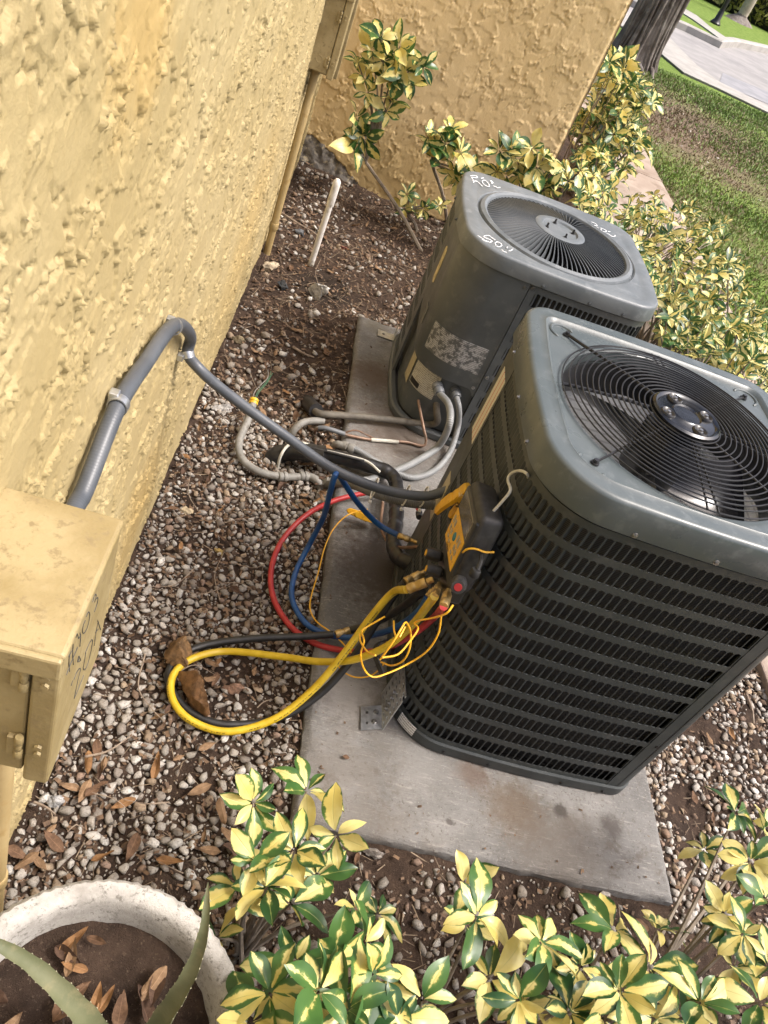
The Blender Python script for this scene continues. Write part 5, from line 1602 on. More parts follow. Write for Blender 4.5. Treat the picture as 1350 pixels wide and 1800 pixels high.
for k in range(4):
    c_ = b2 - vvec * (0.55 + 0.06 * k) + topc * (0.22 + 0.12 * k) + np.array([-0.0015, 0, 0])
    bolt('screw', c_, (-1, -0.3, 0.1), 0.0045, 0.006, MT['steel'], br_)
br2 = thing('angle_bracket', at(668, 590, PAD_Z), 'small grey angle bracket at the foot of the far unit', 'bracket')
c_ = at(672, 588, PAD_Z + .006)
perforated((0.07, 0, 0), (0, 0.05, 0), c_ + np.array([-.02, -.02, 0]), 7, 5, MT['zinc'], 'foot_plate', br2, lambda i, j: (i, j) == (2, 2))
perforated((0, 0.05, 0), (0, 0, 0.05), c_ + np.array([.05, -.02, 0]), 5, 5, MT['zinc'], 'upright_plate', br2, lambda i, j: (i, j) == (2, 2))

# ================================================================ gravel, stones, litter, pot
def stone_bases(n, sub, cuts, sd):
    out = []
    for k in range(n):
        bm = bmesh.new()
        bmesh.ops.create_icosphere(bm, subdivisions=sub, radius=1.0)
        bm.verts.ensure_lookup_table()
        V = np.array([v.co[:] for v in bm.verts])
        F = np.array([[v.index for v in f.verts] for f in bm.faces])
        bm.free()
        r = np.random.default_rng(sd + k)
        V = V * (1 + (0.22 if sub == 1 else 0.12 if sub < 4 else 0.015) * r.normal(size=(len(V), 1)))
        for c in range(cuts):
            nrm = r.normal(size=3); nrm /= np.linalg.norm(nrm)
            d = r.uniform(0.42, 0.80)
            e = V @ nrm - d
            V = V - np.outer(np.clip(e, 0, None), nrm)
        V = V * np.array([1.0, r.uniform(0.6, 0.95), r.uniform(0.45, 0.8)])
        out.append((V, F))
    return out
SB = stone_bases(8, 2, 10, 300) + stone_bases(10, 1, 4, 350)
def stone_mat(name, flat=None):
    m, t, b, o = nodes(name)
    p = wpos(t)
    if flat is None:
        a = nd(t, 'ShaderNodeAttribute'); a.attribute_name = 'col'
        base = a.outputs['Color']
    else:
        base = mix(t, ramp(t, noise(t, p, 45, 6, 0.7), 0.38, 0.62), tuple(min(1, c * 1.15) for c in flat), tuple(c * 0.55 for c in flat))
    col = mix(t, math_n(t, 'MULTIPLY', ramp(t, noise(t, p, 210, 4, 0.7), 0.50, 0.72), 0.75 if flat is None else 0.4), base, (0.10, 0.08, 0.062))
    col = mix(t, math_n(t, 'MULTIPLY', ramp(t, noise(t, p, 75, 4, 0.7), 0.52, 0.7), 0.45 if flat is None else 0.15), col, (0.16, 0.12, 0.085))
    t.links.new(col, b.inputs['Base Color'])
    b.inputs['Roughness'].default_value = 0.85
    b.inputs['Specular IOR Level'].default_value = 0.3
    bump(t, b, noise(t, p, 260, 6, 0.8), 0.004, 1.0)
    return m
MT['gravel'] = stone_mat('limestone_gravel')
PAL = np.array([(0.40, 0.37, 0.33), (0.32, 0.29, 0.25), (0.24, 0.21, 0.18), (0.32, 0.245, 0.17), (0.19, 0.13, 0.09), (0.29, 0.205, 0.155), (0.53, 0.51, 0.47), (0.27, 0.235, 0.195)])

def in_pad(x, y, mrg=0.004):
    return 0.330 - 0.0125 * (y - 0.866) - mrg < x < 1.290 + mrg and 0.864 - mrg < y < 3.116 + mrg
def scatter(n_try, xr, yr, dens, smin, smax, pw, seed, cell=0.03):
    r = np.random.default_rng(seed)
    X = r.uniform(*xr, n_try); Y = r.uniform(*yr, n_try)
    S = smin + (smax - smin) * r.random(n_try) ** pw
    S = S[np.argsort(-S)]
    D = dens(X, Y)
    keep = r.random(n_try) < D
    G = {}
    out = []
    for x, y, s in zip(X[keep], Y[keep], S[keep]):
        if in_pad(x, y, s * .5) or x < wall_x(y) + s * .4:
            continue
        i, j = int(x / cell), int(y / cell)
        ok = True
        for a in (-1, 0, 1):
            for b in (-1, 0, 1):
                for (xx, yy, ss) in G.get((i + a, j + b), ()):
                    if (xx - x) ** 2 + (yy - y) ** 2 < (0.37 * (s + ss)) ** 2:
                        ok = False; break
                if not ok: break
            if not ok: break
        if ok:
            G.setdefault((i, j), []).append((x, y, s)); out.append((x, y, s))
    return np.array(out)
def gravel_obj(name, P, pal_w, seed, label=None, bright=1.0):
    r = np.random.default_rng(seed)
    VV, FF, CC, off = [], [], [], 0
    kinds = r.integers(0, len(SB), len(P))
    gzv_ = soil_h(P[:, 0], P[:, 1])
    for k in range(len(SB)):
        idx = np.where(kinds == k)[0]
        if not len(idx): continue
        V, F = SB[k]
        m = len(idx)
        a = r.uniform(0, 2 * math.pi, m); tl = r.uniform(-0.5, 0.5, m)
        ca, sa, ct, st = np.cos(a), np.sin(a), np.cos(tl), np.sin(tl)
        R1 = np.zeros((m, 3, 3)); R1[:, 0, 0] = ca; R1[:, 0, 1] = -sa; R1[:, 1, 0] = sa; R1[:, 1, 1] = ca; R1[:, 2, 2] = 1
        R2 = np.zeros((m, 3, 3)); R2[:, 0, 0] = 1; R2[:, 1, 1] = ct; R2[:, 1, 2] = -st; R2[:, 2, 1] = st; R2[:, 2, 2] = ct
        R = R1 @ R2
        s = P[idx, 2] / 2 * r.uniform(0.95, 1.15, m)
        W = np.einsum('mij,vj->mvi', R, V) * s[:, None, None]
        W[:, :, 0] += P[idx, 0][:, None]; W[:, :, 1] += P[idx, 1][:, None]
        W[:, :, 2] += (gzv_[idx] + s * r.uniform(0.10, 0.5, m))[:, None]
        VV.append(W.reshape(-1, 3))
        FF.append((F[None] + (np.arange(m) * len(V))[:, None, None] + off).reshape(-1, 3))
        off += m * len(V)
        c = PAL[r.choice(len(PAL), m, p=pal_w)] * r.uniform(0.75, 1.15, (m, 1)) * bright
        CC.append(np.repeat(c, len(V), 0))
    V = np.concatenate(VV); F = np.concatenate(FF); C = np.concatenate(CC)
    o = obj(name, V, F, MT['gravel'], None, False)
    at_ = o.data.color_attributes.new('col', 'FLOAT_COLOR', 'POINT')
    at_.data.foreach_set('color', np.c_[C, np.ones(len(C))].astype(np.float32).ravel())
    return tag(o, label, 'gravel', kind='stuff')
def dens_left(x, y):
    n = fbm(x * 4.5, y * 4.5, 3, 200)
    d = 0.12 + 0.88 * sstep(-0.24, 0.10, n + 0.12)
    u = (x - wall_x(y))
    d = d * np.where(y > 2.25, np.clip(0.35 + 0.65 * sstep(0.2, 0.05, u), 0, 1) * sstep(3.0, 2.5, y) + 0.14, 1.0)
    d = np.where(y > 2.95, 0.10 + 0.5 * sstep(0.0, 0.35, fbm(x * 5, y * 5, 3, 210)) + 0.45 * np.exp(-((x + 0.02) / 0.12) ** 2 - ((y - 4.1) / 0.3) ** 2), d)
    d = d * (1 - 0.85 * np.exp(-(((x - 0.02) / 0.07) ** 2 + ((y - 1.52) / 0.07) ** 2)))
    d = d * (1 - 0.9 * np.exp(-(((x - 0.12) / 0.12) ** 2 + ((y - 3.36) / 0.17) ** 2)))
    d = np.where((y < 0.86) & (x > 0.18), d * (0.25 + 0.35 * sstep(0.0, 0.3, n)), d)
    return d
P = scatter(60000, (-0.23, 0.40), (0.52, 2.4), dens_left, 0.0055, 0.031, 2.5, 1)
gravel_obj('gravel', P, np.array([.35, .24, .10, .08, .03, .04, .11, .05]), 5, 'grey and tan gravel between the stucco wall and the concrete pad', 1.12)
P = scatter(8500, (-0.2, 1.2), (2.4, 4.55), dens_left, 0.010, 0.040, 2.4, 2)
P = P[(P[:, 0] < 0.45) | (P[:, 1] > 3.13)]
gravel_obj('gravel', P, np.array([.30, .18, .10, .12, .06, .06, .13, .05]), 6, 'loose pale stones scattered over the dark soil towards the corner')
P = scatter(9000, (0.22, 1.5), (0.50, 0.86), dens_left, 0.006, 0.034, 2.6, 3)
gravel_obj('gravel', P, np.array([.28, .22, .14, .12, .08, .06, .04, .06]), 7, 'sparse stones in the soil along the front edge of the pad')
def dens_right(x, y):
    n = fbm(x * 5, y * 5, 3, 230)
    return sstep(-0.30, 0.0, n + 0.05) * sstep(0.75, 0.95, y)
P = scatter(26000, (1.29, 1.86), (0.80, 2.6), dens_right, 0.007, 0.030, 2.3, 4)
gravel_obj('gravel', P, np.array([.34, .16, .07, .15, .05, .08, .11, .04]), 8, 'pale white and tan gravel to the right of the concrete pad', 1.3)

# --- single stones one can point at
BIG = stone_bases(6, 4, 9, 900)
def rock(px_, z, size, flat, colr, label, k, name='stone', sink=0.3, rot=0.0, zs=1.0):
    c = at(px_[0], px_[1], z)
    V, F = BIG[k % len(BIG)]
    V = V * (1 + 0.30 * fbm(V[:, :1] * 2 + V[:, 2:] * 1.3, V[:, 1:2] * 2 + V[:, 2:] * 1.7, 5, 300 + k, 0.6)) * np.array([1, flat, zs])
    M = Matrix.Translation((c[0], c[1], gz(c[0], c[1]) + size / 2 * sink)) @ Matrix.Rotation(rot, 4, 'Z')
    o = obj(name, xf(V * size / 2, M), F, stone_mat('stone_' + str(k) + name, colr))
    return tag(o, label, 'stone')
rock((312, 1158), 0.02, 0.105, 0.75, (0.23, 0.135, 0.06), 'rough brown rock just outside the yellow hose loop', 0, 'rock', 0.7, 2.2, 1.4)
rock((338, 1222), 0.02, 0.125, 0.62, (0.25, 0.14, 0.07), 'elongated brown rock inside the yellow hose loop', 1, 'rock', 0.65, 2.3, 1.4)
rock((95, 1398), 0.02, 0.050, 0.9, (0.52, 0.52, 0.52), 'large pale grey stone below the foreground electrical box', 2)
rock((556, 516), 0.01, 0.105, 0.9, (0.74, 0.72, 0.66), 'white crumbly lump of rock on the soil near the upright white pipe', 3, sink=0.8, zs=1.6)
rock((476, 467), 0.02, 0.095, 0.55, (0.46, 0.38, 0.27), 'tan splintered lump beside the foot of the wall pipe', 4, sink=0.5, rot=0.6)
rock((530, 406), 0.02, 0.060, 0.8, (0.13, 0.14, 0.15), 'dark bluish stone left of the upright white pipe', 5)
rock((497, 498), 0.01, 0.060, 0.9, (0.045, 0.05, 0.055), 'black square stone in the soil below the tan splintered lump', 0, sink=0.4)
rock((393, 716), 0.01, 0.075, 0.65, (0.62, 0.60, 0.57), 'flat white stone under the grey conduit near the wall', 1, sink=0.3, rot=0.5)
rock((417, 596), 0.01, 0.060, 0.9, (0.26, 0.21, 0.13), 'round olive tan pebble by the wall under the strapped conduit', 2)
rock((602, 433), 0.01, 0.055, 0.8, (0.32, 0.13, 0.10), 'reddish stone right of the upright white pipe', 3)
rock((330, 891), 0.02, 0.048, 0.75, (0.50, 0.41, 0.27), 'cream pebble near the wall behind the foreground box', 4)
rock((389, 963), 0.02, 0.036, 0.62, (0.46, 0.34, 0.13), 'smooth yellow pebble left of the red hose', 5, rot=-0.3)
rock((408, 1205), 0.02, 0.062, 0.7, (0.36, 0.22, 0.15), 'smooth pinkish brown stone inside the yellow hose loop', 2, rot=0.2)
rock((652, 1508), 0.0, 0.05, 0.8, (0.30, 0.27, 0.24), 'grey stone in the soil near the front edge of the pad', 1)
rock((1050, 1625 - 45), 0.0, 0.035, 0.8, (0.45, 0.42, 0.38), 'small pale oval pebble below the front corner of the pad', 3)

# --- dead leaves
def leaf_grid(L, W, nu=9, nv=5, bend=0.3, fold=0.25, twist=0.2, tipw=0.0, shape=1.0, wave=0.0, seed=0):
    r = np.random.default_rng(seed)
    V, UV = [], []
    for i in range(nu):
        u = i / (nu - 1)
        w_ = W * (math.sin(math.pi * min(1, u ** 0.85 * 0.97 + 0.03)) ** 0.75) * (1 - 0.12 * u) if shape > 0 else W
        for j in range(nv):
            v = 2 * j / (nv - 1) - 1
            y = v * w_ / 2
            z = abs(v) * w_ / 2 * fold - bend * L * u * u * 0.5 + wave * L * math.sin(u * 9 + v * 2 + seed) * abs(v)
            a = twist * u
            V.append((L * (u - 0.0) , y * math.cos(a) - z * math.sin(a) * 0.3, z + y * math.sin(a)))
            UV.append((u, 0.5 + v / 2))
    F = [(i * nv + j, (i + 1) * nv + j, (i + 1) * nv + j + 1, i * nv + j + 1) for i in range(nu - 1) for j in range(nv - 1)]
    return np.array(V), F, UV
def uv_mesh(name, V, F, UV, mat):
    me = mesh(name, V, F, mat)
    l = me.uv_layers.new(name='UVMap')
    idx = np.zeros(len(me.loops), dtype=np.int32); me.loops.foreach_get('vertex_index', idx)
    l.data.foreach_set('uv', np.array(UV, dtype=np.float32)[idx].ravel())
    return me
def deadleaf_mat(name, c1, c2):
    m, t, b, o = nodes(name)
    p = wpos(t)
    uv = nd(t, 'ShaderNodeUVMap').outputs[0]
    s = nd(t, 'ShaderNodeSeparateXYZ'); t.links.new(uv, s.inputs[0])
    rib = ramp(t, math_n(t, 'ABSOLUTE', math_n(t, 'SUBTRACT', s.outputs['Y'], 0.5)), 0.035, 0.0)
    col = mix(t, ramp(t, noise(t, p, 90, 5, 0.7), 0.35, 0.65), c1, c2)
    col = mix(t, math_n(t, 'MULTIPLY', rib, 0.6), col, tuple(min(1, a * 1.7) for a in c2))
    t.links.new(col, b.inputs['Base Color'])
    b.inputs['Roughness'].default_value = 0.8
    b.inputs['Specular IOR Level'].default_value = 0.25
    bump(t, b, noise(t, p, 300, 4), 0.001, 0.7)
    return m
DL = [deadleaf_mat('dead_leaf_brown', (0.085, 0.048, 0.028), (0.145, 0.085, 0.05)), deadleaf_mat('dead_leaf_tan', (0.17, 0.105, 0.058), (0.24, 0.155, 0.09)), deadleaf_mat('dead_leaf_dark', (0.055, 0.032, 0.022), (0.10, 0.06, 0.04)), deadleaf_mat('dead_leaf_orange', (0.19, 0.10, 0.045), (0.26, 0.145, 0.065))]
dl_me = []
for k in range(10):
    V, F, UV = leaf_grid(1.0, 0.36 + 0.03 * (k % 4), 9, 5, bend=[-0.5, 0.4, -0.25, 0.6, -0.7, 0.15, -0.4, 0.5, -0.9, 0.3][k], fold=[0.5, -0.4, 0.8, 0.3, 0.6, -0.6, 0.2, 0.9, 0.5, -0.3][k], twist=[0.3, -0.5, 0.9, 0.1, -0.8, 0.4, -0.2, 0.7, -1.0, 0.5][k], wave=0.05, seed=k)
    V = V - np.array([0.5, 0, V[:, 2].mean()])
    dl_me.append(uv_mesh('dead_leaf', V, F, UV, DL[[0, 1, 2, 0, 3, 1, 0, 2, 1, 3][k]]))
def drop_leaf(x, y, z, size, label, group, r):
    size *= 0.8
    o = bpy.data.objects.new('dead_leaf', dl_me[r.integers(0, len(dl_me))])
    o.matrix_basis = Matrix.Translation((x, y, z)) @ Matrix.Rotation(r.uniform(0, 6.28), 4, 'Z') @ Matrix.Rotation(r.uniform(-0.35, 0.35), 4, 'X') @ Matrix.Rotation(r.uniform(-0.3, 0.3), 4, 'Y') @ Matrix.Diagonal((size, size, size, 1))
    COL.objects.link(o)
    return tag(o, label, 'leaf', group)
r5 = np.random.default_rng(55)
LB1 = 'dry brown leaf lying on the gravel between wall and pad'
for (px_, n, sx, sy, z, smin, smax) in [((150, 1440), 9, 70, 60, .022, .035, .075), ((560, 800), 20, 55, 60, .02, .04, .07), ((250, 1320), 9, 110, 50, .022, .04, .075), ((480, 690), 12, 60, 60, .015, .04, .065), ((560, 880), 9, 30, 35, .02, .035, .06), ((380, 1180), 9, 60, 60, .022, .035, .06), ((420, 960), 9, 130, 110, .02, .03, .055), ((330, 800), 8, 60, 80, .02, .03, .055), ((360, 1480), 7, 60, 70, .02, .04, .075), ((45, 1520), 8, 45, 60, .022, .04, .075)]:
    for k in range(n):
        p = at(px_[0] + r5.normal() * sx * .55, px_[1] + r5.normal() * sy * .55, z)
        if in_pad(p[0], p[1], 0.02) or p[0] < wall_x(p[1]) + 0.02: continue
        drop_leaf(p[0], p[1], gz(p[0], p[1]) + z + r5.uniform(0, .006), r5.uniform(smin, smax), LB1, 'dry leaves on the gravel', r5)
LB2 = 'dry brown leaf lying on the dark soil towards the far corner'
for k in range(46):
    p = at(r5.uniform(430, 730), r5.uniform(380, 690), 0.01)
    if in_pad(p[0], p[1], 0.02) or p[0] < wall_x(p[1]) + 0.02 or p[1] < 2.5: continue
    drop_leaf(p[0], p[1], gz(p[0], p[1]) + 0.012, r5.uniform(.035, .07), LB2, 'dry leaves on the soil', r5)
LB3 = 'dry leaf lying in the soil or gravel in front and right of the pad'
for k in range(44):
    p = at(r5.uniform(560, 1345), r5.uniform(1180, 1640), 0.01)
    if in_pad(p[0], p[1], 0.015): continue
    drop_leaf(p[0], p[1], gz(p[0], p[1]) + 0.016, r5.uniform(.03, .06), LB3, 'dry leaves round the front of the pad', r5)
for (px_, s) in [((608, 1333), .03)]:
    p = at(*px_, PAD_Z); drop_leaf(p[0], p[1], PAD_Z + .006, s, 'small brown leaf fragment lying on the front of the concrete pad', None, r5)

# --- crumbled leaf litter and needles over the soil: too fine to count
def litter(name, n, xr, yr, cond, smin, smax, asp, mat, label, seed, pad=False):
    r = np.random.default_rng(seed)
    X, Y = r.uniform(*xr, n), r.uniform(*yr, n)
    k = cond(X, Y, r) & (X > wall_x(Y) + .012) & ~((X > .326 - .0125 * (Y - .866)) & (X < 1.298) & (Y > .856) & (Y < 3.124))
    if pad:
        k = cond(X, Y, r)
    X, Y = X[k], Y[k]; n = len(X)
    a = r.uniform(0, 6.28, n); s = r.uniform(smin, smax, n); w_ = s * asp * r.uniform(.6, 1.4, n)
    Zb = np.full(n, PAD_Z + .0035) if pad else soil_h(X, Y) + r.uniform(.002, .016, n)
    c, s_ = np.cos(a), np.sin(a)
    t1, t2 = r.normal(size=n) * .3, r.normal(size=n) * .3
    V = np.zeros((n, 4, 3))
    for i, (u, v) in enumerate(((-.5, -.35), (.45, -.5), (.55, .4), (-.4, .5))):
        du, dv = s * u * r.uniform(.7, 1.2, n), w_ * v * r.uniform(.7, 1.2, n)
        V[:, i] = np.c_[X + du * c - dv * s_, Y + du * s_ + dv * c, Zb + du * t1 + dv * t2]
    return tag(obj(name, V.reshape(-1, 3), np.arange(4 * n).reshape(n, 4), mat, None, False), label, 'leaf litter', kind='stuff')
LM = [mk('litter_brown', (0.06, 0.036, 0.022), (0.17, 0.105, 0.06), 45, .8), mk('litter_straw', (0.12, 0.085, 0.055), (0.26, 0.20, 0.135), 45, .8)]
litter('leaf_litter', 5200, (-.2, .34), (.5, 2.5), lambda X, Y, r: fbm(X * 6, Y * 6, 3, 630) + r.normal(size=len(X)) * .25 > -.05, .006, .018, .5, LM[0], 'crumbled brown leaf bits between the gravel stones', 640)
litter('leaf_litter', 6500, (-.2, 1.2), (2.4, 4.55), lambda X, Y, r: (X < .45) | (Y > 3.12), .006, .020, .5, LM[0], 'crumbled brown leaf bits on the soil towards the corner', 641)
litter('needle_litter', 3800, (-.2, 1.2), (2.3, 4.55), lambda X, Y, r: fbm(X * 4, Y * 4, 3, 650) + r.normal(size=len(X)) * .2 > -.1, .025, .07, .035, LM[1], 'dry needles and straw strewn over the soil towards the corner', 642)
litter('needle_litter', 2600, (-.2, 1.6), (.5, 2.3), lambda X, Y, r: r.random(len(X)) < .7, .015, .05, .04, LM[1], 'fine straw and root fibres between the gravel stones', 643)
litter('leaf_litter', 3200, (.2, 1.86), (.45, 2.2), lambda X, Y, r: (Y < .86) | (X > 1.3), .005, .016, .5, LM[0], 'crumbled leaf bits along the front and right of the pad', 644)

litter('pad_grit', 700, (.34, 1.27), (.885, 3.08), lambda X, Y, r: (r.random(len(X)) < np.clip(.25 + .9 * np.exp(-np.minimum(X - .33, Y - .87) / .06), 0, 1)) & ((Y < 1.08) | (X < .51)), .003, .010, .6, LM[0], 'small crumbs of dirt and leaf on the concrete pad', 645, True)

# --- twigs
MT['twig'] = mk('grey_twig', (0.17, 0.125, 0.09), (0.30, 0.24, 0.18), 40, 0.8, bmp=0.0006, bscale=200)
def twig(pts, rad, label, group=None):
    P = [at(*q) for q in pts]
    P = [np.array([p[0], p[1], max(p[2], gz(p[0], p[1]) + 0.004)]) for p in P]
    Q = resample(catmull(P, 6), 0.01)
    V, F = tube_geo(Q, np.linspace(rad, rad * .45, len(Q)), 6)
    return tag(obj('twig', V, F, MT['twig']), label, 'twig', group)
twig([(255, 1150, .025), (243, 1205, .03), (262, 1240, .025), (290, 1270, .02)], .0022, 'curved pale twig on the gravel left of the yellow hose loop')
twig([(150, 1330, .02), (190, 1320, .025), (228, 1295, .02)], .003, 'short pale twig on the gravel right of the foreground box')
twig([(60, 1410, .02), (80, 1418, .025), (98, 1432, .02)], .0035, 'stubby twig beside the large pale stone')
twig([(515, 610, .01), (535, 622, .016), (552, 628, .01)], .006, 'grey stick lying on the soil left of the far end of the pad')
twig([(492, 372, .03), (520, 390, .03), (556, 412, .02), (560, 424, .02)], .005, 'long thin stick by the foot of the wall pipe')
twig([(1312, 1222, .02), (1322, 1248, .025), (1325, 1272, .02)], .006, 'bare stick lying on the pale gravel right of the near unit')
for k in range(40):
    x, y = r5.uniform(100, 640), r5.uniform(480, 1540)
    p = at(x, y, 0.01)
    if in_pad(p[0], p[1], .03) or p[0] < wall_x(p[1]) + .05: continue
    L_ = r5.uniform(15, 45); a = r5.uniform(0, 6.28)
    twig([(x, y, .018), (x + L_ * math.cos(a), y + L_ * math.sin(a) + r5.normal() * 5, .022), (x + 2 * L_ * math.cos(a + .3), y + 2 * L_ * math.sin(a + .3), .016)], r5.uniform(.0009, .0018), 'thin loose twig lying on the gravel or soil left of the pad', 'thin twigs on the ground')

# ---------------------------------------------------------------- flower pot with aloe
PC = np.array([0.0275, 0.332]); PR = 0.235
m, t, b, o = nodes('weathered_white_pot')
p = wpos(t)
col = mix(t, ramp(t, noise(t, p, 16, 6, 0.7), 0.35, 0.65), (0.31, 0.298, 0.272), (0.44, 0.427, 0.396))
col = mix(t, ramp(t, noise(t, p, 90, 5, 0.75), 0.52, 0.66), col, (0.17, 0.16, 0.14))
col = mix(t, math_n(t, 'MULTIPLY', ramp(t, noise(t, p, 9, 6, 0.7), 0.52, 0.66), 0.6), col, (0.22, 0.205, 0.18))
t.links.new(col, b.inputs['Base Color']); b.inputs['Roughness'].default_value = 0.85
bump(t, b, noise(t, p, 200, 5, 0.7), 0.0015, 0.8)
MT['pot'] = m
pot = thing('flower_pot', (*PC, 0), 'round weathered white stone pot with rope edged rim in the left foreground', 'pot')
prof = [(0.0, 0.0), (0.145, 0.0), (0.150, 0.006), (0.198, 0.265), (0.204, 0.280), (0.222, 0.288), (0.233, 0.298), (0.236, 0.310), (0.233, 0.322), (0.226, 0.330), (0.214, 0.331), (0.203, 0.326), (0.198, 0.318), (0.194, 0.300), (0.186, 0.24), (0.184, 0.20)]
V, F = lathe_geo(prof, 160, (*PC, 0))
V = np.array(V)
ang = np.arctan2(V[:, 1] - PC[1], V[:, 0] - PC[0])
rr = np.hypot(V[:, 0] - PC[0], V[:, 1] - PC[1])
rope = (0.0016 * np.sin(ang * 70 + 60 * V[:, 2]) + 0.001 * fbm(np.cos(ang) * 6, np.sin(ang) * 6, 2, 400)) * ((rr > 0.221) & (V[:, 2] > 0.283))
V[:, 0] += rope * np.cos(ang); V[:, 1] += rope * np.sin(ang)
V[:, 2] += 0.0015 * fbm(np.cos(ang) * 5, np.sin(ang) * 5, 3, 410) * (V[:, 2] > 0.25)
obj('vessel', V, F, MT['pot'], pot)
sr = np.linspace(0, 0.192, 26); sa_ = np.linspace(0, 2 * math.pi, 90, endpoint=False)
SR, SA = np.meshgrid(sr, sa_, indexing='ij')
sx_, sy_ = PC[0] + SR * np.cos(SA), PC[1] + SR * np.sin(SA)
sz_ = 0.262 + 0.010 * fbm(sx_ * 20, sy_ * 20, 4, 420) + 0.004 * fbm(sx_ * 80, sy_ * 80, 3, 425)
Fp = []
for i in range(25):
    for j in range(90):
        k = (j + 1) % 90
        Fp.append((i * 90 + j, (i + 1) * 90 + j, (i + 1) * 90 + k, i * 90 + k))
obj('potting_soil', np.stack([sx_, sy_, sz_], -1).reshape(-1, 3), Fp, MT['soil'], pot)
r6 = np.random.default_rng(66)
MT['bark_dark'] = mk('dark_twig', (0.05, 0.035, 0.028), (0.10, 0.075, 0.06), 40, 0.85)
for k in range(20):
    a, q = r6.uniform(0.6, 3.6), r6.uniform(0.05, 0.165)
    drop_leaf(PC[0] + q * math.cos(a), PC[1] + q * math.sin(a), 0.282 + r6.uniform(0, .008), r6.uniform(.045, .085), 'dry brown leaf lying on the soil inside the pot', 'dry leaves in the pot', r6)
for k in range(2):
    a, q = r6.uniform(0.6, 3.0), r6.uniform(0.03, 0.13)
    c = np.array([PC[0] + q * math.cos(a), PC[1] + q * math.sin(a), 0.275])
    P = [c, c + np.array([r6.normal() * .03, r6.normal() * .03, .02]), c + np.array([r6.normal() * .06, r6.normal() * .06, .03 + .02 * r6.random()])]
    Q = resample(catmull(P, 6), .006); V, F = tube_geo(Q, np.linspace(.0017, .0007, len(Q)), 6)
    tag(obj('twig', V, F, MT['bark_dark']), 'dark bare twig sticking out of the soil inside the pot', 'twig', 'twigs in the pot')
al = thing('aloe_plant', (PC[0] + 0.05, PC[1] - 0.06, 0.262), 'aloe with two long grey green leaves growing in the white pot', 'plant')
MT['aloe'] = mk('aloe_skin', (0.10, 0.11, 0.055), (0.145, 0.15, 0.082), 16, 0.42, c3=(0.19, 0.175, 0.095), s3=18, bmp=0.0004, bscale=160)
MT['aloe_tooth'] = mk('aloe_tooth', (0.30, 0.29, 0.19), None, rough=0.5)
def aloe_leaf(P, w0, parent, up):
    Q = resample(catmull(P, 10), 0.008); n = len(Q)
    T = np.gradient(Q, axis=0); T /= np.linalg.norm(T, axis=1)[:, None]
    V, F, TV, TF = [], [], [], []
    up = np.array(up, float)
    for i in range(n):
        u = i / (n - 1)
        s = np.cross(T[i], up); s /= np.linalg.norm(s); nn = np.cross(s, T[i])
        w_ = w0 * (1 - u) ** 0.62 * (1 - 0.05 * math.sin(u * 40)) + 0.001
        for (a, h) in ((-1, .28), (-.7, .08), (-.3, -.02), (0, -.05), (.3, -.02), (.7, .08), (1, .28), (.8, -.30), (.4, -.52), (0, -.60), (-.4, -.52), (-.8, -.30)):
            V.append(Q[i] + s * a * w_ / 2 + nn * h * w_ / 2)
        if i % 2 == 0 and u < .97:
            for sg in (-1, 1):
                e = Q[i] + s * sg * w_ / 2 + nn * .28 * w_ / 2
                o_ = len(TV)
                TV += [e - T[i] * .0022, e + T[i] * .0022, e + nn * .0015, e + s * sg * .0014 + T[i] * .0008]
                TF += [(o_, o_ + 1, o_ + 3), (o_ + 1, o_ + 2, o_ + 3), (o_ + 2, o_, o_ + 3)]
    for i in range(n - 1):
        for j in range(12):
            k = (j + 1) % 12
            F.append((i * 12 + j, i * 12 + k, (i + 1) * 12 + k, (i + 1) * 12 + j))
    lf = obj('leaf', V, F, MT['aloe'], parent)
    obj('leaf_teeth', TV, TF, MT['aloe_tooth'], lf, False)['kind'] = 'stuff'
aloe_leaf([at(250, 1850, .27), at(282, 1798, .34), at(318, 1742, .42), at(344, 1690, .47), at(360, 1630, .52), at(366, 1551, .56)], 0.037, al, (-0.4, -0.3, 1))
aloe_leaf([at(190, 1850, .27), at(160, 1800, .34), at(110, 1745, .40), at(55, 1695, .45), at(0, 1662, .49), at(-50, 1640, .51), at(-90, 1628, .52)], 0.038, al, (0.2, -0.3, 1))

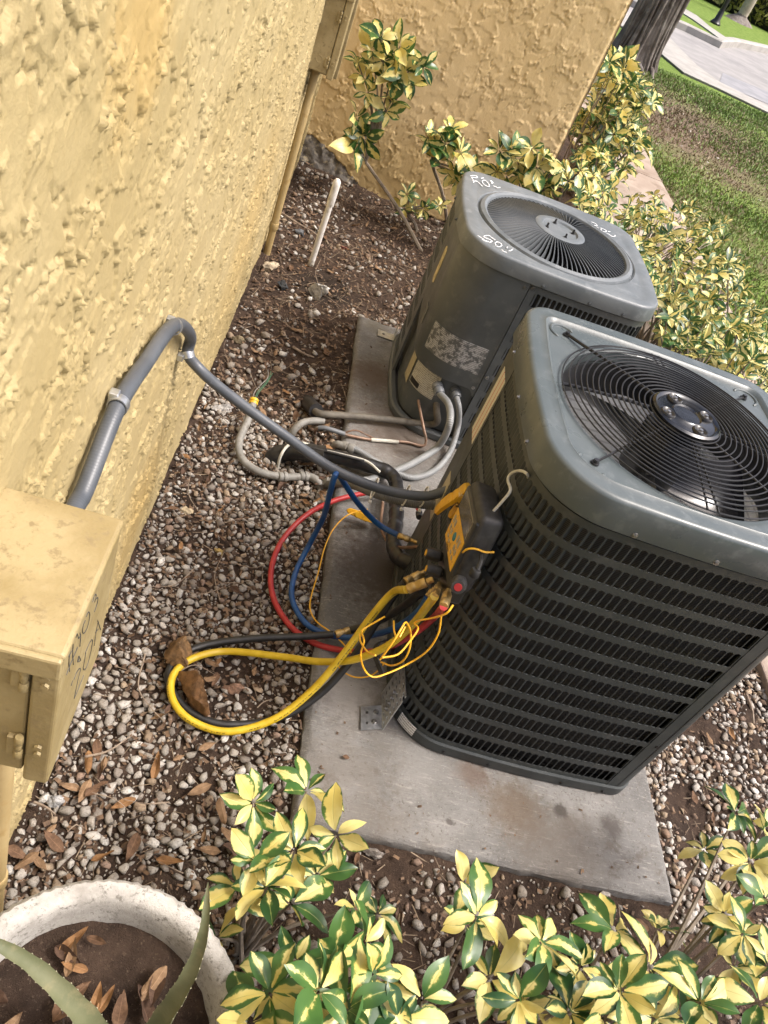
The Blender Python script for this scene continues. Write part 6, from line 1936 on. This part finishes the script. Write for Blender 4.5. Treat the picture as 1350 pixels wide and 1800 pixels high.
# ================================================================ variegated shrubs
def vleaf_mat(name, thr, soft=0.08):
    """glossy leaflet: cream centre with an irregular green margin; thr sets how much is cream"""
    m = bpy.data.materials.new(name); m.use_nodes = True
    t = m.node_tree; t.nodes.clear()
    out = t.nodes.new('ShaderNodeOutputMaterial')
    b = t.nodes.new('ShaderNodeBsdfPrincipled')
    tr = t.nodes.new('ShaderNodeBsdfTranslucent')
    ms = t.nodes.new('ShaderNodeMixShader'); ms.inputs[0].default_value = 0.22
    uv = nd(t, 'ShaderNodeUVMap').outputs[0]
    s = nd(t, 'ShaderNodeSeparateXYZ'); t.links.new(uv, s.inputs[0])
    p = wpos(t)
    av = math_n(t, 'MULTIPLY', math_n(t, 'ABSOLUTE', math_n(t, 'SUBTRACT', s.outputs['Y'], 0.5)), 2.0)
    n1 = noise(t, p, 26, 2); n2 = noise(t, wpos(t), 110, 4, 0.65)
    f = math_n(t, 'SUBTRACT', 1.0, av)
    f = math_n(t, 'ADD', f, math_n(t, 'MULTIPLY', math_n(t, 'SUBTRACT', n1, 0.5), 1.9))
    f = math_n(t, 'ADD', f, math_n(t, 'MULTIPLY', math_n(t, 'SUBTRACT', n2, 0.5), 0.7))
    cm = ramp(t, f, thr - soft, thr + soft)
    gr = mix(t, ramp(t, noise(t, p, 9, 3), 0.4, 0.6), (0.022, 0.068, 0.020), (0.062, 0.145, 0.034))
    pale = ramp(t, f, thr - soft * 3.2, thr - soft)
    gr = mix(t, math_n(t, 'MULTIPLY', pale, 0.45), gr, (0.16, 0.24, 0.05))
    cr = mix(t, ramp(t, noise(t, p, 14, 4), 0.35, 0.65), (0.60, 0.50, 0.14), (0.70, 0.63, 0.27))
    rib = ramp(t, av, 0.07, 0.01)
    col = mix(t, cm, gr, cr)
    col = mix(t, math_n(t, 'MULTIPLY', rib, 0.4), col, (0.45, 0.46, 0.16))
    t.links.new(col, b.inputs['Base Color']); t.links.new(col, tr.inputs[0])
    b.inputs['Roughness'].default_value = 0.34
    b.inputs['Specular IOR Level'].default_value = 0.5
    bump(t, b, math_n(t, 'SUBTRACT', 1.0, rib), 0.0008, 0.6)
    t.links.new(b.outputs[0], ms.inputs[1]); t.links.new(tr.outputs[0], ms.inputs[2]); t.links.new(ms.outputs[0], out.inputs[0])
    return m
VM = [vleaf_mat('leaf_mostly_cream', 0.20), vleaf_mat('leaf_half_cream', 0.52), vleaf_mat('leaf_mostly_green', 0.95), vleaf_mat('leaf_cream_only', -0.25)]
MT['stem_green'] = mk('green_stalk', (0.13, 0.17, 0.05), (0.20, 0.22, 0.08), 30, 0.5)
MT['stem'] = mk('shrub_bark', (0.15, 0.125, 0.095), (0.25, 0.21, 0.165), 30, 0.85, bmp=0.001, bscale=140)

def leaflet_geo(k, fine=True):
    nu, nv = (9, 5) if fine else (5, 3)
    bend = [0.55, 0.35, 0.9, 0.15, 1.25, 0.45][k]; fold = [0.22, 0.35, 0.15, 0.3, 0.25, 0.45][k]; tw = [0.1, -0.2, 0.25, -0.1, 0.3, -0.3][k]
    V, UV = [], []
    for i in range(nu):
        u = i / (nu - 1)
        w_ = 0.44 * (math.sin(math.pi * (0.02 + 0.98 * u) ** 1.25) ** 0.8) + 0.012
        for j in range(nv):
            v = 2 * j / (nv - 1) - 1
            y = v * w_ / 2
            z = abs(v) ** 1.3 * w_ / 2 * fold - bend * 0.5 * u * u + 0.03 * math.sin(8 * u + 3 * k) * v * abs(v)
            V.append((0.10 + 0.9 * u - 0.10 * bend * u * u, y, z + tw * u * y))
            UV.append((u, 0.5 + v / 2))
    F = [(i * nv + j, (i + 1) * nv + j, (i + 1) * nv + j + 1, i * nv + j + 1) for i in range(nu - 1) for j in range(nv - 1)]
    return np.array(V), F, UV
LG = [leaflet_geo(k) for k in range(6)]
LGc = [leaflet_geo(k, False) for k in range(6)]
LME = [[uv_mesh('leaf', *LG[k], VM[q]) for q in range(4)] for k in range(6)]
LMEc = [[uv_mesh('leaf', *LGc[k], VM[q]) for q in range(4)] for k in range(6)]

class Shrub:
    def __init__(s, root, label, group, mix_w=(0.31, 0.36, 0.24, 0.09), max_single=300, coarse=False, name='variegated_shrub'):
        s.o = thing(name, root, label, 'shrub', group)
        s.root = np.array(root, float); s.items = []; s.stemV, s.stemF = [], []; s.w = np.array(mix_w); s.max = max_single; s.coarse = coarse
    def add_tube(s, P, r0, r1, seg=6):
        Q = resample(catmull(P, 5), 0.02)
        V, F = tube_geo(Q, np.linspace(r0, r1, len(Q)), seg, False)
        o = sum(len(v) for v in s.stemV)
        s.stemV.append(V); s.stemF += [tuple(i + o for i in f) for f in F]
    def whorl(s, c, axis, n, L, r, droop=(0.9, 1.35), stalk=None):
        """n leaflets radiating from c about axis; droop is the angle from the axis"""
        ax = Vector([float(a) for a in axis]).normalized()
        q = ax.to_track_quat('Z', 'Y')
        a0 = r.uniform(0, 6.28)
        for i in range(n):
            a = a0 + 2 * math.pi * i / n + r.normal() * 0.14
            d = r.uniform(*droop)
            out = q @ Vector((math.cos(a) * math.sin(d), math.sin(a) * math.sin(d), math.cos(d)))
            side = q @ Vector((-math.sin(a), math.cos(a), 0))
            up = out.cross(side)
            if up.dot(ax) < 0: up = -up; side = -side
            M = Matrix((out, up.cross(out), up)).transposed().to_4x4()
            roll = Matrix.Rotation(r.normal() * 0.35, 4, 'X')
            l = L * r.uniform(0.5, 1.15)
            M = Matrix.Translation(Vector([float(v) for v in c])) @ M @ roll @ Matrix.Diagonal((l, l * r.uniform(0.85, 1.15), l, 1))
            s.items.append((M, int(r.integers(0, 6)), int(r.choice(4, p=s.w))))
    def finish(s, r):
        if not s.items and not s.stemV:
            bpy.data.objects.remove(s.o); s.o = None; return
        order = sorted(range(len(s.items)), key=lambda i: (s.items[i][0].translation - Vector(EYE)).length)
        single = set(order[:s.max])
        rest = {}
        for i, (M, k, q) in enumerate(s.items):
            if i in single:
                o = bpy.data.objects.new('leaf', (LMEc if s.coarse else LME)[k][q]); o.matrix_basis = M; put(o, s.o)
            else:
                rest.setdefault(q, []).append((M, k))
        if rest:
            VV, FF, UU, MI, off = [], [], [], [], 0
            for q, L in rest.items():
                for M, k in L:
                    V, F, UV = LGc[k]
                    VV.append(xf(V, M)); FF.append(np.array(F) + off); UU += UV; MI += [q] * len(F); off += len(V)
            me = mesh('foliage', np.concatenate(VV), np.concatenate(FF), None)
            for v in VM: me.materials.append(v)
            me.polygons.foreach_set('material_index', MI)
            l = me.uv_layers.new(name='UVMap')
            idx = np.zeros(len(me.loops), dtype=np.int32); me.loops.foreach_get('vertex_index', idx)
            l.data.foreach_set('uv', np.array(UU, dtype=np.float32)[idx].ravel())
            put(bpy.data.objects.new('foliage', me), s.o)['kind'] = 'stuff'
        if s.stemV:
            obj('stem', np.concatenate(s.stemV), s.stemF, MT['stem'], s.o)

def hand_shrub(root, whorls, label, group, L, seed, n=7, extra=0, ez=(0.08, 0.22), axis_bias=(0, -0.15, 1), stem_r=0.006, **kw):
    """whorls: world points; each carried by a stalk from a stem that starts at root"""
    r = np.random.default_rng(seed)
    s = Shrub(root, label, group, **kw)
    R = np.array(root, float)
    pts = [(np.array(w_), 1.0) for w_ in whorls]
    for k in range(extra):
        a = pts[r.integers(0, len(whorls))][0]
        q = a + np.array([r.normal() * .05, r.normal() * .05, 0]); q[2] = max(0.05, q[2] - r.uniform(*ez))
        pts.append((q, 0.85))
    for c, sc in pts:
        d = c - R
        mid = R + d * np.array([0.35, 0.35, 0.55]) + np.array([r.normal() * .012, r.normal() * .012, 0])
        s.add_tube([R + np.array([r.normal() * .012, r.normal() * .012, -0.02]), mid, c], stem_r, 0.0022)
        ax = np.array(axis_bias) + 0.55 * r.normal(size=3) * np.array([1, 1, 0.2]) + 0.5 * d / (np.linalg.norm(d) + 1e-9)
        s.whorl(c, ax, int(n + r.integers(-1, 2)), L * sc * r.uniform(0.85, 1.15), r)
    s.finish(r)
    return s.o
GN = 'variegated shrubs in the foreground'
Z = lambda L: [at(x, y, z) for x, y, z in L]
hand_shrub((0.275, 0.60, 0.0), Z([(445, 1411, .27), (539, 1391, .24), (591, 1468, .28), (451, 1512, .34), (518, 1497, .36), (470, 1560, .28), (556, 1540, .22), (420, 1560, .24), (510, 1590, .24)]),
    'cream and green leaved shrub at the front left corner of the pad', GN, 0.080, 21, extra=2)
hand_shrub((0.36, 0.43, 0.0), Z([(474, 1746, .40), (560, 1743, .42), (655, 1712, .40), (520, 1690, .36), (610, 1775, .40), (700, 1790, .40), (440, 1800, .38), (640, 1660, .28), (585, 1680, .30)]),
    'low variegated shrub with darker green leaves right of the pot', GN, 0.090, 22, extra=4, mix_w=(0.18, 0.38, 0.38, 0.06))
hand_shrub((0.62, 0.50, 0.0), Z([(741, 1758, .36), (837, 1612, .36), (912, 1758, .42), (951, 1657, .40), (860, 1720, .34), (1000, 1780, .36)]),
    'variegated shrub in the bottom centre with one tall upright shoot', GN, 0.088, 23, extra=3, mix_w=(0.34, 0.36, 0.18, 0.12))
hand_shrub((0.84, 0.50, 0.0), Z([(1078, 1636, .34), (1088, 1742, .42), (1020, 1700, .34), (1140, 1700, .34), (1060, 1790, .40), (1150, 1790, .40), (980, 1730, .30)]),
    'variegated shrub below the front right corner of the pad', GN, 0.084, 24, extra=2)
hand_shrub((1.06, 0.56, 0.0), Z([(1231, 1763, .42), (1272, 1607, .42), (1306, 1641, .44), (1334, 1763, .44), (1319, 1514, .42), (1293, 1431, .36), (1345, 1580, .44), (1350, 1700, .40), (1290, 1700, .36), (1340, 1460, .36), (1200, 1790, .36)]),
    'variegated shrub with a thick bare stem at the right edge', GN, 0.080, 25, extra=2, stem_r=0.009)

# lone upright shoot
rs = np.random.default_rng(26)
sh = Shrub(at(818, 1640, 0.0), 'single upright yellow shoot rising in front of the pad', GN)
tip = at(815, 1555, .30)
sh.add_tube([at(818, 1640, -0.01), at(812, 1600, .16), tip], .004, .002)
for k, (a, l, d) in enumerate(((0.3, .085, .25), (2.2, .07, .7), (4.4, .075, .9))):
    sh.items.append((Matrix.Translation(V3(tip)) @ Matrix.Rotation(a, 4, 'Z') @ Matrix.Rotation(-(1.57 - d), 4, 'Y') @ Matrix.Diagonal((l, l, l, 1)), k, (0, 3, 1)[k]))
sh.finish(rs)

# shrubs against the end wall
def z1(L, y, k=2.4545, ox=450):
    return [at(ox + x_ / k, y_ / k, y, 1) for x_, y_ in L]
GW = 'variegated shrubs by the end wall'
def wall_shrub(root, first, wh, label, L, seed):
    r = np.random.default_rng(seed)
    s = Shrub(root, label, GW)
    R, A = np.array(root, float), np.array(first, float)
    s.add_tube([R + np.array([0, 0, -.03]), R * .5 + A * .5 + np.array([0.02, 0, -.01]), A], .011, .008)
    for c in wh:
        d = c - A
        s.add_tube([A, A + d * np.array([.3, .3, .6]), c], .006, .003)
        s.whorl(c, np.array([0.1, -0.75, 0.7]) + 0.45 * r.normal(size=3) + 0.25 * d, int(7 + r.integers(-1, 2)), L * r.uniform(.85, 1.2), r, (0.8, 1.35))
    s.finish(r)
wall_shrub(at(750, 444, 0.0), at(643, 285, 4.33, 1), z1([(540, 170), (550, 265), (620, 200), (690, 260), (640, 310), (660, 360), (480, 400), (470, 340), (560, 480), (430, 510), (420, 640), (470, 590), (720, 290), (590, 450), (440, 270), (500, 220), (610, 250), (580, 350), (450, 580)], 4.32), 'tall leaning variegated shrub with a long bare stem in front of the end wall', 0.115, 31)
wall_shrub(at(790, 395, 0.0), at(758, 285, 4.25, 1), z1([(740, 590), (800, 590), (840, 560), (880, 660), (850, 740), (790, 690), (820, 620), (880, 760), (920, 750), (760, 630)], 4.22), 'small variegated shrub with a curved stem between end wall and far unit', 0.10, 32)
wall_shrub(at(735, 405, 0.0), at(715, 375, 4.3, 1), z1([(650, 840), (690, 920), (640, 900), (790, 890), (720, 900)], 4.3), 'tiny variegated seedling at the foot of the end wall', 0.075, 33)
wall_shrub((1.0, 4.15, 0.0), (0.99, 4.13, 0.3), z1([(1050, 650), (1100, 680), (1190, 640), (1240, 680), (1150, 760), (1080, 760), (1240, 820), (1190, 790), (1280, 740), (1040, 740), (1130, 700), (1000, 760), (1210, 720), (1270, 800)], 4.10), 'leafy variegated shrub just behind the far unit at the wall corner', 0.105, 34)

# the loose hedge of the same shrub behind and right of the units
def inpoly(x, y, P):
    c = False
    j = len(P) - 1
    for i in range(len(P)):
        if (P[i][1] > y) != (P[j][1] > y) and x < (P[j][0] - P[i][0]) * (y - P[i][1]) / (P[j][1] - P[i][1]) + P[i][0]:
            c = not c
        j = i
    return c
def hedge_part(poly, n, zr, roots, labels, group, L, seed, plane=None, n_leaf=6, single=110, mixw=(0.24, 0.40, 0.32, 0.04)):
    r = np.random.default_rng(seed)
    xs_, ys_ = [p[0] for p in poly], [p[1] for p in poly]
    S = [Shrub((*rt, 0.0), lb, group, mix_w=mixw, max_single=single, coarse=True) for rt, lb in zip(roots, labels)]
    k = 0
    while k < n:
        x, y = r.uniform(min(xs_), max(xs_)), r.uniform(min(ys_), max(ys_))
        if not inpoly(x, y, poly): continue
        if pn(np.array([x / 38.0]), np.array([y / 38.0]), 500)[0] < -0.22: continue
        k += 1
        if plane: c = at(x, y, r.uniform(*plane), 1)
        else: c = at(x, y, r.uniform(*zr))
        c[2] = max(c[2], 0.06)
        i = int(np.argmin([math.hypot(c[0] - a, c[1] - b) for a, b in roots]))
        R = np.array([*roots[i], 0.0])
        d = c - R
        if r.random() < 0.5:
            S[i].add_tube([R + r.normal(size=3) * np.array([.04, .04, 0]), R + d * np.array([.4, .4, .5]) + r.normal(size=3) * .03, c], .006, .0025, 5)
        S[i].whorl(c, np.array([0, -0.25, 1]) + .6 * r.normal(size=3) * np.array([1, 1, .3]), int(n_leaf + r.integers(-1, 2)), L * r.uniform(.7, 1.2), r)
    for s in S: s.finish(r)
HG = 'variegated shrubs beyond the units'
hedge_part([(1005, 335), (1060, 360), (1120, 335), (1180, 350), (1285, 385), (1275, 440), (1310, 470), (1318, 530), (1352, 560), (1360, 700), (1290, 670), (1150, 600), (1150, 560), (1100, 440), (1030, 390)], 540, (0.20, 0.62),
    [(1.45, 3.9), (1.62, 3.3), (1.75, 4.3), (2.0, 3.05), (2.15, 3.75), (2.35, 3.3), (1.6, 2.65), (2.25, 2.5)],
    ['yellow and green shrub right behind the far unit', 'bushy yellow green shrub between the far unit and the walkway', 'yellow green shrub beyond the far unit by the walkway', 'dense yellow shrub right of the gap between both units', 'sprawling yellow green shrub leaning over the walkway', 'outermost yellow shrub leaning towards the lawn', 'yellow green shrub behind the near unit grille', 'yellow shrub at the right edge behind the near unit'], HG, 0.068, 41)
hedge_part([(1022, 190), (1060, 112), (1086, 92), (1112, 130), (1152, 178), (1122, 232), (1142, 262), (1098, 305), (1060, 285), (1005, 268), (1000, 245)], 220, None, [(1.75, 5.9), (1.95, 6.4), (1.5, 5.6)],
    ['tall shrub beside the corner of the end wall', 'tall pale shrub below the tree trunk', 'dark shrub tucked against the end wall corner'], 'tall shrubs by the wall corner', 0.11, 42, plane=(5.5, 6.6), single=120)
hedge_part([(985, 300), (1040, 255), (1100, 295), (1080, 345), (1010, 345)], 46, (0.25, 0.5), [(1.65, 5.3)], ['slender shrub with bare pale stems beyond the far unit'], HG, 0.095, 43, single=150)

# ================================================================ lawn blades, tree, palm, post, hedges
r7 = np.random.default_rng(77)
def grass(name, n, xr, yr, hmin, hmax, cols, seed, cond, label):
    r = np.random.default_rng(seed)
    X = r.uniform(*xr, n); Y = r.uniform(*yr, n)
    k = cond(X, Y, r); X, Y = X[k], Y[k]
    n = len(X)
    a = r.uniform(0, 6.28, n); h = r.uniform(hmin, hmax, n); w_ = r.uniform(.003, .006, n) * (1 + Y / 8)
    lean = r.uniform(.2, 1.0, n) * h; la = r.uniform(0, 6.28, n)
    V = np.zeros((n, 3, 3))
    V[:, 0] = np.c_[X - w_ * np.cos(a), Y - w_ * np.sin(a), np.full(n, .006)]
    V[:, 1] = np.c_[X + w_ * np.cos(a), Y + w_ * np.sin(a), np.full(n, .006)]
    V[:, 2] = np.c_[X + lean * np.cos(la), Y + lean * np.sin(la), .006 + h]
    o = obj(name, V.reshape(-1, 3), np.arange(3 * n).reshape(n, 3), mk('grass_blade_' + name, *cols, 1.2, 0.6), None, False)
    return tag(o, label, 'grass', kind='stuff')
def patchy(X, Y, r):
    dirt = np.exp(-(((X - 3.5) / 0.9) ** 2 + ((Y - 9.4) / 1.7) ** 2))
    n = fbm(X * .6, Y * .45, 3, 600)
    return (r.random(len(X)) < np.clip(.75 + 1.2 * n - .95 * dirt, .04, 1)) & (X - 2.66 > -.02)
grass('lawn_grass', 110000, (2.66, 6.2), (3.4, 12.3), .014, .042, ((0.11, 0.185, 0.032), (0.19, 0.275, 0.068)), 701, patchy, 'short patchy lawn grass right of the walkway')
grass('lawn_grass', 40000, (2.66, 5.6), (3.4, 12.0), .012, .035, ((0.16, 0.125, 0.07), (0.24, 0.19, 0.115)), 702, lambda X, Y, r: r.random(len(X)) < .8, 'dry straw coloured grass stubble in the lawn')
# fallen bits on the bare patch under the tree
Pm = np.c_[r7.normal(3.5, .8, 900), r7.normal(9.2, 1.5, 900), r7.uniform(.02, .05, 900)]
Pm = Pm[Pm[:, 0] > 2.7]
gravel_obj('mulch', Pm, np.array([.25, .15, .1, .2, .15, .1, .03, .02]), 703, 'brown and pale litter on the bare ground under the tree')

MT['bark'] = mk('grey_bark', (0.12, 0.10, 0.085), (0.21, 0.185, 0.165), 6, 0.9, bmp=0.012, bscale=24, c3=(0.28, 0.255, 0.23), s3=7)
def leaf_cloud(n, sample, size, seed):
    r = np.random.default_rng(seed)
    P = np.array([sample(r) for _ in range(n)])
    A = r.normal(size=(n, 3)); A /= np.linalg.norm(A, axis=1)[:, None]
    B = np.cross(A, r.normal(size=(n, 3))); B /= np.linalg.norm(B, axis=1)[:, None]
    s = size * r.uniform(.6, 1.3, n)[:, None]
    V = np.stack([P - A * s, P + B * s * .4, P + A * s, P - B * s * .4], 1).reshape(-1, 3)
    return V, np.arange(4 * n).reshape(n, 4)
MT['leaf_dark'] = mk('dark_foliage', (0.028, 0.055, 0.014), (0.06, 0.10, 0.028), 3, 0.5)
MT['leaf_mid'] = mk('mid_foliage', (0.055, 0.10, 0.02), (0.11, 0.16, 0.04), 3, 0.5)
MT['leaf_yel'] = mk('yellow_foliage', (0.20, 0.21, 0.04), (0.40, 0.37, 0.10), 2.2, 0.5)
# big ficus: fluted trunk with aerial roots and root flare
tb = at(1106, 108)
tree = thing('tree', (tb[0], tb[1], 0), 'big grey tree trunk with hanging roots at the edge of the lawn', 'tree')
n_a, n_z = 72, 60
zz = np.r_[np.linspace(-.1, 1.2, 26), np.linspace(1.25, 4.2, 34)]
V = []
for z in zz:
    for j in range(n_a):
        a = 2 * math.pi * j / n_a
        fl = .225 + .09 * math.exp(-max(z, 0) / .35) + .02 * z
        rib = .035 * math.sin(a * 7 + .5 * math.sin(z * 1.3)) + .022 * math.sin(a * 17 + z) + .10 * math.exp(-max(z, 0) / .16) * max(0, math.sin(a * 5 + 1))
        rr = fl * (1 + rib * .7) + rib * .15
        V.append((tb[0] + .03 * z + rr * math.cos(a), tb[1] + rr * math.sin(a), z))
F = [(i * n_a + j, i * n_a + (j + 1) % n_a, (i + 1) * n_a + (j + 1) % n_a, (i + 1) * n_a + j) for i in range(n_z - 1) for j in range(n_a)]
obj('trunk', V, F, MT['bark'], tree)
for k in range(16):
    a = r7.uniform(-2.6, .4); rr = .27
    x0, y0 = tb[0] + rr * math.cos(a), tb[1] + rr * math.sin(a)
    tube('aerial_root', [(x0 + .05, y0, 3.6), (x0 + r7.normal() * .05, y0 + r7.normal() * .03, 2.2), (x0 + r7.normal() * .05, y0 - .02, 1.0), (x0 + .04 * math.cos(a), y0 + .06 * math.sin(a), .2), (x0 + .14 * math.cos(a), y0 + .14 * math.sin(a), -.05)], r7.uniform(.012, .03), MT['bark'], tree, 7, .1)
for (pa, r0) in (([(1118, 108), (1132, 120), (1142, 132), (1147, 142)], .05), ([(1100, 112), (1098, 122), (1100, 130)], .045), ([(1112, 112), (1122, 126), (1136, 140)], .04)):
    P = [at(*q) + np.array([0, 0, .05]) for q in pa]; P[-1][2] = -.02
    Q = resample(catmull(P, 6), .05); V, F = tube_geo(Q, np.linspace(r0, r0 * .4, len(Q)), 8); obj('surface_root', V, F, MT['bark'], tree)
top = np.array([tb[0] + .12, tb[1], 4.0])
limbs = []
for k in range(6):
    a = k * 1.05 + .3
    e = top + np.array([2.0 * math.cos(a), 2.0 * math.sin(a), 1.7 + .5 * math.sin(k)])
    limbs.append(e); tube('limb', [top - np.array([0, 0, .3]), top * .5 + e * .5 + np.array([0, 0, .25]), e], .12, MT['bark'], tree, 8, .2)
V, F = leaf_cloud(5000, lambda r: limbs[r.integers(0, 6)] + r.normal(size=3) * np.array([.7, .7, .45]), .10, 705)
obj('crown', V, F, MT['leaf_dark'], tree)['kind'] = 'stuff'
# palm trunk and lamp post far off
pb_ = at(1298, 39)
palm = thing('palm_tree', pb_, 'pale slim palm trunk standing before the far hedge', 'tree')
tube('trunk', [pb_ + np.array([0, 0, -.1]), pb_ + np.array([.02, 0, 1.5]), pb_ + np.array([.06, 0, 3.2]), pb_ + np.array([.08, 0, 5.5])], .13, mk('palm_bark', (0.30, 0.26, 0.21), (0.42, 0.37, 0.31), 8, .9), palm, 12, .1)
V, F = lathe_geo([(.42, -.02), (.30, .06), (.14, .14), (.12, .2)], 18, tuple(pb_)); obj('root_collar', V, F, MT['bark'], palm)
VV, FF, o_ = [], [], 0
for k in range(14):
    a = k * .45
    d = np.array([math.cos(a), math.sin(a), 0]); s_ = np.array([-math.sin(a), math.cos(a), 0])
    for i in range(16):
        u = i / 15
        c = pb_ + np.array([.08, 0, 5.5]) + d * 1.9 * u + np.array([0, 0, .7 * u - 1.5 * u * u])
        for sg in (-1, 1):
            e = c + s_ * sg * .45 * math.sin(math.pi * (u * .9 + .05)) - np.array([0, 0, .12])
            VV += [c - d * .03, c + d * .03, e + d * .1]; FF.append((o_, o_ + 1, o_ + 2)); o_ += 3
obj('fronds', VV, FF, MT['leaf_mid'], palm, False)['kind'] = 'stuff'
lb = at(1256, 43)
post = thing('lamp_post', lb, 'thin black post on the grass beyond the road', 'post')
tube('pole', [lb + np.array([0, 0, -.05]), lb + np.array([0, 0, 1.6]), lb + np.array([0, 0, 3.2])], .05, MT['black'], post, 10, .4)
V, F = lathe_geo([(.12, 0), (.12, .04), (.07, .10), (.055, .3)], 14, tuple(lb)); obj('base', V, F, MT['black'], post)
V, F = lathe_geo([(.06, 3.2), (.16, 3.3), (.18, 3.55), (.05, 3.7), (0, 3.75)], 14, tuple(lb)); obj('lantern', V, F, MT['black'], post)
def hedge(name, P0, P1, w_, h, mat, n, size, label, seed):
    r_ = thing(name, P0, label, 'hedge', 'hedges beyond the road')
    P0, P1 = np.array(P0, float), np.array(P1, float)
    L = np.linalg.norm(P1 - P0); d = (P1 - P0) / L; s = np.array([-d[1], d[0], 0])
    def sm(r):
        u = r.random() * L
        hh = h * (1 + .15 * math.sin(u * 1.7) + .1 * math.sin(u * 4.1))
        z = hh * (1 - r.random() ** 2.2 * .95)
        return P0 + d * u + s * (r.uniform(-1, 1) * w_ / 2 * math.sqrt(max(.1, 1 - (z / hh - .5) ** 2))) + np.array([0, 0, z])
    V, F = leaf_cloud(n, sm, size, seed)
    obj('foliage', V, F, mat, r_, False)['kind'] = 'stuff'
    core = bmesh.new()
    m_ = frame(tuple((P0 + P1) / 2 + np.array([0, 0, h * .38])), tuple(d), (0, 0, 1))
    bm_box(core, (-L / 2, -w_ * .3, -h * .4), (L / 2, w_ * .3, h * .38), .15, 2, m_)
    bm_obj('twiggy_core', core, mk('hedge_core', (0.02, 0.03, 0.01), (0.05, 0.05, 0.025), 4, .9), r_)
h0_, h1_ = at(1225, -8), at(1420, 92)
hedge('hedge', (h0_[0], h0_[1], 0), (h1_[0] + 1, h1_[1], 0), 1.1, .95, MT['leaf_yel'], 9000, .09, 'low yellow green hedge beyond the far lawn', 711)
dd = np.array([0.6, 1.6, 0])
hedge('hedge', tuple(np.array([h0_[0], h0_[1], 0]) + dd * 1.2 - np.array([2, 0, 0])), tuple(np.array([h1_[0] + 4, h1_[1], 0]) + dd * 1.5), 1.8, 2.6, MT['leaf_dark'], 9000, .14, 'tall dark green hedge behind the yellow hedge', 712)
